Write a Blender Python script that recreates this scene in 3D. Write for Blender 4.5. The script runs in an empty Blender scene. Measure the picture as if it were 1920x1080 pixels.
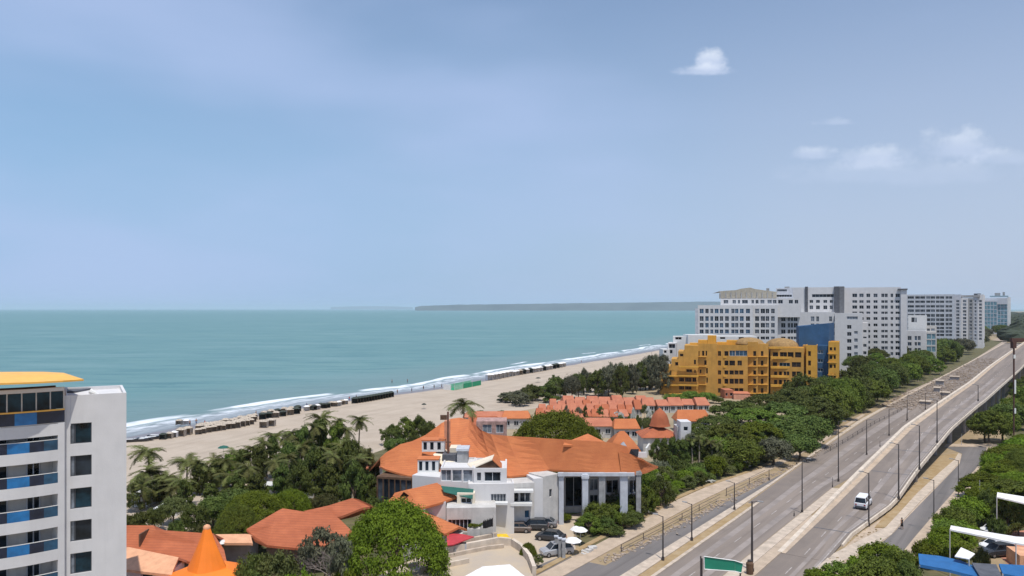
import bpy, math, random
from math import radians as RAD, sin, cos, pi, atan2, sqrt, hypot
from mathutils import Vector, noise as mnoise
S = bpy.context.scene
COL = S.collection
random.seed(7)
# ------------------------------------------------------------------ camera, sky, sun, exposure
CAMH = 34.0; F = 1400.0; HZ = 579.0
cd = bpy.data.cameras.new('camera'); cam = bpy.data.objects.new('camera', cd); COL.objects.link(cam)
cam.location = (0, 0, CAMH); cam.rotation_euler = (RAD(90), 0, RAD(0.0))
cd.sensor_width = 36; cd.lens = 36 * F / 1920; cd.shift_y = (HZ - 540) / 1920
cd.clip_start = 1; cd.clip_end = 200000
S.camera = cam
S.view_settings.view_transform = 'Standard'
try: S.view_settings.look = 'None'
except Exception: pass
S.cycles.volume_bounces = 4; S.cycles.max_bounces = 8
S.view_settings.exposure = 0.36; S.view_settings.gamma = 1.0; S.view_settings.use_curve_mapping = False
SUN_EL = 70.0; SUN_AZ = 165.0      # azimuth clockwise from +Y
w = bpy.data.worlds.new('World'); S.world = w; w.use_nodes = True
WN = w.node_tree.nodes; WL = w.node_tree.links
bg = WN['Background']
sky = WN.new('ShaderNodeTexSky'); sky.sky_type = 'NISHITA'; sky.sun_disc = False
sky.sun_elevation = RAD(SUN_EL); sky.sun_rotation = RAD(SUN_AZ)
sky.air_density = 1.0; sky.dust_density = 0.6; sky.ozone_density = 3.0; sky.altitude = 0
bg.inputs['Strength'].default_value = 0.106
def wmath(op, a, b=None, c=None, clamp=False):
    n = WN.new('ShaderNodeMath'); n.operation = op; n.use_clamp = clamp
    for i, v in enumerate((a, b, c)):
        if v is None: continue
        if isinstance(v, (int, float)): n.inputs[i].default_value = v
        else: WL.new(v, n.inputs[i])
    return n.outputs[0]
def wmix(fac, a, b):
    n = WN.new('ShaderNodeMix'); n.data_type = 'RGBA'
    WL.new(fac, n.inputs[0])
    for i, v in ((6, a), (7, b)):
        if isinstance(v, tuple): n.inputs[i].default_value = v
        else: WL.new(v, n.inputs[i])
    return n.outputs[2]
def wramp(x, lo, hi):
    n = WN.new('ShaderNodeMapRange'); n.interpolation_type = 'SMOOTHSTEP'
    WL.new(x, n.inputs[0]); n.inputs[1].default_value = lo; n.inputs[2].default_value = hi
    return n.outputs[0]
tc = WN.new('ShaderNodeTexCoord'); sp = WN.new('ShaderNodeSeparateXYZ'); WL.new(tc.outputs['Generated'], sp.inputs[0])
ydiv = wmath('MAXIMUM', sp.outputs['Y'], 0.02)
su = wmath('DIVIDE', sp.outputs['X'], ydiv); sv = wmath('DIVIDE', sp.outputs['Z'], ydiv)
def wnoise(scale, detail, rough, sx=1, sy=1, sz=1, off=(0, 0, 0)):
    mp = WN.new('ShaderNodeMapping'); mp.inputs['Scale'].default_value = (sx, sy, sz); mp.inputs['Location'].default_value = off
    WL.new(tc.outputs['Generated'], mp.inputs[0])
    n = WN.new('ShaderNodeTexNoise'); n.inputs['Scale'].default_value = scale; n.inputs['Detail'].default_value = detail
    n.inputs['Roughness'].default_value = rough; WL.new(mp.outputs[0], n.inputs[0]); return n.outputs[0]
veil = wramp(wnoise(1.6, 4, 0.45, 1, 1, 3.2, (0.35, 0.1, 0.75)), 0.36, 0.72)
veil = wmath('MULTIPLY', veil, 0.7)
band = wmath('SUBTRACT', 1.0, wramp(sp.outputs['Z'], -0.05, 0.62))
side = wmath('ADD', wramp(sp.outputs['X'], -0.75, 0.7), wmath('MULTIPLY', wmath('SUBTRACT', wnoise(2.2, 3, .5), 0.5), 0.5))
low = wmix(wmath('MAXIMUM', wmath('MINIMUM', side, 1.0), 0.0), (1.95, 3.5, 5.5, 1), (3.5, 4.1, 5.4, 1))
base = wmix(wmath('MULTIPLY', band, 0.95), sky.outputs[0], low)
col = wmix(veil, base, (3.5, 4.35, 6.5, 1))
pn1 = wnoise(30, 9, 0.66, 1, 1, 1.5, (3, 1, 0)); pn2 = wnoise(9, 3, 0.5, 1, 1, 1.5, (0, 7, 0))
def puff(px, py, a, b, dens, col):
    u0 = (px - 960) / F; v0 = (HZ - py) / F
    du = wmath('DIVIDE', wmath('SUBTRACT', su, u0), a / F)
    dv = wmath('SUBTRACT', sv, v0)
    dvp = wmath('DIVIDE', wmath('MAXIMUM', dv, 0.0), b / F); dvn = wmath('DIVIDE', wmath('MINIMUM', dv, 0.0), b * 0.5 / F)
    d = wmath('SQRT', wmath('ADD', wmath('MULTIPLY', du, du), wmath('ADD', wmath('MULTIPLY', dvp, dvp), wmath('MULTIPLY', dvn, dvn))))
    d = wmath('ADD', d, wmath('MULTIPLY', wmath('SUBTRACT', pn1, 0.5), 1.9))
    d = wmath('ADD', d, wmath('MULTIPLY', wmath('SUBTRACT', pn2, 0.5), 0.9))
    m = wmath('SUBTRACT', 1.0, wramp(d, 0.25, 1.1))
    m = wmath('MULTIPLY', m, wramp(sp.outputs['Y'], 0.05, 0.2))
    # sun side is brighter: top of the puff
    t = wramp(dvp, 0.0, 0.9)
    lit = wmix(t, (4.4, 5.1, 6.6, 1), (6.2, 6.7, 7.6, 1))
    return wmix(wmath('MULTIPLY', m, dens), col, lit)
for q in ((1330, 122, 30, 30, .8), (1320, 134, 56, 16, .7), (1525, 292, 55, 22, .55), (1640, 302, 85, 36, .6), (1800, 284, 78, 48, .6),
          (1568, 230, 55, 14, .4), (1880, 300, 60, 26, .35), (1700, 330, 260, 40, .25), (925, -35, 300, 45, .4)):
    col = puff(*q, col)
WL.new(col, bg.inputs['Color'])
sd = bpy.data.lights.new('sun', 'SUN'); sun = bpy.data.objects.new('sun', sd); COL.objects.link(sun)
sd.energy = 3.1; sd.angle = RAD(0.55); sd.color = (1.0, 0.955, 0.88)
az = RAD(SUN_AZ); el = RAD(SUN_EL)
sdir = Vector((sin(az) * cos(el), cos(az) * cos(el), sin(el)))
sun.rotation_euler = sdir.to_track_quat('Z', 'Y').to_euler(); sun.location = (60, -80, 150)

# ------------------------------------------------------------------ helpers
def G(px, py, z=0.0):
    Y = F * (CAMH - z) / (py - HZ); return Vector(((px - 960) / F * Y, Y, z))
def P(px, py, Y): return Vector(((px - 960) / F * Y, Y, CAMH - (py - HZ) * Y / F))
def ZP(py, Y): return CAMH - (py - HZ) * Y / F
def interp(t, x):
    if x <= t[0][0]: return t[0][1]
    for (a, b), (c, d) in zip(t, t[1:]):
        if x <= c: return b + (d - b) * (x - a) / (c - a)
    return t[-1][1]
RD = (sin(RAD(36)), cos(RAD(36)))
def R(s, o, z=0.0): return Vector((RD[0] * s + RD[1] * o, RD[1] * s - RD[0] * o, z))
def SO(v): return (RD[0] * v[0] + RD[1] * v[1], RD[1] * v[0] - RD[0] * v[1])
def tag(o, label=None, cat=None, group=None, kind=None):
    if label: o['label'] = label
    if cat: o['category'] = cat
    if group: o['group'] = group
    if kind: o['kind'] = kind
    return o
def empty(name, loc, label, cat, group=None, rz=0):
    o = bpy.data.objects.new(name, None); o.location = loc; o.rotation_euler = (0, 0, rz); o.empty_display_size = 1
    COL.objects.link(o); return tag(o, label, cat, group)
class MB:
    def __init__(s): s.v = []; s.f = []; s.m = []; s.attr = None
    def quad(s, *p, m=0):
        b = len(s.v); s.v += [tuple(q) for q in p]; s.f.append(tuple(range(b, b + len(p)))); s.m.append(m)
    def box(s, x0, x1, y0, y1, z0, z1, m=0, fr=None):
        c = [(x, y, z) for z in (z0, z1) for y in (y0, y1) for x in (x0, x1)]
        if fr: c = [fr(*q) for q in c]
        b = len(s.v); s.v += [tuple(q) for q in c]
        for f in ((0, 2, 3, 1), (4, 5, 7, 6), (0, 1, 5, 4), (2, 6, 7, 3), (0, 4, 6, 2), (1, 3, 7, 5)):
            s.f.append(tuple(b + i for i in f)); s.m.append(m)
    def prism(s, pts, z0, z1, m=0):
        n = len(pts); b = len(s.v)
        z0f = z0 if callable(z0) else (lambda i: z0); z1f = z1 if callable(z1) else (lambda i: z1)
        s.v += [(p[0], p[1], z0f(i)) for i, p in enumerate(pts)] + [(p[0], p[1], z1f(i)) for i, p in enumerate(pts)]
        s.f.append(tuple(b + n + i for i in range(n))); s.m.append(m)
        s.f.append(tuple(b + n - 1 - i for i in range(n))); s.m.append(m)
        for i in range(n):
            j = (i + 1) % n; s.f.append((b + i, b + j, b + n + j, b + n + i)); s.m.append(m)
    def tube(s, pts, rad, seg=6, m=0):
        pts = [Vector(p) for p in pts]; n = len(pts)
        if not isinstance(rad, (list, tuple)): rad = [rad] * n
        b = len(s.v)
        for i, p in enumerate(pts):
            t = (pts[min(i + 1, n - 1)] - pts[max(i - 1, 0)]).normalized()
            a = t.cross(Vector((0, 0, 1)) if abs(t.z) < .9 else Vector((1, 0, 0))).normalized(); c = t.cross(a)
            for k in range(seg):
                q = p + (a * cos(2 * pi * k / seg) + c * sin(2 * pi * k / seg)) * rad[i]; s.v.append(tuple(q))
        for i in range(n - 1):
            for k in range(seg):
                k2 = (k + 1) % seg
                s.f.append((b + i * seg + k, b + i * seg + k2, b + (i + 1) * seg + k2, b + (i + 1) * seg + k)); s.m.append(m)
        s.f.append(tuple(b + k for k in range(seg))); s.m.append(m)
        s.f.append(tuple(b + (n - 1) * seg + seg - 1 - k for k in range(seg))); s.m.append(m)
    def shell(s, verts, faces, th, m=0):
        """thick sheet: faces with CCW seen from above, thickened straight down"""
        b = len(s.v); n = len(verts)
        s.v += [tuple(v) for v in verts] + [(v[0], v[1], v[2] - th) for v in verts]
        ed = {}
        for f in faces:
            s.f.append(tuple(b + i for i in f)); s.m.append(m)
            s.f.append(tuple(b + n + i for i in reversed(f))); s.m.append(m)
            for i, j in zip(f, f[1:] + f[:1]): ed[(i, j)] = 1
        for (i, j) in ed:
            if (j, i) not in ed:
                s.f.append((b + j, b + i, b + n + i, b + n + j)); s.m.append(m)
    def mesh(s, name, mats, off=(0, 0, 0), smooth=False):
        me = bpy.data.meshes.new(name)
        ox, oy, oz = off
        me.from_pydata([(a - ox, b - oy, c - oz) for a, b, c in s.v], [], s.f)
        if not isinstance(mats, (list, tuple)): mats = [mats]
        for m in mats: me.materials.append(m)
        if len(mats) > 1: me.polygons.foreach_set('material_index', s.m)
        if smooth: me.polygons.foreach_set('use_smooth', [True] * len(me.polygons))
        me.update(); return me
    def build(s, name, mats, parent=None, smooth=False, **kw):
        off = parent_world(parent) if parent else (0, 0, 0)
        o = bpy.data.objects.new(name, s.mesh(name, mats, off, smooth)); COL.objects.link(o)
        if parent: o.parent = parent
        return tag(o, **kw) if kw else o
def parent_world(p):
    v = Vector((0, 0, 0))
    while p: v = v + Vector(p.location); p = p.parent
    return v
def inst(name, me, parent, loc=(0, 0, 0), rz=0, sc=None):
    o = bpy.data.objects.new(name, me); COL.objects.link(o); o.parent = parent; o.location = loc; o.rotation_euler = (0, 0, rz)
    if sc: o.scale = sc
    return o
KIDS = {}
def copy_thing(root, loc, rz=0, sc=None, label=None, name=None):
    c = root.copy(); COL.objects.link(c); c.location = loc; c.rotation_euler = (0, 0, rz)
    if sc: c.scale = sc
    if label: c['label'] = label
    def rec(a, b):
        for k in KIDS.get(a.name) or [q for q in a.children]:
            d = k.copy(); COL.objects.link(d); d.parent = b; rec(k, d)
    rec(root, c); return c

# ------------------------------------------------------------------ materials
def mat(name, col, rough=0.8, metal=0.0, var=0.12, scale=1.0, bump=0.0, bscale=8.0, spec=0.3, col2=None, stretch=(1, 1, 1), detail=4, trans=0.0, streak=0.0):
    m = bpy.data.materials.new(name); m.use_nodes = True; N = m.node_tree.nodes; L = m.node_tree.links
    b = N['Principled BSDF']; b.inputs['Roughness'].default_value = rough; b.inputs['Metallic'].default_value = metal
    b.inputs['Specular IOR Level'].default_value = spec
    t = N.new('ShaderNodeNewGeometry'); mp = N.new('ShaderNodeMapping'); L.new(t.outputs['Position'], mp.inputs[0]); mp.inputs['Scale'].default_value = stretch
    n = N.new('ShaderNodeTexNoise'); n.inputs['Scale'].default_value = scale; n.inputs['Detail'].default_value = detail; n.inputs['Roughness'].default_value = .6
    L.new(mp.outputs[0], n.inputs[0])
    c2 = col2 or tuple(x * (1 - 2 * var) for x in col); c1 = col if col2 else tuple(min(1, x * (1 + var)) for x in col)
    mx = N.new('ShaderNodeMix'); mx.data_type = 'RGBA'; mx.inputs[6].default_value = (*c1, 1); mx.inputs[7].default_value = (*c2, 1)
    r = N.new('ShaderNodeMapRange'); r.inputs[1].default_value = .32; r.inputs[2].default_value = .68; L.new(n.outputs[0], r.inputs[0]); L.new(r.outputs[0], mx.inputs[0])
    out = mx.outputs[2]
    if streak:
        mp2 = N.new('ShaderNodeMapping'); mp2.inputs['Scale'].default_value = (1.6, 1.6, .13); L.new(t.outputs['Position'], mp2.inputs[0])
        n3 = N.new('ShaderNodeTexNoise'); n3.inputs['Scale'].default_value = 1.3; n3.inputs['Detail'].default_value = 5; L.new(mp2.outputs[0], n3.inputs[0])
        r3 = N.new('ShaderNodeMapRange'); r3.inputs[1].default_value = .5; r3.inputs[2].default_value = .8; r3.inputs[4].default_value = streak; L.new(n3.outputs[0], r3.inputs[0])
        m3 = N.new('ShaderNodeMix'); m3.data_type = 'RGBA'; L.new(r3.outputs[0], m3.inputs[0]); L.new(out, m3.inputs[6]); m3.inputs[7].default_value = (*[x * .45 for x in col], 1); out = m3.outputs[2]
    L.new(out, b.inputs['Base Color'])
    if bump:
        n2 = N.new('ShaderNodeTexNoise'); n2.inputs['Scale'].default_value = bscale; n2.inputs['Detail'].default_value = 4; L.new(mp.outputs[0], n2.inputs[0])
        bp = N.new('ShaderNodeBump'); bp.inputs['Strength'].default_value = bump; bp.inputs['Distance'].default_value = .1; L.new(n2.outputs[0], bp.inputs['Height']); L.new(bp.outputs[0], b.inputs['Normal'])
    m['b'] = 1
    return m
def leafmat(name, dark, light, rnd=.35):
    m = bpy.data.materials.new(name); m.use_nodes = True; N = m.node_tree.nodes; L = m.node_tree.links
    b = N['Principled BSDF']; b.inputs['Roughness'].default_value = .65; b.inputs['Specular IOR Level'].default_value = .2
    g = N.new('ShaderNodeNewGeometry'); oi = N.new('ShaderNodeObjectInfo'); n = N.new('ShaderNodeTexNoise'); n.inputs['Scale'].default_value = .55; n.inputs['Detail'].default_value = 3
    L.new(g.outputs['Position'], n.inputs[0])
    a = N.new('ShaderNodeMath'); a.operation = 'MULTIPLY_ADD'; L.new(g.outputs['Random Per Island'], a.inputs[0]); a.inputs[1].default_value = rnd
    s = N.new('ShaderNodeMapRange'); s.inputs[1].default_value = .3; s.inputs[2].default_value = .7; s.inputs[4].default_value = 1 - rnd; L.new(n.outputs[0], s.inputs[0]); L.new(s.outputs[0], a.inputs[2])
    mx = N.new('ShaderNodeMix'); mx.data_type = 'RGBA'; mx.inputs[6].default_value = (*dark, 1); mx.inputs[7].default_value = (*light, 1); L.new(a.outputs[0], mx.inputs[0])
    hs = N.new('ShaderNodeHueSaturation'); L.new(mx.outputs[2], hs.inputs['Color'])
    v = N.new('ShaderNodeMapRange'); v.inputs[3].default_value = .68; v.inputs[4].default_value = 1.35; L.new(oi.outputs['Random'], v.inputs[0]); L.new(v.outputs[0], hs.inputs['Value'])
    h = N.new('ShaderNodeMapRange'); h.inputs[3].default_value = .473; h.inputs[4].default_value = .52; L.new(oi.outputs['Random'], h.inputs[0]); L.new(h.outputs[0], hs.inputs['Hue'])
    L.new(hs.outputs[0], b.inputs['Base Color'])
    tr = N.new('ShaderNodeBsdfTranslucent'); L.new(hs.outputs[0], tr.inputs[0]); ms = N.new('ShaderNodeMixShader'); ms.inputs[0].default_value = .25
    L.new(b.outputs[0], ms.inputs[1]); L.new(tr.outputs[0], ms.inputs[2]); L.new(ms.outputs[0], N['Material Output'].inputs[0])
    return m
M = {}
M['white'] = mat('white_render', (.62, .61, .605), .8, var=.03, scale=.5, streak=.10, bump=.1)
M['white2'] = mat('white_plaster', (.54, .52, .49), .85, var=.08, scale=.6, streak=.35, bump=.2)
M['whitepaint'] = mat('white_paint', (.68, .68, .66), .5, var=.04)
M['cream'] = mat('cream_canvas', (.75, .66, .52), .7, var=.06)
M['grey'] = mat('grey_concrete', (.33, .33, .33), .85, var=.15, scale=1.2, streak=.3)
M['greyd'] = mat('dark_cladding', (.10, .105, .12), .6, var=.15)
M['greyl'] = mat('pale_cladding', (.50, .52, .56), .7, var=.08, streak=.2)
M['yellow'] = mat('ochre_render', (.53, .285, .065), .85, var=.08, scale=.4, streak=.3, bump=.15)
M['yellow_lit_trim'] = mat('sunlit_and_trim_ochre', (.62, .33, .055), .85, var=.07, scale=.4, streak=.25)  # lighter ochre: trim, plus sunlight painted into the right-facing block
M['tanroof'] = mat('tan_dome_roof', (.34, .21, .085), .85, var=.15, streak=.2)
M['blue'] = mat('deep_blue_render', (.032, .095, .20), .7, var=.12, scale=.3, streak=.25)
M['brown'] = mat('brown_timber', (.13, .075, .045), .8, var=.2)
M['canopy'] = mat('amber_canopy', (.85, .45, .09), .5, var=.05)
def roofmat(name, c1, c2, tile=4.5):
    m = mat(name, c1, .85, col2=c2, scale=.45, detail=6, streak=.0)
    N = m.node_tree.nodes; L = m.node_tree.links; b = N['Principled BSDF']
    g = N.new('ShaderNodeNewGeometry'); wv = N.new('ShaderNodeTexWave'); wv.bands_direction = 'Z'; wv.inputs['Scale'].default_value = tile; wv.inputs['Distortion'].default_value = .6
    L.new(g.outputs['Position'], wv.inputs[0])
    n = N.new('ShaderNodeTexNoise'); n.inputs['Scale'].default_value = 6; L.new(g.outputs['Position'], n.inputs[0])
    ad = N.new('ShaderNodeMath'); ad.operation = 'MULTIPLY_ADD'; ad.inputs[1].default_value = .6; L.new(n.outputs[0], ad.inputs[0]); L.new(wv.outputs[1], ad.inputs[2])
    bp = N.new('ShaderNodeBump'); bp.inputs['Strength'].default_value = .55; bp.inputs['Distance'].default_value = .08; L.new(ad.outputs[0], bp.inputs['Height']); L.new(bp.outputs[0], b.inputs['Normal'])
    old = b.inputs['Base Color'].links[0].from_socket
    w2 = N.new('ShaderNodeTexWave'); w2.bands_direction = 'Z'; w2.inputs['Scale'].default_value = 1.5; w2.inputs['Distortion'].default_value = .9; w2.inputs['Detail'].default_value = 3; w2.inputs['Detail Scale'].default_value = .7; L.new(g.outputs['Position'], w2.inputs[0])
    n4 = N.new('ShaderNodeTexNoise'); n4.inputs['Scale'].default_value = 1.7; n4.inputs['Detail'].default_value = 8; n4.inputs['Roughness'].default_value = .7; L.new(g.outputs['Position'], n4.inputs[0])
    mm = N.new('ShaderNodeMath'); mm.operation = 'MULTIPLY'; L.new(w2.outputs[1], mm.inputs[0]); L.new(n4.outputs[0], mm.inputs[1])
    rr_ = N.new('ShaderNodeMapRange'); rr_.inputs[1].default_value = .15; rr_.inputs[2].default_value = .6; rr_.inputs[4].default_value = .45; L.new(mm.outputs[0], rr_.inputs[0])
    mx = N.new('ShaderNodeMix'); mx.data_type = 'RGBA'; L.new(rr_.outputs[0], mx.inputs[0]); L.new(old, mx.inputs[6]); mx.inputs[7].default_value = (c2[0] * .72, c2[1] * .75, c2[2] * .9, 1); L.new(mx.outputs[2], b.inputs['Base Color'])
    return m
M['roof'] = roofmat('orange_tiles', (.60, .205, .075), (.50, .155, .058))
M['roofd'] = roofmat('brick_orange_tiles', (.50, .155, .07), (.38, .11, .05))
M['roofp'] = roofmat('faded_pink_tiles', (.56, .215, .12), (.44, .15, .085))
M['roofb'] = mat('vivid_orange_membrane', (.85, .215, .02), .6, var=.06, scale=.3)
M['rooft'] = mat('pale_terracotta', (.68, .36, .21), .85, var=.1)
M['red'] = mat('crimson_sheet', (.50, .05, .06), .6, var=.1)
def roadmat(name, c, c2):
    m = mat(name, c, .9, col2=c2, scale=.22, bump=.25, bscale=6, detail=9)
    N = m.node_tree.nodes; L = m.node_tree.links; b = N['Principled BSDF']; old = b.inputs['Base Color'].links[0].from_socket
    g = N.new('ShaderNodeNewGeometry'); r = N.new('ShaderNodeVectorRotate'); r.rotation_type = 'Z_AXIS'; r.inputs['Angle'].default_value = RAD(36); L.new(g.outputs['Position'], r.inputs[0])
    out = old
    for st, lo, hi, f, cc_ in (((.55, .012, 1), .42, .68, .75, tuple(x * 1.28 for x in c)), ((1.6, .03, 1), .55, .72, .5, tuple(x * .68 for x in c)), ((.13, .10, 1), .6, .63, .35, tuple(x * .78 for x in c))):
        mp = N.new('ShaderNodeMapping'); mp.inputs['Scale'].default_value = st; L.new(r.outputs[0], mp.inputs[0])
        n = N.new('ShaderNodeTexNoise'); n.inputs['Scale'].default_value = 1; n.inputs['Detail'].default_value = 3; L.new(mp.outputs[0], n.inputs[0])
        q = N.new('ShaderNodeMapRange'); q.inputs[1].default_value = lo; q.inputs[2].default_value = hi; q.inputs[4].default_value = f; L.new(n.outputs[0], q.inputs[0])
        mx = N.new('ShaderNodeMix'); mx.data_type = 'RGBA'; L.new(q.outputs[0], mx.inputs[0]); L.new(out, mx.inputs[6]); mx.inputs[7].default_value = (*cc_, 1); out = mx.outputs[2]
    L.new(out, b.inputs['Base Color']); return m
M['asph'] = roadmat('asphalt', (.215, .178, .15), (.185, .155, .135)); M['asphd'] = roadmat('asphalt_dark', (.165, .148, .138), (.135, .125, .12))
M['asph2'] = mat('asphalt_light', (.29, .25, .225), .9, var=.12, scale=.25, bump=.2, detail=8)
M['pave'] = mat('tan_paving', (.47, .37, .275), .9, var=.1, scale=.6, bump=.3, detail=8)
M['kerb'] = mat('concrete_kerb', (.52, .43, .34), .85, var=.12, scale=.8, streak=.15)
M['parapet'] = mat('pale_parapet', (.62, .53, .43), .85, var=.1, scale=.6, streak=.35)
M['decks'] = mat('viaduct_concrete', (.36, .34, .33), .9, var=.12, scale=.5, streak=.3)
M['dirt'] = mat('dirt', (.37, .27, .17), .95, col2=(.26, .20, .11), scale=.5, bump=.5, detail=8)
M['earth'] = mat('brown_earth', (.30, .20, .09), .95, col2=(.40, .30, .18), scale=.6, bump=.5, detail=8)
M['court'] = mat('courtyard_paving', (.50, .40, .28), .9, col2=(.41, .35, .29), scale=.25, bump=.2, detail=8)
M['rubble'] = mat('rubble', (.46, .37, .29), .95, col2=(.25, .20, .16), scale=2.2, bump=.8, bscale=3)
M['mark'] = mat('road_paint', (.40, .36, .33), .7, var=.2, scale=1.5)
M['ymark'] = mat('yellow_road_paint', (.75, .50, .03), .7, var=.15, scale=1.5)
M['pole'] = mat('dark_pole_metal', (.07, .06, .06), .6, metal=.2, var=.1)
M['polew'] = mat('pale_pole_metal', (.55, .52, .48), .6, var=.1)
M['sign'] = mat('green_sign', (.02, .23, .14), .5, var=.05)
M['awn'] = mat('blue_awning', (.025, .13, .33), .6, var=.08)
M['gawn'] = mat('green_awning', (.02, .11, .085), .7, var=.08)
M['black'] = mat('black_cloth', (.015, .015, .018), .7, var=.1)
M['tent'] = mat('grey_brown_tent_cloth', (.48, .41, .33), .9, var=.25, scale=3)
M['tentd'] = mat('dark_tent_cloth', (.05, .06, .05), .9, var=.2)
M['tentw'] = mat('white_tent_cloth', (.78, .76, .74), .8, var=.08)
M['net'] = mat('green_net', (.03, .30, .15), .8, var=.15, scale=2)
M['netp'] = mat('pale_green_net', (.30, .60, .42), .8, var=.15, scale=2)
M['skin'] = mat('skin', (.35, .19, .12), .6)
M['wood'] = mat('bark', (.14, .10, .07), .95, var=.25, scale=4)
M['barkp'] = mat('palm_bark', (.30, .25, .19), .95, var=.25, scale=4)
M['twig'] = mat('bare_twigs', (.23, .19, .17), .95, var=.2, scale=3)
M['tyre'] = mat('tyre_rubber', (.02, .02, .02), .8); M['rim'] = mat('rim_alloy', (.45, .45, .46), .35, metal=.7)
M['cdark'] = mat('dark_car_paint', (.035, .037, .042), .25, var=.03, spec=.5); M['cgrey'] = mat('grey_car_paint', (.16, .16, .17), .3, var=.03, spec=.5)
M['cwhite'] = mat('white_car_paint', (.78, .78, .79), .3, var=.02, spec=.5); M['csilv'] = mat('silver_car_paint', (.42, .43, .45), .3, metal=.3, var=.02)
M['cbrown'] = mat('brown_car_paint', (.13, .10, .085), .3, var=.03, spec=.5)
M['lampred'] = mat('red_lens', (.35, .01, .01), .3); M['lampw'] = mat('clear_lens', (.8, .8, .8), .2)
def glass(name, c, rough=.08, var=.5, spec=.5, scale=.35):
    m = mat(name, c, rough, var=var, scale=scale, spec=spec); return m
M['glo'] = glass('brown_window_glass', (.03, .022, .018), .25, spec=.2); M['frameo'] = mat('ochre_window_frame', (.30, .17, .06), .7)
M['gl'] = glass('dark_window_glass', (.018, .026, .036), .12, spec=.3); M['glb'] = glass('blue_window_glass', (.03, .085, .15)); M['glg'] = glass('grey_window_glass', (.075, .09, .11), .2)
M['gll'] = glass('pale_window_glass', (.20, .23, .27), .25); M['glt'] = glass('teal_window_glass', (.012, .04, .06), .12, spec=.25); M['glrb'] = mat('blue_balcony_glass', (.015, .16, .40), .12, var=.15, spec=.5)
M['glrd'] = mat('navy_balcony_glass', (.012, .022, .05), .12, var=.2, spec=.5); M['glcy'] = glass('cyan_curtain_glass', (.12, .27, .34), .15, var=.3)
M['glrm'] = mat('petrol_balcony_glass', (.02, .08, .15), .12, var=.2, spec=.5)
M['frame'] = mat('window_frame', (.60, .61, .63), .5, var=.04); M['framed'] = mat('dark_window_frame', (.06, .065, .075), .5, var=.05)
M['lf_bright'] = leafmat('leaf_bright', (.062, .098, .005), (.175, .235, .016)); M['lf_mid'] = leafmat('leaf_mid', (.055, .09, .011), (.175, .225, .032))
M['lf_dark'] = leafmat('leaf_dark', (.040, .064, .013), (.14, .17, .036)); M['lf_grey'] = leafmat('leaf_grey', (.07, .075, .045), (.19, .195, .12))
M['lf_olive'] = leafmat('leaf_olive', (.05, .062, .018), (.155, .165, .05)); M['lf_palm'] = leafmat('leaf_palm', (.05, .06, .016), (.18, .19, .055))
M['lf_white'] = leafmat('blossom_white', (.45, .45, .40), (.80, .80, .74))

# ------------------------------------------------------------------ setting: shoreline, ground, beach, sea
SH = [(-260, -900), (-150, -120), (-128, 60), (-112, 140), (-97.6, 190), (-92.2, 209), (-81, 230), (-72.5, 254.5), (-58.7, 276.7), (-47, 293.8), (-34.9, 305), (-26, 319.5), (-8, 360), (31.2, 440.7), (63.7, 501), (124.5, 618), (200, 770), (330, 1010), (900, 1900), (3000, 4600)]
def catmull(pts, step):
    out = []
    for i in range(len(pts) - 1):
        p0 = Vector(pts[max(i - 1, 0)]); p1 = Vector(pts[i]); p2 = Vector(pts[i + 1]); p3 = Vector(pts[min(i + 2, len(pts) - 1)])
        n = max(2, int((p2 - p1).length / step)); n = min(n, 40)
        for k in range(n):
            t = k / n
            a = .5 * ((2 * p1) + (p2 - p0) * t + (2 * p0 - 5 * p1 + 4 * p2 - p3) * t * t + (3 * p1 - p0 - 3 * p2 + p3) * t ** 3)
            out.append(a)
    out.append(Vector(pts[-1])); return out
def smooth2(pts, it):
    for _ in range(it): pts = [pts[0]] + [(a + 2 * b + c) / 4 for a, b, c in zip(pts, pts[1:], pts[2:])] + [pts[-1]]
    return pts
shore = smooth2(catmull(SH, 4), 40)
nrm = []
for i in range(len(shore)):
    t = (shore[min(i + 1, len(shore) - 1)] - shore[max(i - 1, 0)]).normalized(); nrm.append(Vector((-t.y, t.x)))   # towards the sea (left of travel)
arc = [0]
for a, b in zip(shore, shore[1:]): arc.append(arc[-1] + (b - a).length)
def strip_sheet(name, offs, zf, mats, kind='structure'):
    mb = MB(); n = len(offs); at = []; al = []
    for i, p in enumerate(shore):
        for o in offs:
            q = p + nrm[i] * o; mb.v.append((q.x, q.y, zf(o, arc[i]))); at.append(o); al.append(arc[i])
    for i in range(len(shore) - 1):
        for k in range(n - 1):
            a = i * n + k; mb.f.append((a, a + n, a + n + 1, a + 1) if offs[1] < offs[0] else (a, a + 1, a + n + 1, a + n)); mb.m.append(0)
    o = mb.build(name, mats, smooth=True, kind=kind)
    me = o.data
    for nm, d in (('shore', at), ('along', al)):
        a = me.attributes.new(nm, 'FLOAT', 'POINT'); a.data.foreach_set('value', d)
    return o
SEAZ = -0.35
def beach_z(o, s):
    if o > 0: return max(-1.2, .012 - .045 * o)
    return .012 + (.25 * mnoise.noise(Vector((s * .05, o * .08, 0))) ** 2 if o < -6 else 0)
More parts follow.
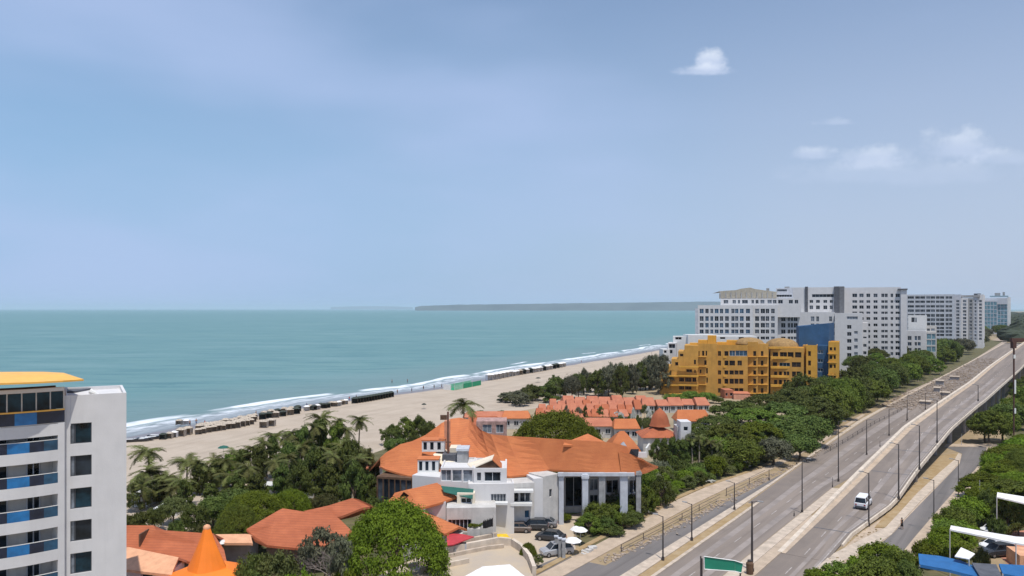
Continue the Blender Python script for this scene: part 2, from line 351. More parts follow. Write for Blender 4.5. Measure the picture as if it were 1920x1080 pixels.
# land
far = [(6000, 9000), (60000, 60000), (60000, -30000), (-2000, -30000)]
mb = MB(); land = [(p.x, p.y, 0) for p in shore] + [(x, y, 0) for x, y in far]; mb.quad(*land[::-1])
bpyg = mb
M['ground'] = mat('scrubby_ground', (.26, .21, .13), .95, col2=(.38, .30, .20), scale=.06, bump=.4, detail=10)
mb.build('ground', M['ground'], kind='structure')
def nodes(m): return m.node_tree.nodes, m.node_tree.links
def sand_tracks(m):
    N, L = nodes(m); b = N['Principled BSDF']; old = b.inputs['Base Color'].links[0].from_socket
    al = N.new('ShaderNodeAttribute'); al.attribute_name = 'along'; sh = N.new('ShaderNodeAttribute'); sh.attribute_name = 'shore'; cv = N.new('ShaderNodeCombineXYZ'); L.new(al.outputs['Fac'], cv.inputs[0]); L.new(sh.outputs['Fac'], cv.inputs[1])
    for sc, lo, hi, f, k in (((.012, .35, 1), .54, .66, .5, .72), ((.35, .5, 1), .58, .74, .35, .75), ((.02, .12, 1), .5, .75, .5, 1.12)):
        mp = N.new('ShaderNodeMapping'); mp.inputs['Scale'].default_value = sc; L.new(cv.outputs[0], mp.inputs[0]); n = N.new('ShaderNodeTexNoise'); n.inputs['Scale'].default_value = 1; n.inputs['Detail'].default_value = 6; L.new(mp.outputs[0], n.inputs[0])
        q = N.new('ShaderNodeMapRange'); q.inputs[1].default_value = lo; q.inputs[2].default_value = hi; q.inputs[4].default_value = f; L.new(n.outputs[0], q.inputs[0])
        mx = N.new('ShaderNodeMix'); mx.data_type = 'RGBA'; L.new(q.outputs[0], mx.inputs[0]); L.new(old, mx.inputs[6]); mx.inputs[7].default_value = (.44 * k, .365 * k, .285 * k, 1); old = mx.outputs[2]
    L.new(old, b.inputs['Base Color'])
def attr_sand():
    m = mat('sand', (.46, .385, .305), .95, col2=(.385, .315, .245), scale=.12, bump=.5, bscale=1.3, detail=10)
    N, L = nodes(m); b = N['Principled BSDF']; old = b.inputs['Base Color'].links[0].from_socket
    sand_tracks(m); old = b.inputs['Base Color'].links[0].from_socket
    a = N.new('ShaderNodeAttribute'); a.attribute_name = 'shore'
    n = N.new('ShaderNodeTexNoise'); n.inputs['Scale'].default_value = .07; n.inputs['Detail'].default_value = 6
    g = N.new('ShaderNodeNewGeometry'); L.new(g.outputs['Position'], n.inputs[0])
    s = N.new('ShaderNodeMath'); s.operation = 'MULTIPLY_ADD'; L.new(n.outputs[0], s.inputs[0]); s.inputs[1].default_value = 5; L.new(a.outputs['Fac'], s.inputs[2])
    r = N.new('ShaderNodeMapRange'); r.interpolation_type = 'SMOOTHSTEP'; r.inputs[1].default_value = 1.5; r.inputs[2].default_value = 5; L.new(s.outputs[0], r.inputs[0])
    mx = N.new('ShaderNodeMix'); mx.data_type = 'RGBA'; L.new(r.outputs[0], mx.inputs[0]); L.new(old, mx.inputs[6]); mx.inputs[7].default_value = (.20, .185, .19, 1)
    L.new(mx.outputs[2], b.inputs['Base Color'])
    r2 = N.new('ShaderNodeMapRange'); r2.inputs[3].default_value = .95; r2.inputs[4].default_value = .42; L.new(r.outputs[0], r2.inputs[0]); L.new(r2.outputs[0], b.inputs['Roughness'])
    return m
M['sand'] = attr_sand()
strip_sheet('beach', [26, 18, 12, 9, 6, 3, 0, -4, -9, -15, -25, -38, -52, -66], beach_z, M['sand'])
def sea_mat():
    m = bpy.data.materials.new('sea_water'); m.use_nodes = True; N, L = nodes(m); b = N['Principled BSDF']
    g = N.new('ShaderNodeNewGeometry'); a = N.new('ShaderNodeAttribute'); a.attribute_name = 'shore'; al = N.new('ShaderNodeAttribute'); al.attribute_name = 'along'
    def math(op, x, y=None, z=None):
        n = N.new('ShaderNodeMath'); n.operation = op
        for i, v in enumerate((x, y, z)):
            if v is None: continue
            if isinstance(v, (int, float)): n.inputs[i].default_value = v
            else: L.new(v, n.inputs[i])
        return n.outputs[0]
    def mr(x, lo, hi, o0=0, o1=1, sm=True):
        n = N.new('ShaderNodeMapRange'); n.interpolation_type = 'SMOOTHSTEP' if sm else 'LINEAR'; L.new(x, n.inputs[0])
        for i, v in ((1, lo), (2, hi), (3, o0), (4, o1)): n.inputs[i].default_value = v
        return n.outputs[0]
    def noi(sc, det, st=(1, 1, 1)):
        mp = N.new('ShaderNodeMapping'); mp.inputs['Scale'].default_value = st; L.new(g.outputs['Position'], mp.inputs[0])
        n = N.new('ShaderNodeTexNoise'); n.inputs['Scale'].default_value = sc; n.inputs['Detail'].default_value = det; L.new(mp.outputs[0], n.inputs[0]); return n.outputs[0]
    def mix(f, x, y):
        n = N.new('ShaderNodeMix'); n.data_type = 'RGBA'; L.new(f, n.inputs[0])
        for i, v in ((6, x), (7, y)):
            if isinstance(v, tuple): n.inputs[i].default_value = (*v, 1)
            else: L.new(v, n.inputs[i])
        return n.outputs[2]
    deep = mix(mr(noi(.004, 5, (.35, 1, 1)), .35, .68), (.110, .226, .226), (.135, .252, .244))
    deep = mix(mr(noi(.10, 7, (.22, 1, 1)), .42, .70), deep, (.078, .185, .195)); deep = mix(mr(noi(.018, 6, (.3, 1, 1)), .5, .75), deep, (.15, .265, .265)); deep = mix(mr(noi(.5, 5, (.3, 1, 1)), .62, .74), deep, (.17, .28, .29))  # fine pale flecks of the last mix paint glints into the water colour
    # silty water towards the beach
    sh = math('SUBTRACT', 1.0, mr(a.outputs['Fac'], 30, 108))
    has = mr(a.outputs['Fac'], .5, 1.5)
    sh = math('MULTIPLY', math('MULTIPLY', sh, has), .75)
    c = mix(sh, deep, (.150, .225, .225))
    cv = N.new('ShaderNodeCombineXYZ'); L.new(al.outputs['Fac'], cv.inputs[0]); L.new(a.outputs['Fac'], cv.inputs[1])
    def sn(sx, sy, det=5):
        mp = N.new('ShaderNodeMapping'); mp.inputs['Scale'].default_value = (sx, sy, 1); L.new(cv.outputs[0], mp.inputs[0])
        n = N.new('ShaderNodeTexNoise'); n.inputs['Scale'].default_value = 1; n.inputs['Detail'].default_value = det; L.new(mp.outputs[0], n.inputs[0]); return n.outputs[0]
    wob = math('ADD', math('MULTIPLY', math('SUBTRACT', sn(.018, 0, 3), .5), 16), math('MULTIPLY', math('SUBTRACT', sn(.12, .2, 4), .5), 2.2))
    d = math('ADD', a.outputs['Fac'], wob)
    fn = sn(.16, .9, 6); fn2 = sn(.03, .05, 3)
    # main breaker: thin crest line, patchy along the shore
    def band(c0, wd, soft):
        x = math('ABSOLUTE', math('SUBTRACT', d, c0)); return math('SUBTRACT', 1.0, mr(x, wd, wd + soft))
    crest = math('MULTIPLY', band(25, 1.3, 1.8), mr(fn2, .36, .5))
    f2 = math('MULTIPLY', band(18, 1.6, 3.5), mr(fn, .36, .62)); f2 = math('MULTIPLY', f2, .8)
    f3 = math('MULTIPLY', band(38, .4, .9), mr(noi(.02, 3), .58, .62))
    wash = math('MULTIPLY', band(12, .6, 2.5), mr(fn, .35, .75)); wash = math('MULTIPLY', wash, .4)
    foam = math('MAXIMUM', math('MAXIMUM', crest, f2), math('MAXIMUM', f3, wash))
    foam = math('MULTIPLY', foam, has)
    shallow = math('MULTIPLY', math('MULTIPLY', math('SUBTRACT', 1.0, mr(d, 15, 26)), has), .8)
    c = mix(shallow, c, (.235, .25, .27))
    c = mix(foam, c, (.74, .77, .80))
    L.new(c, b.inputs['Base Color'])
    b.inputs['Roughness'].default_value = .42; b.inputs['IOR'].default_value = 1.33; b.inputs['Specular IOR Level'].default_value = .22
    bp = N.new('ShaderNodeBump'); bp.inputs['Strength'].default_value = .5; bp.inputs['Distance'].default_value = .9
    L.new(noi(.28, 6, (.45, 1, 1)), bp.inputs['Height']); L.new(bp.outputs[0], b.inputs['Normal'])
    return m
M['sea'] = sea_mat()
mb = MB(); sz = SEAZ - .03; q = []
mb.quad((-150000, -30000, sz), (20000, -30000, sz), (60000, 150000, sz), (-150000, 150000, sz)); mb.build('sea', M['sea'], kind='structure')
def surf_z(o, s):
    z = SEAZ
    w_ = mnoise.noise(Vector((s * .035, 0, 3))) * 9 * .5
    z += .75 * math.exp(-((o + w_ - 26) / 2.4) ** 2) * max(0, .55 + mnoise.noise(Vector((s * .02, 5, 0)))) + .3 * math.exp(-((o + w_ - 42) / 3.0) ** 2)
    if o > 100: z -= .06
    return z
strip_sheet('shallow_surf', [110, 85, 60, 50, 46, 43, 40, 36, 32, 29, 27.5, 26, 24.5, 23, 21, 18, 14, 10, 6], surf_z, M['sea'])

# distant headland across the water
def ridge(name, pts, depth, label, kind, matr):
    """pts: (px, py_top, Y) ridge line"""
    mb = MB(); n = len(pts); 
    rows = []
    for i, (px, py, Y) in enumerate(pts):
        t = P(px, py, Y); b = Vector((t.x, Y, -1)); bk = Vector((t.x * (Y + depth) / Y, Y + depth, -1)); tt = Vector((t.x * (Y + depth * .4) / Y, Y + depth * .4, t.z * (1 + .4 * depth / Y) - CAMH * .4 * depth / Y))
        rows.append((b, tt, bk))
    for i in range(n - 1):
        for k in range(2): mb.quad(rows[i][k], rows[i + 1][k], rows[i + 1][k + 1], rows[i][k + 1])
    o = mb.build(name, matr, smooth=True); o['kind'] = kind
    return o
M['hill'] = mat('far_scrub_hill', (.075, .085, .075), .95, var=.2, scale=.002)
random.seed(3)
pts = [(778, 576, 14000)]
for k in range(60):
    px = 790 + k * 12; t = min(1, k / 44); pts.append((px, 573.6 - 1.5 * min(1, k / 6) - 6.5 * t + random.uniform(-.25, .25), 14000))
ridge('headland', pts, 1500, None, 'structure', M['hill'])
ridge('headland', [(620 + k * 11, 575.6 - 1.5 * sin(pi * k / 14) + random.uniform(-.1, .1), 40000) for k in range(15)], 1200, None, 'structure', M['hill'])

# ------------------------------------------------------------------ roads
def rstrip(name, o0, o1, s0, s1, z, m, step=12, th=None, **kw):
    f0 = o0 if callable(o0) else (lambda s: o0); f1 = o1 if callable(o1) else (lambda s: o1); fz = z if callable(z) else (lambda s: z)
    n = max(1, int((s1 - s0) / step)); mb = MB(); V = []; Fc = []
    for i in range(n + 1):
        s = s0 + (s1 - s0) * i / n; V += [R(s, f0(s), fz(s)), R(s, f1(s), fz(s))]
    for i in range(n): a = 2 * i; Fc.append((a, a + 1, a + 3, a + 2))
    if th: mb.shell(V, Fc, th)
    else: mb.v += [tuple(v) for v in V]; mb.f += Fc; mb.m += [0] * n
    kw.setdefault('kind', 'structure'); par = kw.pop('parent', None)
    return mb.build(name, m, par, **kw)
I = lambda t: (lambda s: interp(t, s))
ml = I([(60, -42), (129, -43.2), (200, -45.5), (245, -46.5), (332, -46), (564, -42.6), (936, -38.7), (2500, -22)])
ol = I([(60, -31), (140, -31.3), (202, -29.7), (243, -27), (302, -24), (366, -23.4), (500, -21.5), (900, -15), (2500, 6)])
orr = I([(60, -25), (120, -24.5), (141, -22), (165, -21.7), (209, -20.0), (260, -16.5), (300, -14.5), (390, -11.5), (500, -9.5), (900, -3), (2500, 18)])
zd = I([(60, .03), (105, .03), (140, 1.0), (165, 2.5), (205, 5), (245, 6.7), (300, 8), (400, 8.5), (2500, 8.5)])
off = lambda f, d: (lambda s: f(s) + d)
mr1 = lambda s: -34.2 if s < 150 else min(ol(s) - 2.2, -34.2 + (s - 150) * .09)
rstrip('verge', -60, 8, 40, 700, .006, M['dirt'])
rstrip('road', off(ml, -.2), mr1, 40, 900, .020, M['asph'])
rstrip('road', off(ml, -.6), mr1, 900, 2500, .020, M['dirt'], step=60)
sl = I([(60, -48.2), (105, -48), (150, -45.6), (170, -45)])
rstrip('service_road', sl, I([(60, -44.6), (150, -44.9), (170, -44.9)]), 40, 168, .024, M['asphd'])
rstrip('kerb', I([(60, -44.5), (150, -44.8), (245, -48.2), (564, -44), (936, -40)]), off(ml, -.4), 40, 936, .14, M['kerb'], th=.14)
rstrip('gutter', off(ml, -.38), off(ml, .9), 40, 130, .026, M['earth'])
rstrip('kerb', off(ml, 1.0), off(ml, 1.5), 40, 132, .12, M['kerb'], th=.12)
rstrip('pavement', I([(60, -53), (110, -53.4), (130, -54.5), (145, -52.5), (160, -50.2), (200, -48.9), (260, -50)]), I([(60, -50.4), (130, -50.6), (160, -48.3), (200, -47.6), (260, -49)]), 50, 260, .12, M['pave'], th=.12)
rstrip('earth_bank', I([(60, -53.9), (130, -55.6), (160, -51.2)]), I([(60, -53.05), (130, -54.6), (160, -50.3)]), 60, 160, .16, M['earth'], th=.16)
# median between the main road and the ramp, then the viaduct
rstrip('median', -34, -32.4, 40, 150, .15, M['kerb'], th=.15)
rstrip('median', -32.36, -30.8, 40, 128, .13, M['pave'], th=.13)
rstrip('road', -30.9, off(orr, 0), 40, 106, .028, M['asph'])
deck = rstrip('viaduct_deck', off(ol, .2), off(orr, -.2), 106, 700, zd, M['asph'], step=4, th=.5)
deckf = rstrip('viaduct_deck', off(ol, .2), off(orr, -.2), 700, 2500, zd, M['decks'], step=60, th=.5)
for nm, a, b, m_ in (('wheel_track', .32, .46, 'asph2'), ('wheel_track', .72, .86, 'asph2')):
    rstrip(nm, lambda s, a=a: ol(s) + 2.6 + (orr(s) - ol(s) - 2.6) * a, lambda s, b=b: ol(s) + 2.6 + (orr(s) - ol(s) - 2.6) * b, 60, 330, lambda s: zd(s) + (.006 if s > 106 else .005), M['asph2'], step=3)
for a, b in ((.2, .34), (.66, .8)):
    rstrip('wheel_track', lambda s, a=a: ml(s) + 1.6 + (mr1(s) - ml(s) - 1.6) * a, lambda s, b=b: ml(s) + 1.6 + (mr1(s) - ml(s) - 1.6) * b, 60, 420, .026, M['asph2'], step=6)
# lane dashes
mb = MB()
for k in range(60):
    s = 62 + k * 9; o = (ml(s) + 1.6 + mr1(s)) / 2
    mb.quad(R(s, o - .07, .031), R(s, o + .07, .031), R(s + 3, o + .07, .031), R(s + 3, o - .07, .031))
mb.build('lane_marking', M['mark'], kind='structure')
mb = MB()
for k in range(45):
    s = 62 + k * 9; o = (ol(s) + orr(s)) / 2; 
    mb.quad(R(s, o - .07, zd(s) + .014), R(s, o + .07, zd(s) + .014), R(s + 3, o + .07, zd(s + 3) + .014), R(s + 3, o - .07, zd(s + 3) + .014))
mb.build('lane_marking', M['mark'], kind='structure')
mb = MB()
for k in range(28):
    s = 120 + k * 20; mb.quad(R(s, ol(s) + .9, zd(s) + .016), R(s, orr(s) - .3, zd(s) + .016), R(s + .25, orr(s) - .3, zd(s + .25) + .016), R(s + .25, ol(s) + .9, zd(s + .25) + .016))
mb.build('expansion_joint', M['greyd'], kind='structure')
rstrip('edge_line', off(orr, -.75), off(orr, -.6), 60, 300, lambda s: zd(s) + .014, M['mark'], step=4)
# parapets as one thing each
def parapet(fo, w0, w1, s0, s1, h, under, m, label, step=6, seg=6.0):
    root = empty('parapet', R(s0, fo(s0), zd(s0)), label, 'parapet')
    s = s0; k = 0
    while s < s1 - .1:
        e = min(s + seg, s1); mb = MB(); g = .04
        V = []
        for q in (s + g, e - g):
            for o, z in ((w0, -under), (w1, -under), (w1 * .8 + w0 * .2, h * min(1, max(.2, (q - 104) / 50))), (w0 * .8 + w1 * .2, h * min(1, max(.2, (q - 104) / 50)))): V.append(R(q, fo(q) + o, zd(q) + z))
        b = len(mb.v); mb.v += [tuple(v) for v in V]
        for f in ((0, 1, 5, 4), (1, 2, 6, 5), (2, 3, 7, 6), (3, 0, 4, 7), (3, 2, 1, 0), (4, 5, 6, 7)): mb.f.append(f); mb.m.append(0)
        mb.build('panel', m, root); s = e; k += 1
        if s > 260: seg = 12
        if s > 500: seg = 40
    return root
parapet(off(ol, -.35), 0, 1.1, 106, 900, .6, .55, M['parapet'], 'pale concrete parapet along the left edge of the rising viaduct')
parapet(off(orr, -.2), 0, .4, 114, 900, .28, .4, M['parapet'], 'pale concrete parapet along the right edge of the rising viaduct')
rstrip('median', off(ol, .2), lambda s: ol(s) + interp([(106, 1.0), (135, 1.5), (200, 1.7), (260, 1.4), (500, 1.2)], s), 106, 702, lambda s: zd(s) + .03, M['pave'], step=4)
# retaining walls of the ramp and piers of the viaduct
mb = MB()
for fo, d in ((ol, .1), (orr, -1.9)):
    V = []
    for i in range(12):
        s = 110 + i * 5; V.append(R(s, fo(s) + d, 0)); V.append(R(s, fo(s) + d, zd(s) - .5))
    for i in range(11):
        a = [V[2 * i], V[2 * i + 2], V[2 * i + 3], V[2 * i + 1]]; mb.quad(*(a if fo is orr else a[::-1]))
s = 165; mb.quad(R(s, ol(s), 0), R(s, orr(s), 0), R(s, orr(s), zd(s) - .5), R(s, ol(s), zd(s) - .5))
tag(mb.build('retaining_wall', M['decks']), 'grey retaining wall under the lower end of the viaduct ramp', 'wall')
for k in range(14):
    s = 178 + k * 20 if k < 8 else 338 + (k - 8) * 45; c = (ol(s) + orr(s)) / 2; wd = (orr(s) - ol(s)) / 2
    root = empty('viaduct_pier', R(s, c, 0), 'grey concrete pier holding up the viaduct, %s from the ramp end' % ['first', 'second', 'third', 'fourth', 'fifth', 'sixth', 'seventh', 'eighth', 'ninth', 'tenth', 'eleventh', 'twelfth', 'thirteenth', 'fourteenth'][k], 'pier', 'piers under the viaduct')
    for o in (-wd * .55, wd * .55): mb = MB(); mb.tube([R(s, c + o, -.3), R(s, c + o, zd(s) - 1.4)], .55, 10); mb.build('column', M['decks'], root)
    mb = MB(); p = [R(s - .7, c - wd * .95), R(s - .7, c + wd * .95), R(s + .7, c + wd * .95), R(s + .7, c - wd * .95)]; mb.prism(p, zd(s) - 1.4, zd(s) - .52); mb.build('crossbeam', M['decks'], root)
# girders
mb = MB()
for f in (.15, .5, .85):
    for i in range(60):
        s = 166 + i * 6; e = s + 5.98
        a = ol(s) + (orr(s) - ol(s)) * f; b = ol(e) + (orr(e) - ol(e)) * f
        V = [R(s, a - .3, zd(s) - 1.3), R(s, a + .3, zd(s) - 1.3), R(e, b + .3, zd(e) - 1.3), R(e, b - .3, zd(e) - 1.3)]; mb.prism([(v.x, v.y) for v in V], lambda i, V=V: V[i].z, lambda i, V=V: V[i].z + .78)
tag(mb.build('girder', M['decks']), 'dark concrete girders beneath the viaduct deck', 'girders')
# island and slip road to the right of the ramp
def gpoly(name, pts, z, m, th=None, label=None, **kw):
    mb = MB(); v = [G(*p, 0) if len(p) == 2 else Vector(p) for p in pts]
    a = sum((v[i].x * v[(i + 1) % len(v)].y - v[(i + 1) % len(v)].x * v[i].y) for i in range(len(v)))
    if a < 0: v = v[::-1]
    if th: mb.prism([(q.x, q.y) for q in v], z - th, z)
    else: mb.quad(*[(q.x, q.y, z) for q in v])
    kw.setdefault('kind', 'structure')
    return mb.build(name, m, **kw)
rstrip('verge', off(orr, .3), off(orr, 5), 60, 200, .012, M['pave'])
gpoly('traffic_island', [(1640, 990), (1668, 958), (1700, 925), (1735, 890), (1763, 856), (1797, 850), (1790, 862), (1760, 888), (1720, 925), (1690, 958), (1660, 990)], .13, M['earth'], .13)
gpoly('kerb', [(1660, 990), (1690, 958), (1720, 925), (1760, 888), (1790, 862), (1797, 850), (1803, 852), (1797, 870), (1766, 902), (1724, 943), (1694, 975), (1672, 1003), (1630, 1030), (1560, 1062), (1520, 1075), (1560, 1040), (1620, 1010)], .10, M['kerb'], .10)
gpoly('slip_road', [(1560, 1110), (1625, 1040), (1673, 1002), (1697, 975), (1728, 943), (1768, 902), (1799, 870), (1804, 851), (1770, 838), (1850, 838), (1846, 858), (1828, 882), (1800, 910), (1758, 958), (1712, 1012), (1650, 1090)], .034, M['asphd'])
gpoly('pavement', [(1850, 838), (1846, 858), (1828, 882), (1800, 910), (1758, 958), (1712, 1012), (1650, 1090), (1672, 1095), (1735, 1020), (1780, 963), (1822, 915), (1850, 880), (1868, 850), (1860, 838)], .12, M['pave'], .12)
gpoly('pavement', [(1770, 838), (1775, 833), (1900, 833), (1890, 846), (1850, 838.5)], .13, M['pave'], .13)
# far band of roadside rubble and dirt
rstrip('rubble_ground', off(ml, -16), off(ml, -.5), 330, 1500, .008, M['rubble'], step=30)

# ------------------------------------------------------------------ tree prototypes
def leafquads(pts, size, rng, up=.4, tri=False):
    """pts: (pos, outward)"""
    V = []; Fc = []
    for p, o in pts:
        nn = (o * .9 + Vector((rng.gauss(0, .5), rng.gauss(0, .5), rng.gauss(0, .5) + up))).normalized()
        a = nn.cross(Vector((rng.uniform(-1, 1), rng.uniform(-1, 1), rng.uniform(-1, 1)))).normalized(); b = nn.cross(a)
        s = size * rng.uniform(.6, 1.35); a = a * s; b = b * s * rng.uniform(.45, .8); k = len(V)
        V += [tuple(p - a), tuple(p - b * .9 + nn * s * .1), tuple(p + a), tuple(p + b + nn * s * .12)]; Fc.append((k, k + 1, k + 2, k + 3))
    return V, Fc
def crown(name, kind, n, size, m, seed):
    rng = random.Random(seed); pts = []
    # clump centres in a unit crown (radius 1 in xy, height 1, z 0..1)
    cl = []
    nc = {'dome': 120, 'round': 80, 'tall': 60, 'bush': 40, 'loose': 44, 'ragged': 80, 'canopy': 430}[kind]
    for i in range(nc):
        th = rng.uniform(0, 2 * pi)
        if kind == 'dome':
            r = sqrt(rng.random()) * .95; z = .22 + .70 * sqrt(max(0, 1 - r * r)) + rng.gauss(0, .03); rr = rng.uniform(.08, .17); hz = .5
        elif kind == 'canopy':
            u = rng.random() ** .8; r = sqrt(max(0, 1 - u * u)) * .93; z = .06 + .86 * u + rng.gauss(0, .015); rr = rng.uniform(.08, .14); hz = .75
        elif kind == 'round':
            u = rng.uniform(-.7, 1); q = sqrt(1 - u * u) * rng.uniform(.55, .95); r = q * .85; z = .5 + .38 * u * rng.uniform(.7, 1); rr = rng.uniform(.12, .25); hz = .8
        elif kind == 'tall':
            z = rng.uniform(.08, .93); r = (1 - abs(z - .35) * 1.15) * rng.uniform(.2, .75); rr = rng.uniform(.1, .24); hz = .4
        elif kind == 'bush':
            r = sqrt(rng.random()) * .7; z = .15 + .6 * sqrt(max(0, 1 - r * r)) * rng.uniform(.4, 1); rr = rng.uniform(.13, .26); hz = .8
        elif kind == 'loose':
            u = rng.uniform(-.5, 1); r = sqrt(max(.02, 1 - u * u)) * rng.uniform(.3, 1.0); z = .5 + .42 * u; rr = rng.uniform(.13, .26); hz = .5
        else:
            u = rng.uniform(-.8, 1); r = sqrt(1 - u * u) * rng.uniform(.5, 1.0) * (1.0 if u < .3 else .8); z = .47 + .45 * u + rng.gauss(0, .04); rr = rng.uniform(.09, .2); hz = .7
        cl.append((Vector((r * cos(th), r * sin(th), z)), rr, hz))
    ctr = Vector((0, 0, .3))
    W = [c[1] ** 2 for c in cl]; tot = sum(W)
    for (c, rr, hz), wt in zip(cl, W):
        for _ in range(int(n * wt / tot)):
            d = Vector((rng.gauss(0, 1), rng.gauss(0, 1), rng.gauss(0, 1))).normalized()
            if d.z < -.25 and rng.random() < .6: d.z = -d.z
            k = rr * (.75 + .28 * rng.gauss(0, 1))
            pts.append((c + Vector((d.x * k, d.y * k, d.z * k * hz)), Vector((d.x, d.y, d.z / max(hz, .5))).normalized() * .8 + (c - ctr) * .3))
    V, Fc = leafquads(pts, size, rng)
    me = bpy.data.meshes.new(name); me.from_pydata(V, [], Fc); me.materials.append(m); me.update(); return me
def trunk_mesh(name, h, r, m, seed, limbs=5, spread=.6, base=.25):
    """unit-height trunk (z 0..1) reaching into the crown; xy in the crown's own unit"""
    rng = random.Random(seed); mb = MB()
    mb.tube([(0, 0, -.03), (rng.uniform(-.03, .03), rng.uniform(-.03, .03), h * .5), (rng.uniform(-.05, .05), rng.uniform(-.05, .05), h)], [r * 1.3, r, r * .7], 7)
    for k in range(limbs):
        t = 2 * pi * k / limbs + rng.uniform(-.4, .4); z0 = h * rng.uniform(.7, 1)
        e = Vector((cos(t) * spread * rng.uniform(.6, 1), sin(t) * spread * rng.uniform(.6, 1), z0 + rng.uniform(.2, .42)))
        mb.tube([(0, 0, z0 - .04), (e.x * .45, e.y * .45, z0 + (e.z - z0) * .55), tuple(e)], [r * .6, r * .4, r * .15], 5)
    return mb.mesh(name, m, smooth=True)
PR = {}
def crown_protos():
    spec = {'dome': (3, 12000, .034), 'round': (4, 8000, .042), 'tall': (3, 6000, .052), 'bush': (3, 4200, .055), 'loose': (3, 3600, .05), 'ragged': (4, 8000, .042), 'canopy': (2, 46000, .018)}
    for k, (c, n, s) in spec.items(): PR[k] = [crown('crown', k, n, s, M['lf_mid'], 100 + i * 7 + len(k)) for i in range(c)]
crown_protos()
CM = {}
def crown_with(kind, idx, matk):
    key = (kind, idx, matk)
    if key not in CM:
        me = PR[kind][idx % len(PR[kind])].copy(); me.materials.clear(); me.materials.append(M[matk]); CM[key] = me
    return CM[key]
TR = {'canopy': [trunk_mesh('trunk', .5, .035, M['wood'], 3, 7, .6)] * 2, 'dome': [trunk_mesh('trunk', .42, .035, M['wood'], i, 7, .75) for i in range(2)], 'round': [trunk_mesh('trunk', .38, .05, M['wood'], i, 5) for i in range(2)],
      'tall': [trunk_mesh('trunk', .75, .045, M['wood'], i, 4, .3) for i in range(2)], 'loose': [trunk_mesh('trunk', .5, .03, M['wood'], i, 6, .7) for i in range(2)],
      'ragged': [trunk_mesh('trunk', .45, .045, M['wood'], i, 6, .6) for i in range(2)], 'bush': [trunk_mesh('trunk', .2, .04, M['wood'], i, 4, .4) for i in range(2)]}
ORD = ['first', 'second', 'third', 'fourth', 'fifth', 'sixth', 'seventh', 'eighth', 'ninth', 'tenth', 'eleventh', 'twelfth', 'thirteenth', 'fourteenth', 'fifteenth', 'sixteenth', 'seventeenth', 'eighteenth', 'nineteenth', 'twentieth']
def ordn(i):
    if i < 20: return ORD[i]
    tens = {2: 'twenty', 3: 'thirty', 4: 'forty', 5: 'fifty', 6: 'sixty', 7: 'seventy', 8: 'eighty', 9: 'ninety', 10: 'hundred-and-', 11: 'hundred-ten', 12: 'hundred-twenty', 13: 'hundred-thirty', 14: 'hundred-forty', 15: 'hundred-fifty', 16: 'hundred-sixty', 17: 'hundred-seventy', 18: 'hundred-eighty', 19: 'hundred-ninety'}; t, u = divmod(i + 1, 10)
    return (tens[t][:-1] + 'ieth') if u == 0 else tens[t] + '-' + ORD[u - 1]
trng = random.Random(11); NT = [0]
def tree(px, ytop, Y, wpx, kind, matk, label, group, base=None, name=None, dens=1):
    NT[0] += 1; h = ZP(ytop, Y); r = wpx * Y / F / 2; x = (px - 960) / F * Y
    h = max(h, .8)
    nm = name or {'bush': 'shrub'}.get(kind, 'tree')
    o = empty(nm, (x, Y, 0), label, 'shrub' if kind == 'bush' else 'tree', group)
    i = trng.randrange(12); rz = trng.uniform(0, 6.28)
    cb = {'canopy': .02, 'dome': .12, 'round': .12, 'tall': .05, 'bush': 0, 'loose': .2, 'ragged': .08}[kind] if base is None else base
    inst('crown', crown_with(kind, i % len(PR[kind]), matk), o, (0, 0, h * cb), rz, (r, r * trng.uniform(.85, 1.1), h * (1 - cb)))
    if kind != 'bush': inst('trunk', TR[kind][i % 2], o, (0, 0, 0), rz, (r, r, h))
    return o
def trees(rows, desc, group, place):
    rows = sorted(rows, key=lambda q: q[0])
    for i, q in enumerate(rows):
        px, yt, Y, wp, kd, mk = q[:6]
        if len(rows) == 1: lb = '%s %s' % (desc, place)
        else: lb = '%s %s, %s from the left' % (desc, place, ordn(i))
        tree(px, yt, Y, wp, kd, mk, lb, group)

# palms ------------------------------------------------------------
def frond_mesh(seed, L=3.4):
    rng = random.Random(seed); mb = MB(); pts = []; n = 9
    for i in range(n):
        t = i / (n - 1); pts.append(Vector((L * (t - .12 * t * t), 0, .95 * t - 2.3 * t * t)))
    for i in range(n - 1):
        p, q = pts[i], pts[i + 1]; mb.quad(p + Vector((0, -.04, 0)), q + Vector((0, -.03, 0)), q + Vector((0, .03, 0)), p + Vector((0, .04, 0)))
        for sgn in (-1, 1):
            for k in range(3):
                a = p + (q - p) * (k / 3); t = (i + k / 3) / n; ln = .95 * sin(pi * min(1, .18 + t * .85)) + .15
                e = a + Vector((ln * .45, sgn * ln * .75, -ln * rng.uniform(.25, .6))); wd = (q - p) * .34
                mb.quad(a, a + wd, e + wd * .3, e)
    return mb.mesh('frond', M['lf_palm'])
FR = [frond_mesh(i) for i in range(4)]
def palm_trunk(h, seed):
    rng = random.Random(seed); mb = MB(); lx, ly = rng.uniform(-.08, .08), rng.uniform(-.08, .08)
    mb.tube([(0, 0, -.1), (lx * h * .3, ly * h * .3, h * .35), (lx * h * .6, ly * h * .6, h * .7), (lx * h, ly * h, h)], [.24, .17, .14, .15], 7); return mb.mesh('trunk', M['barkp'], smooth=True), (lx * h, ly * h, h)
prng = random.Random(5)
PT = [palm_trunk(1.0 * hh, i) for i, hh in enumerate((6.5, 8, 9.5))]
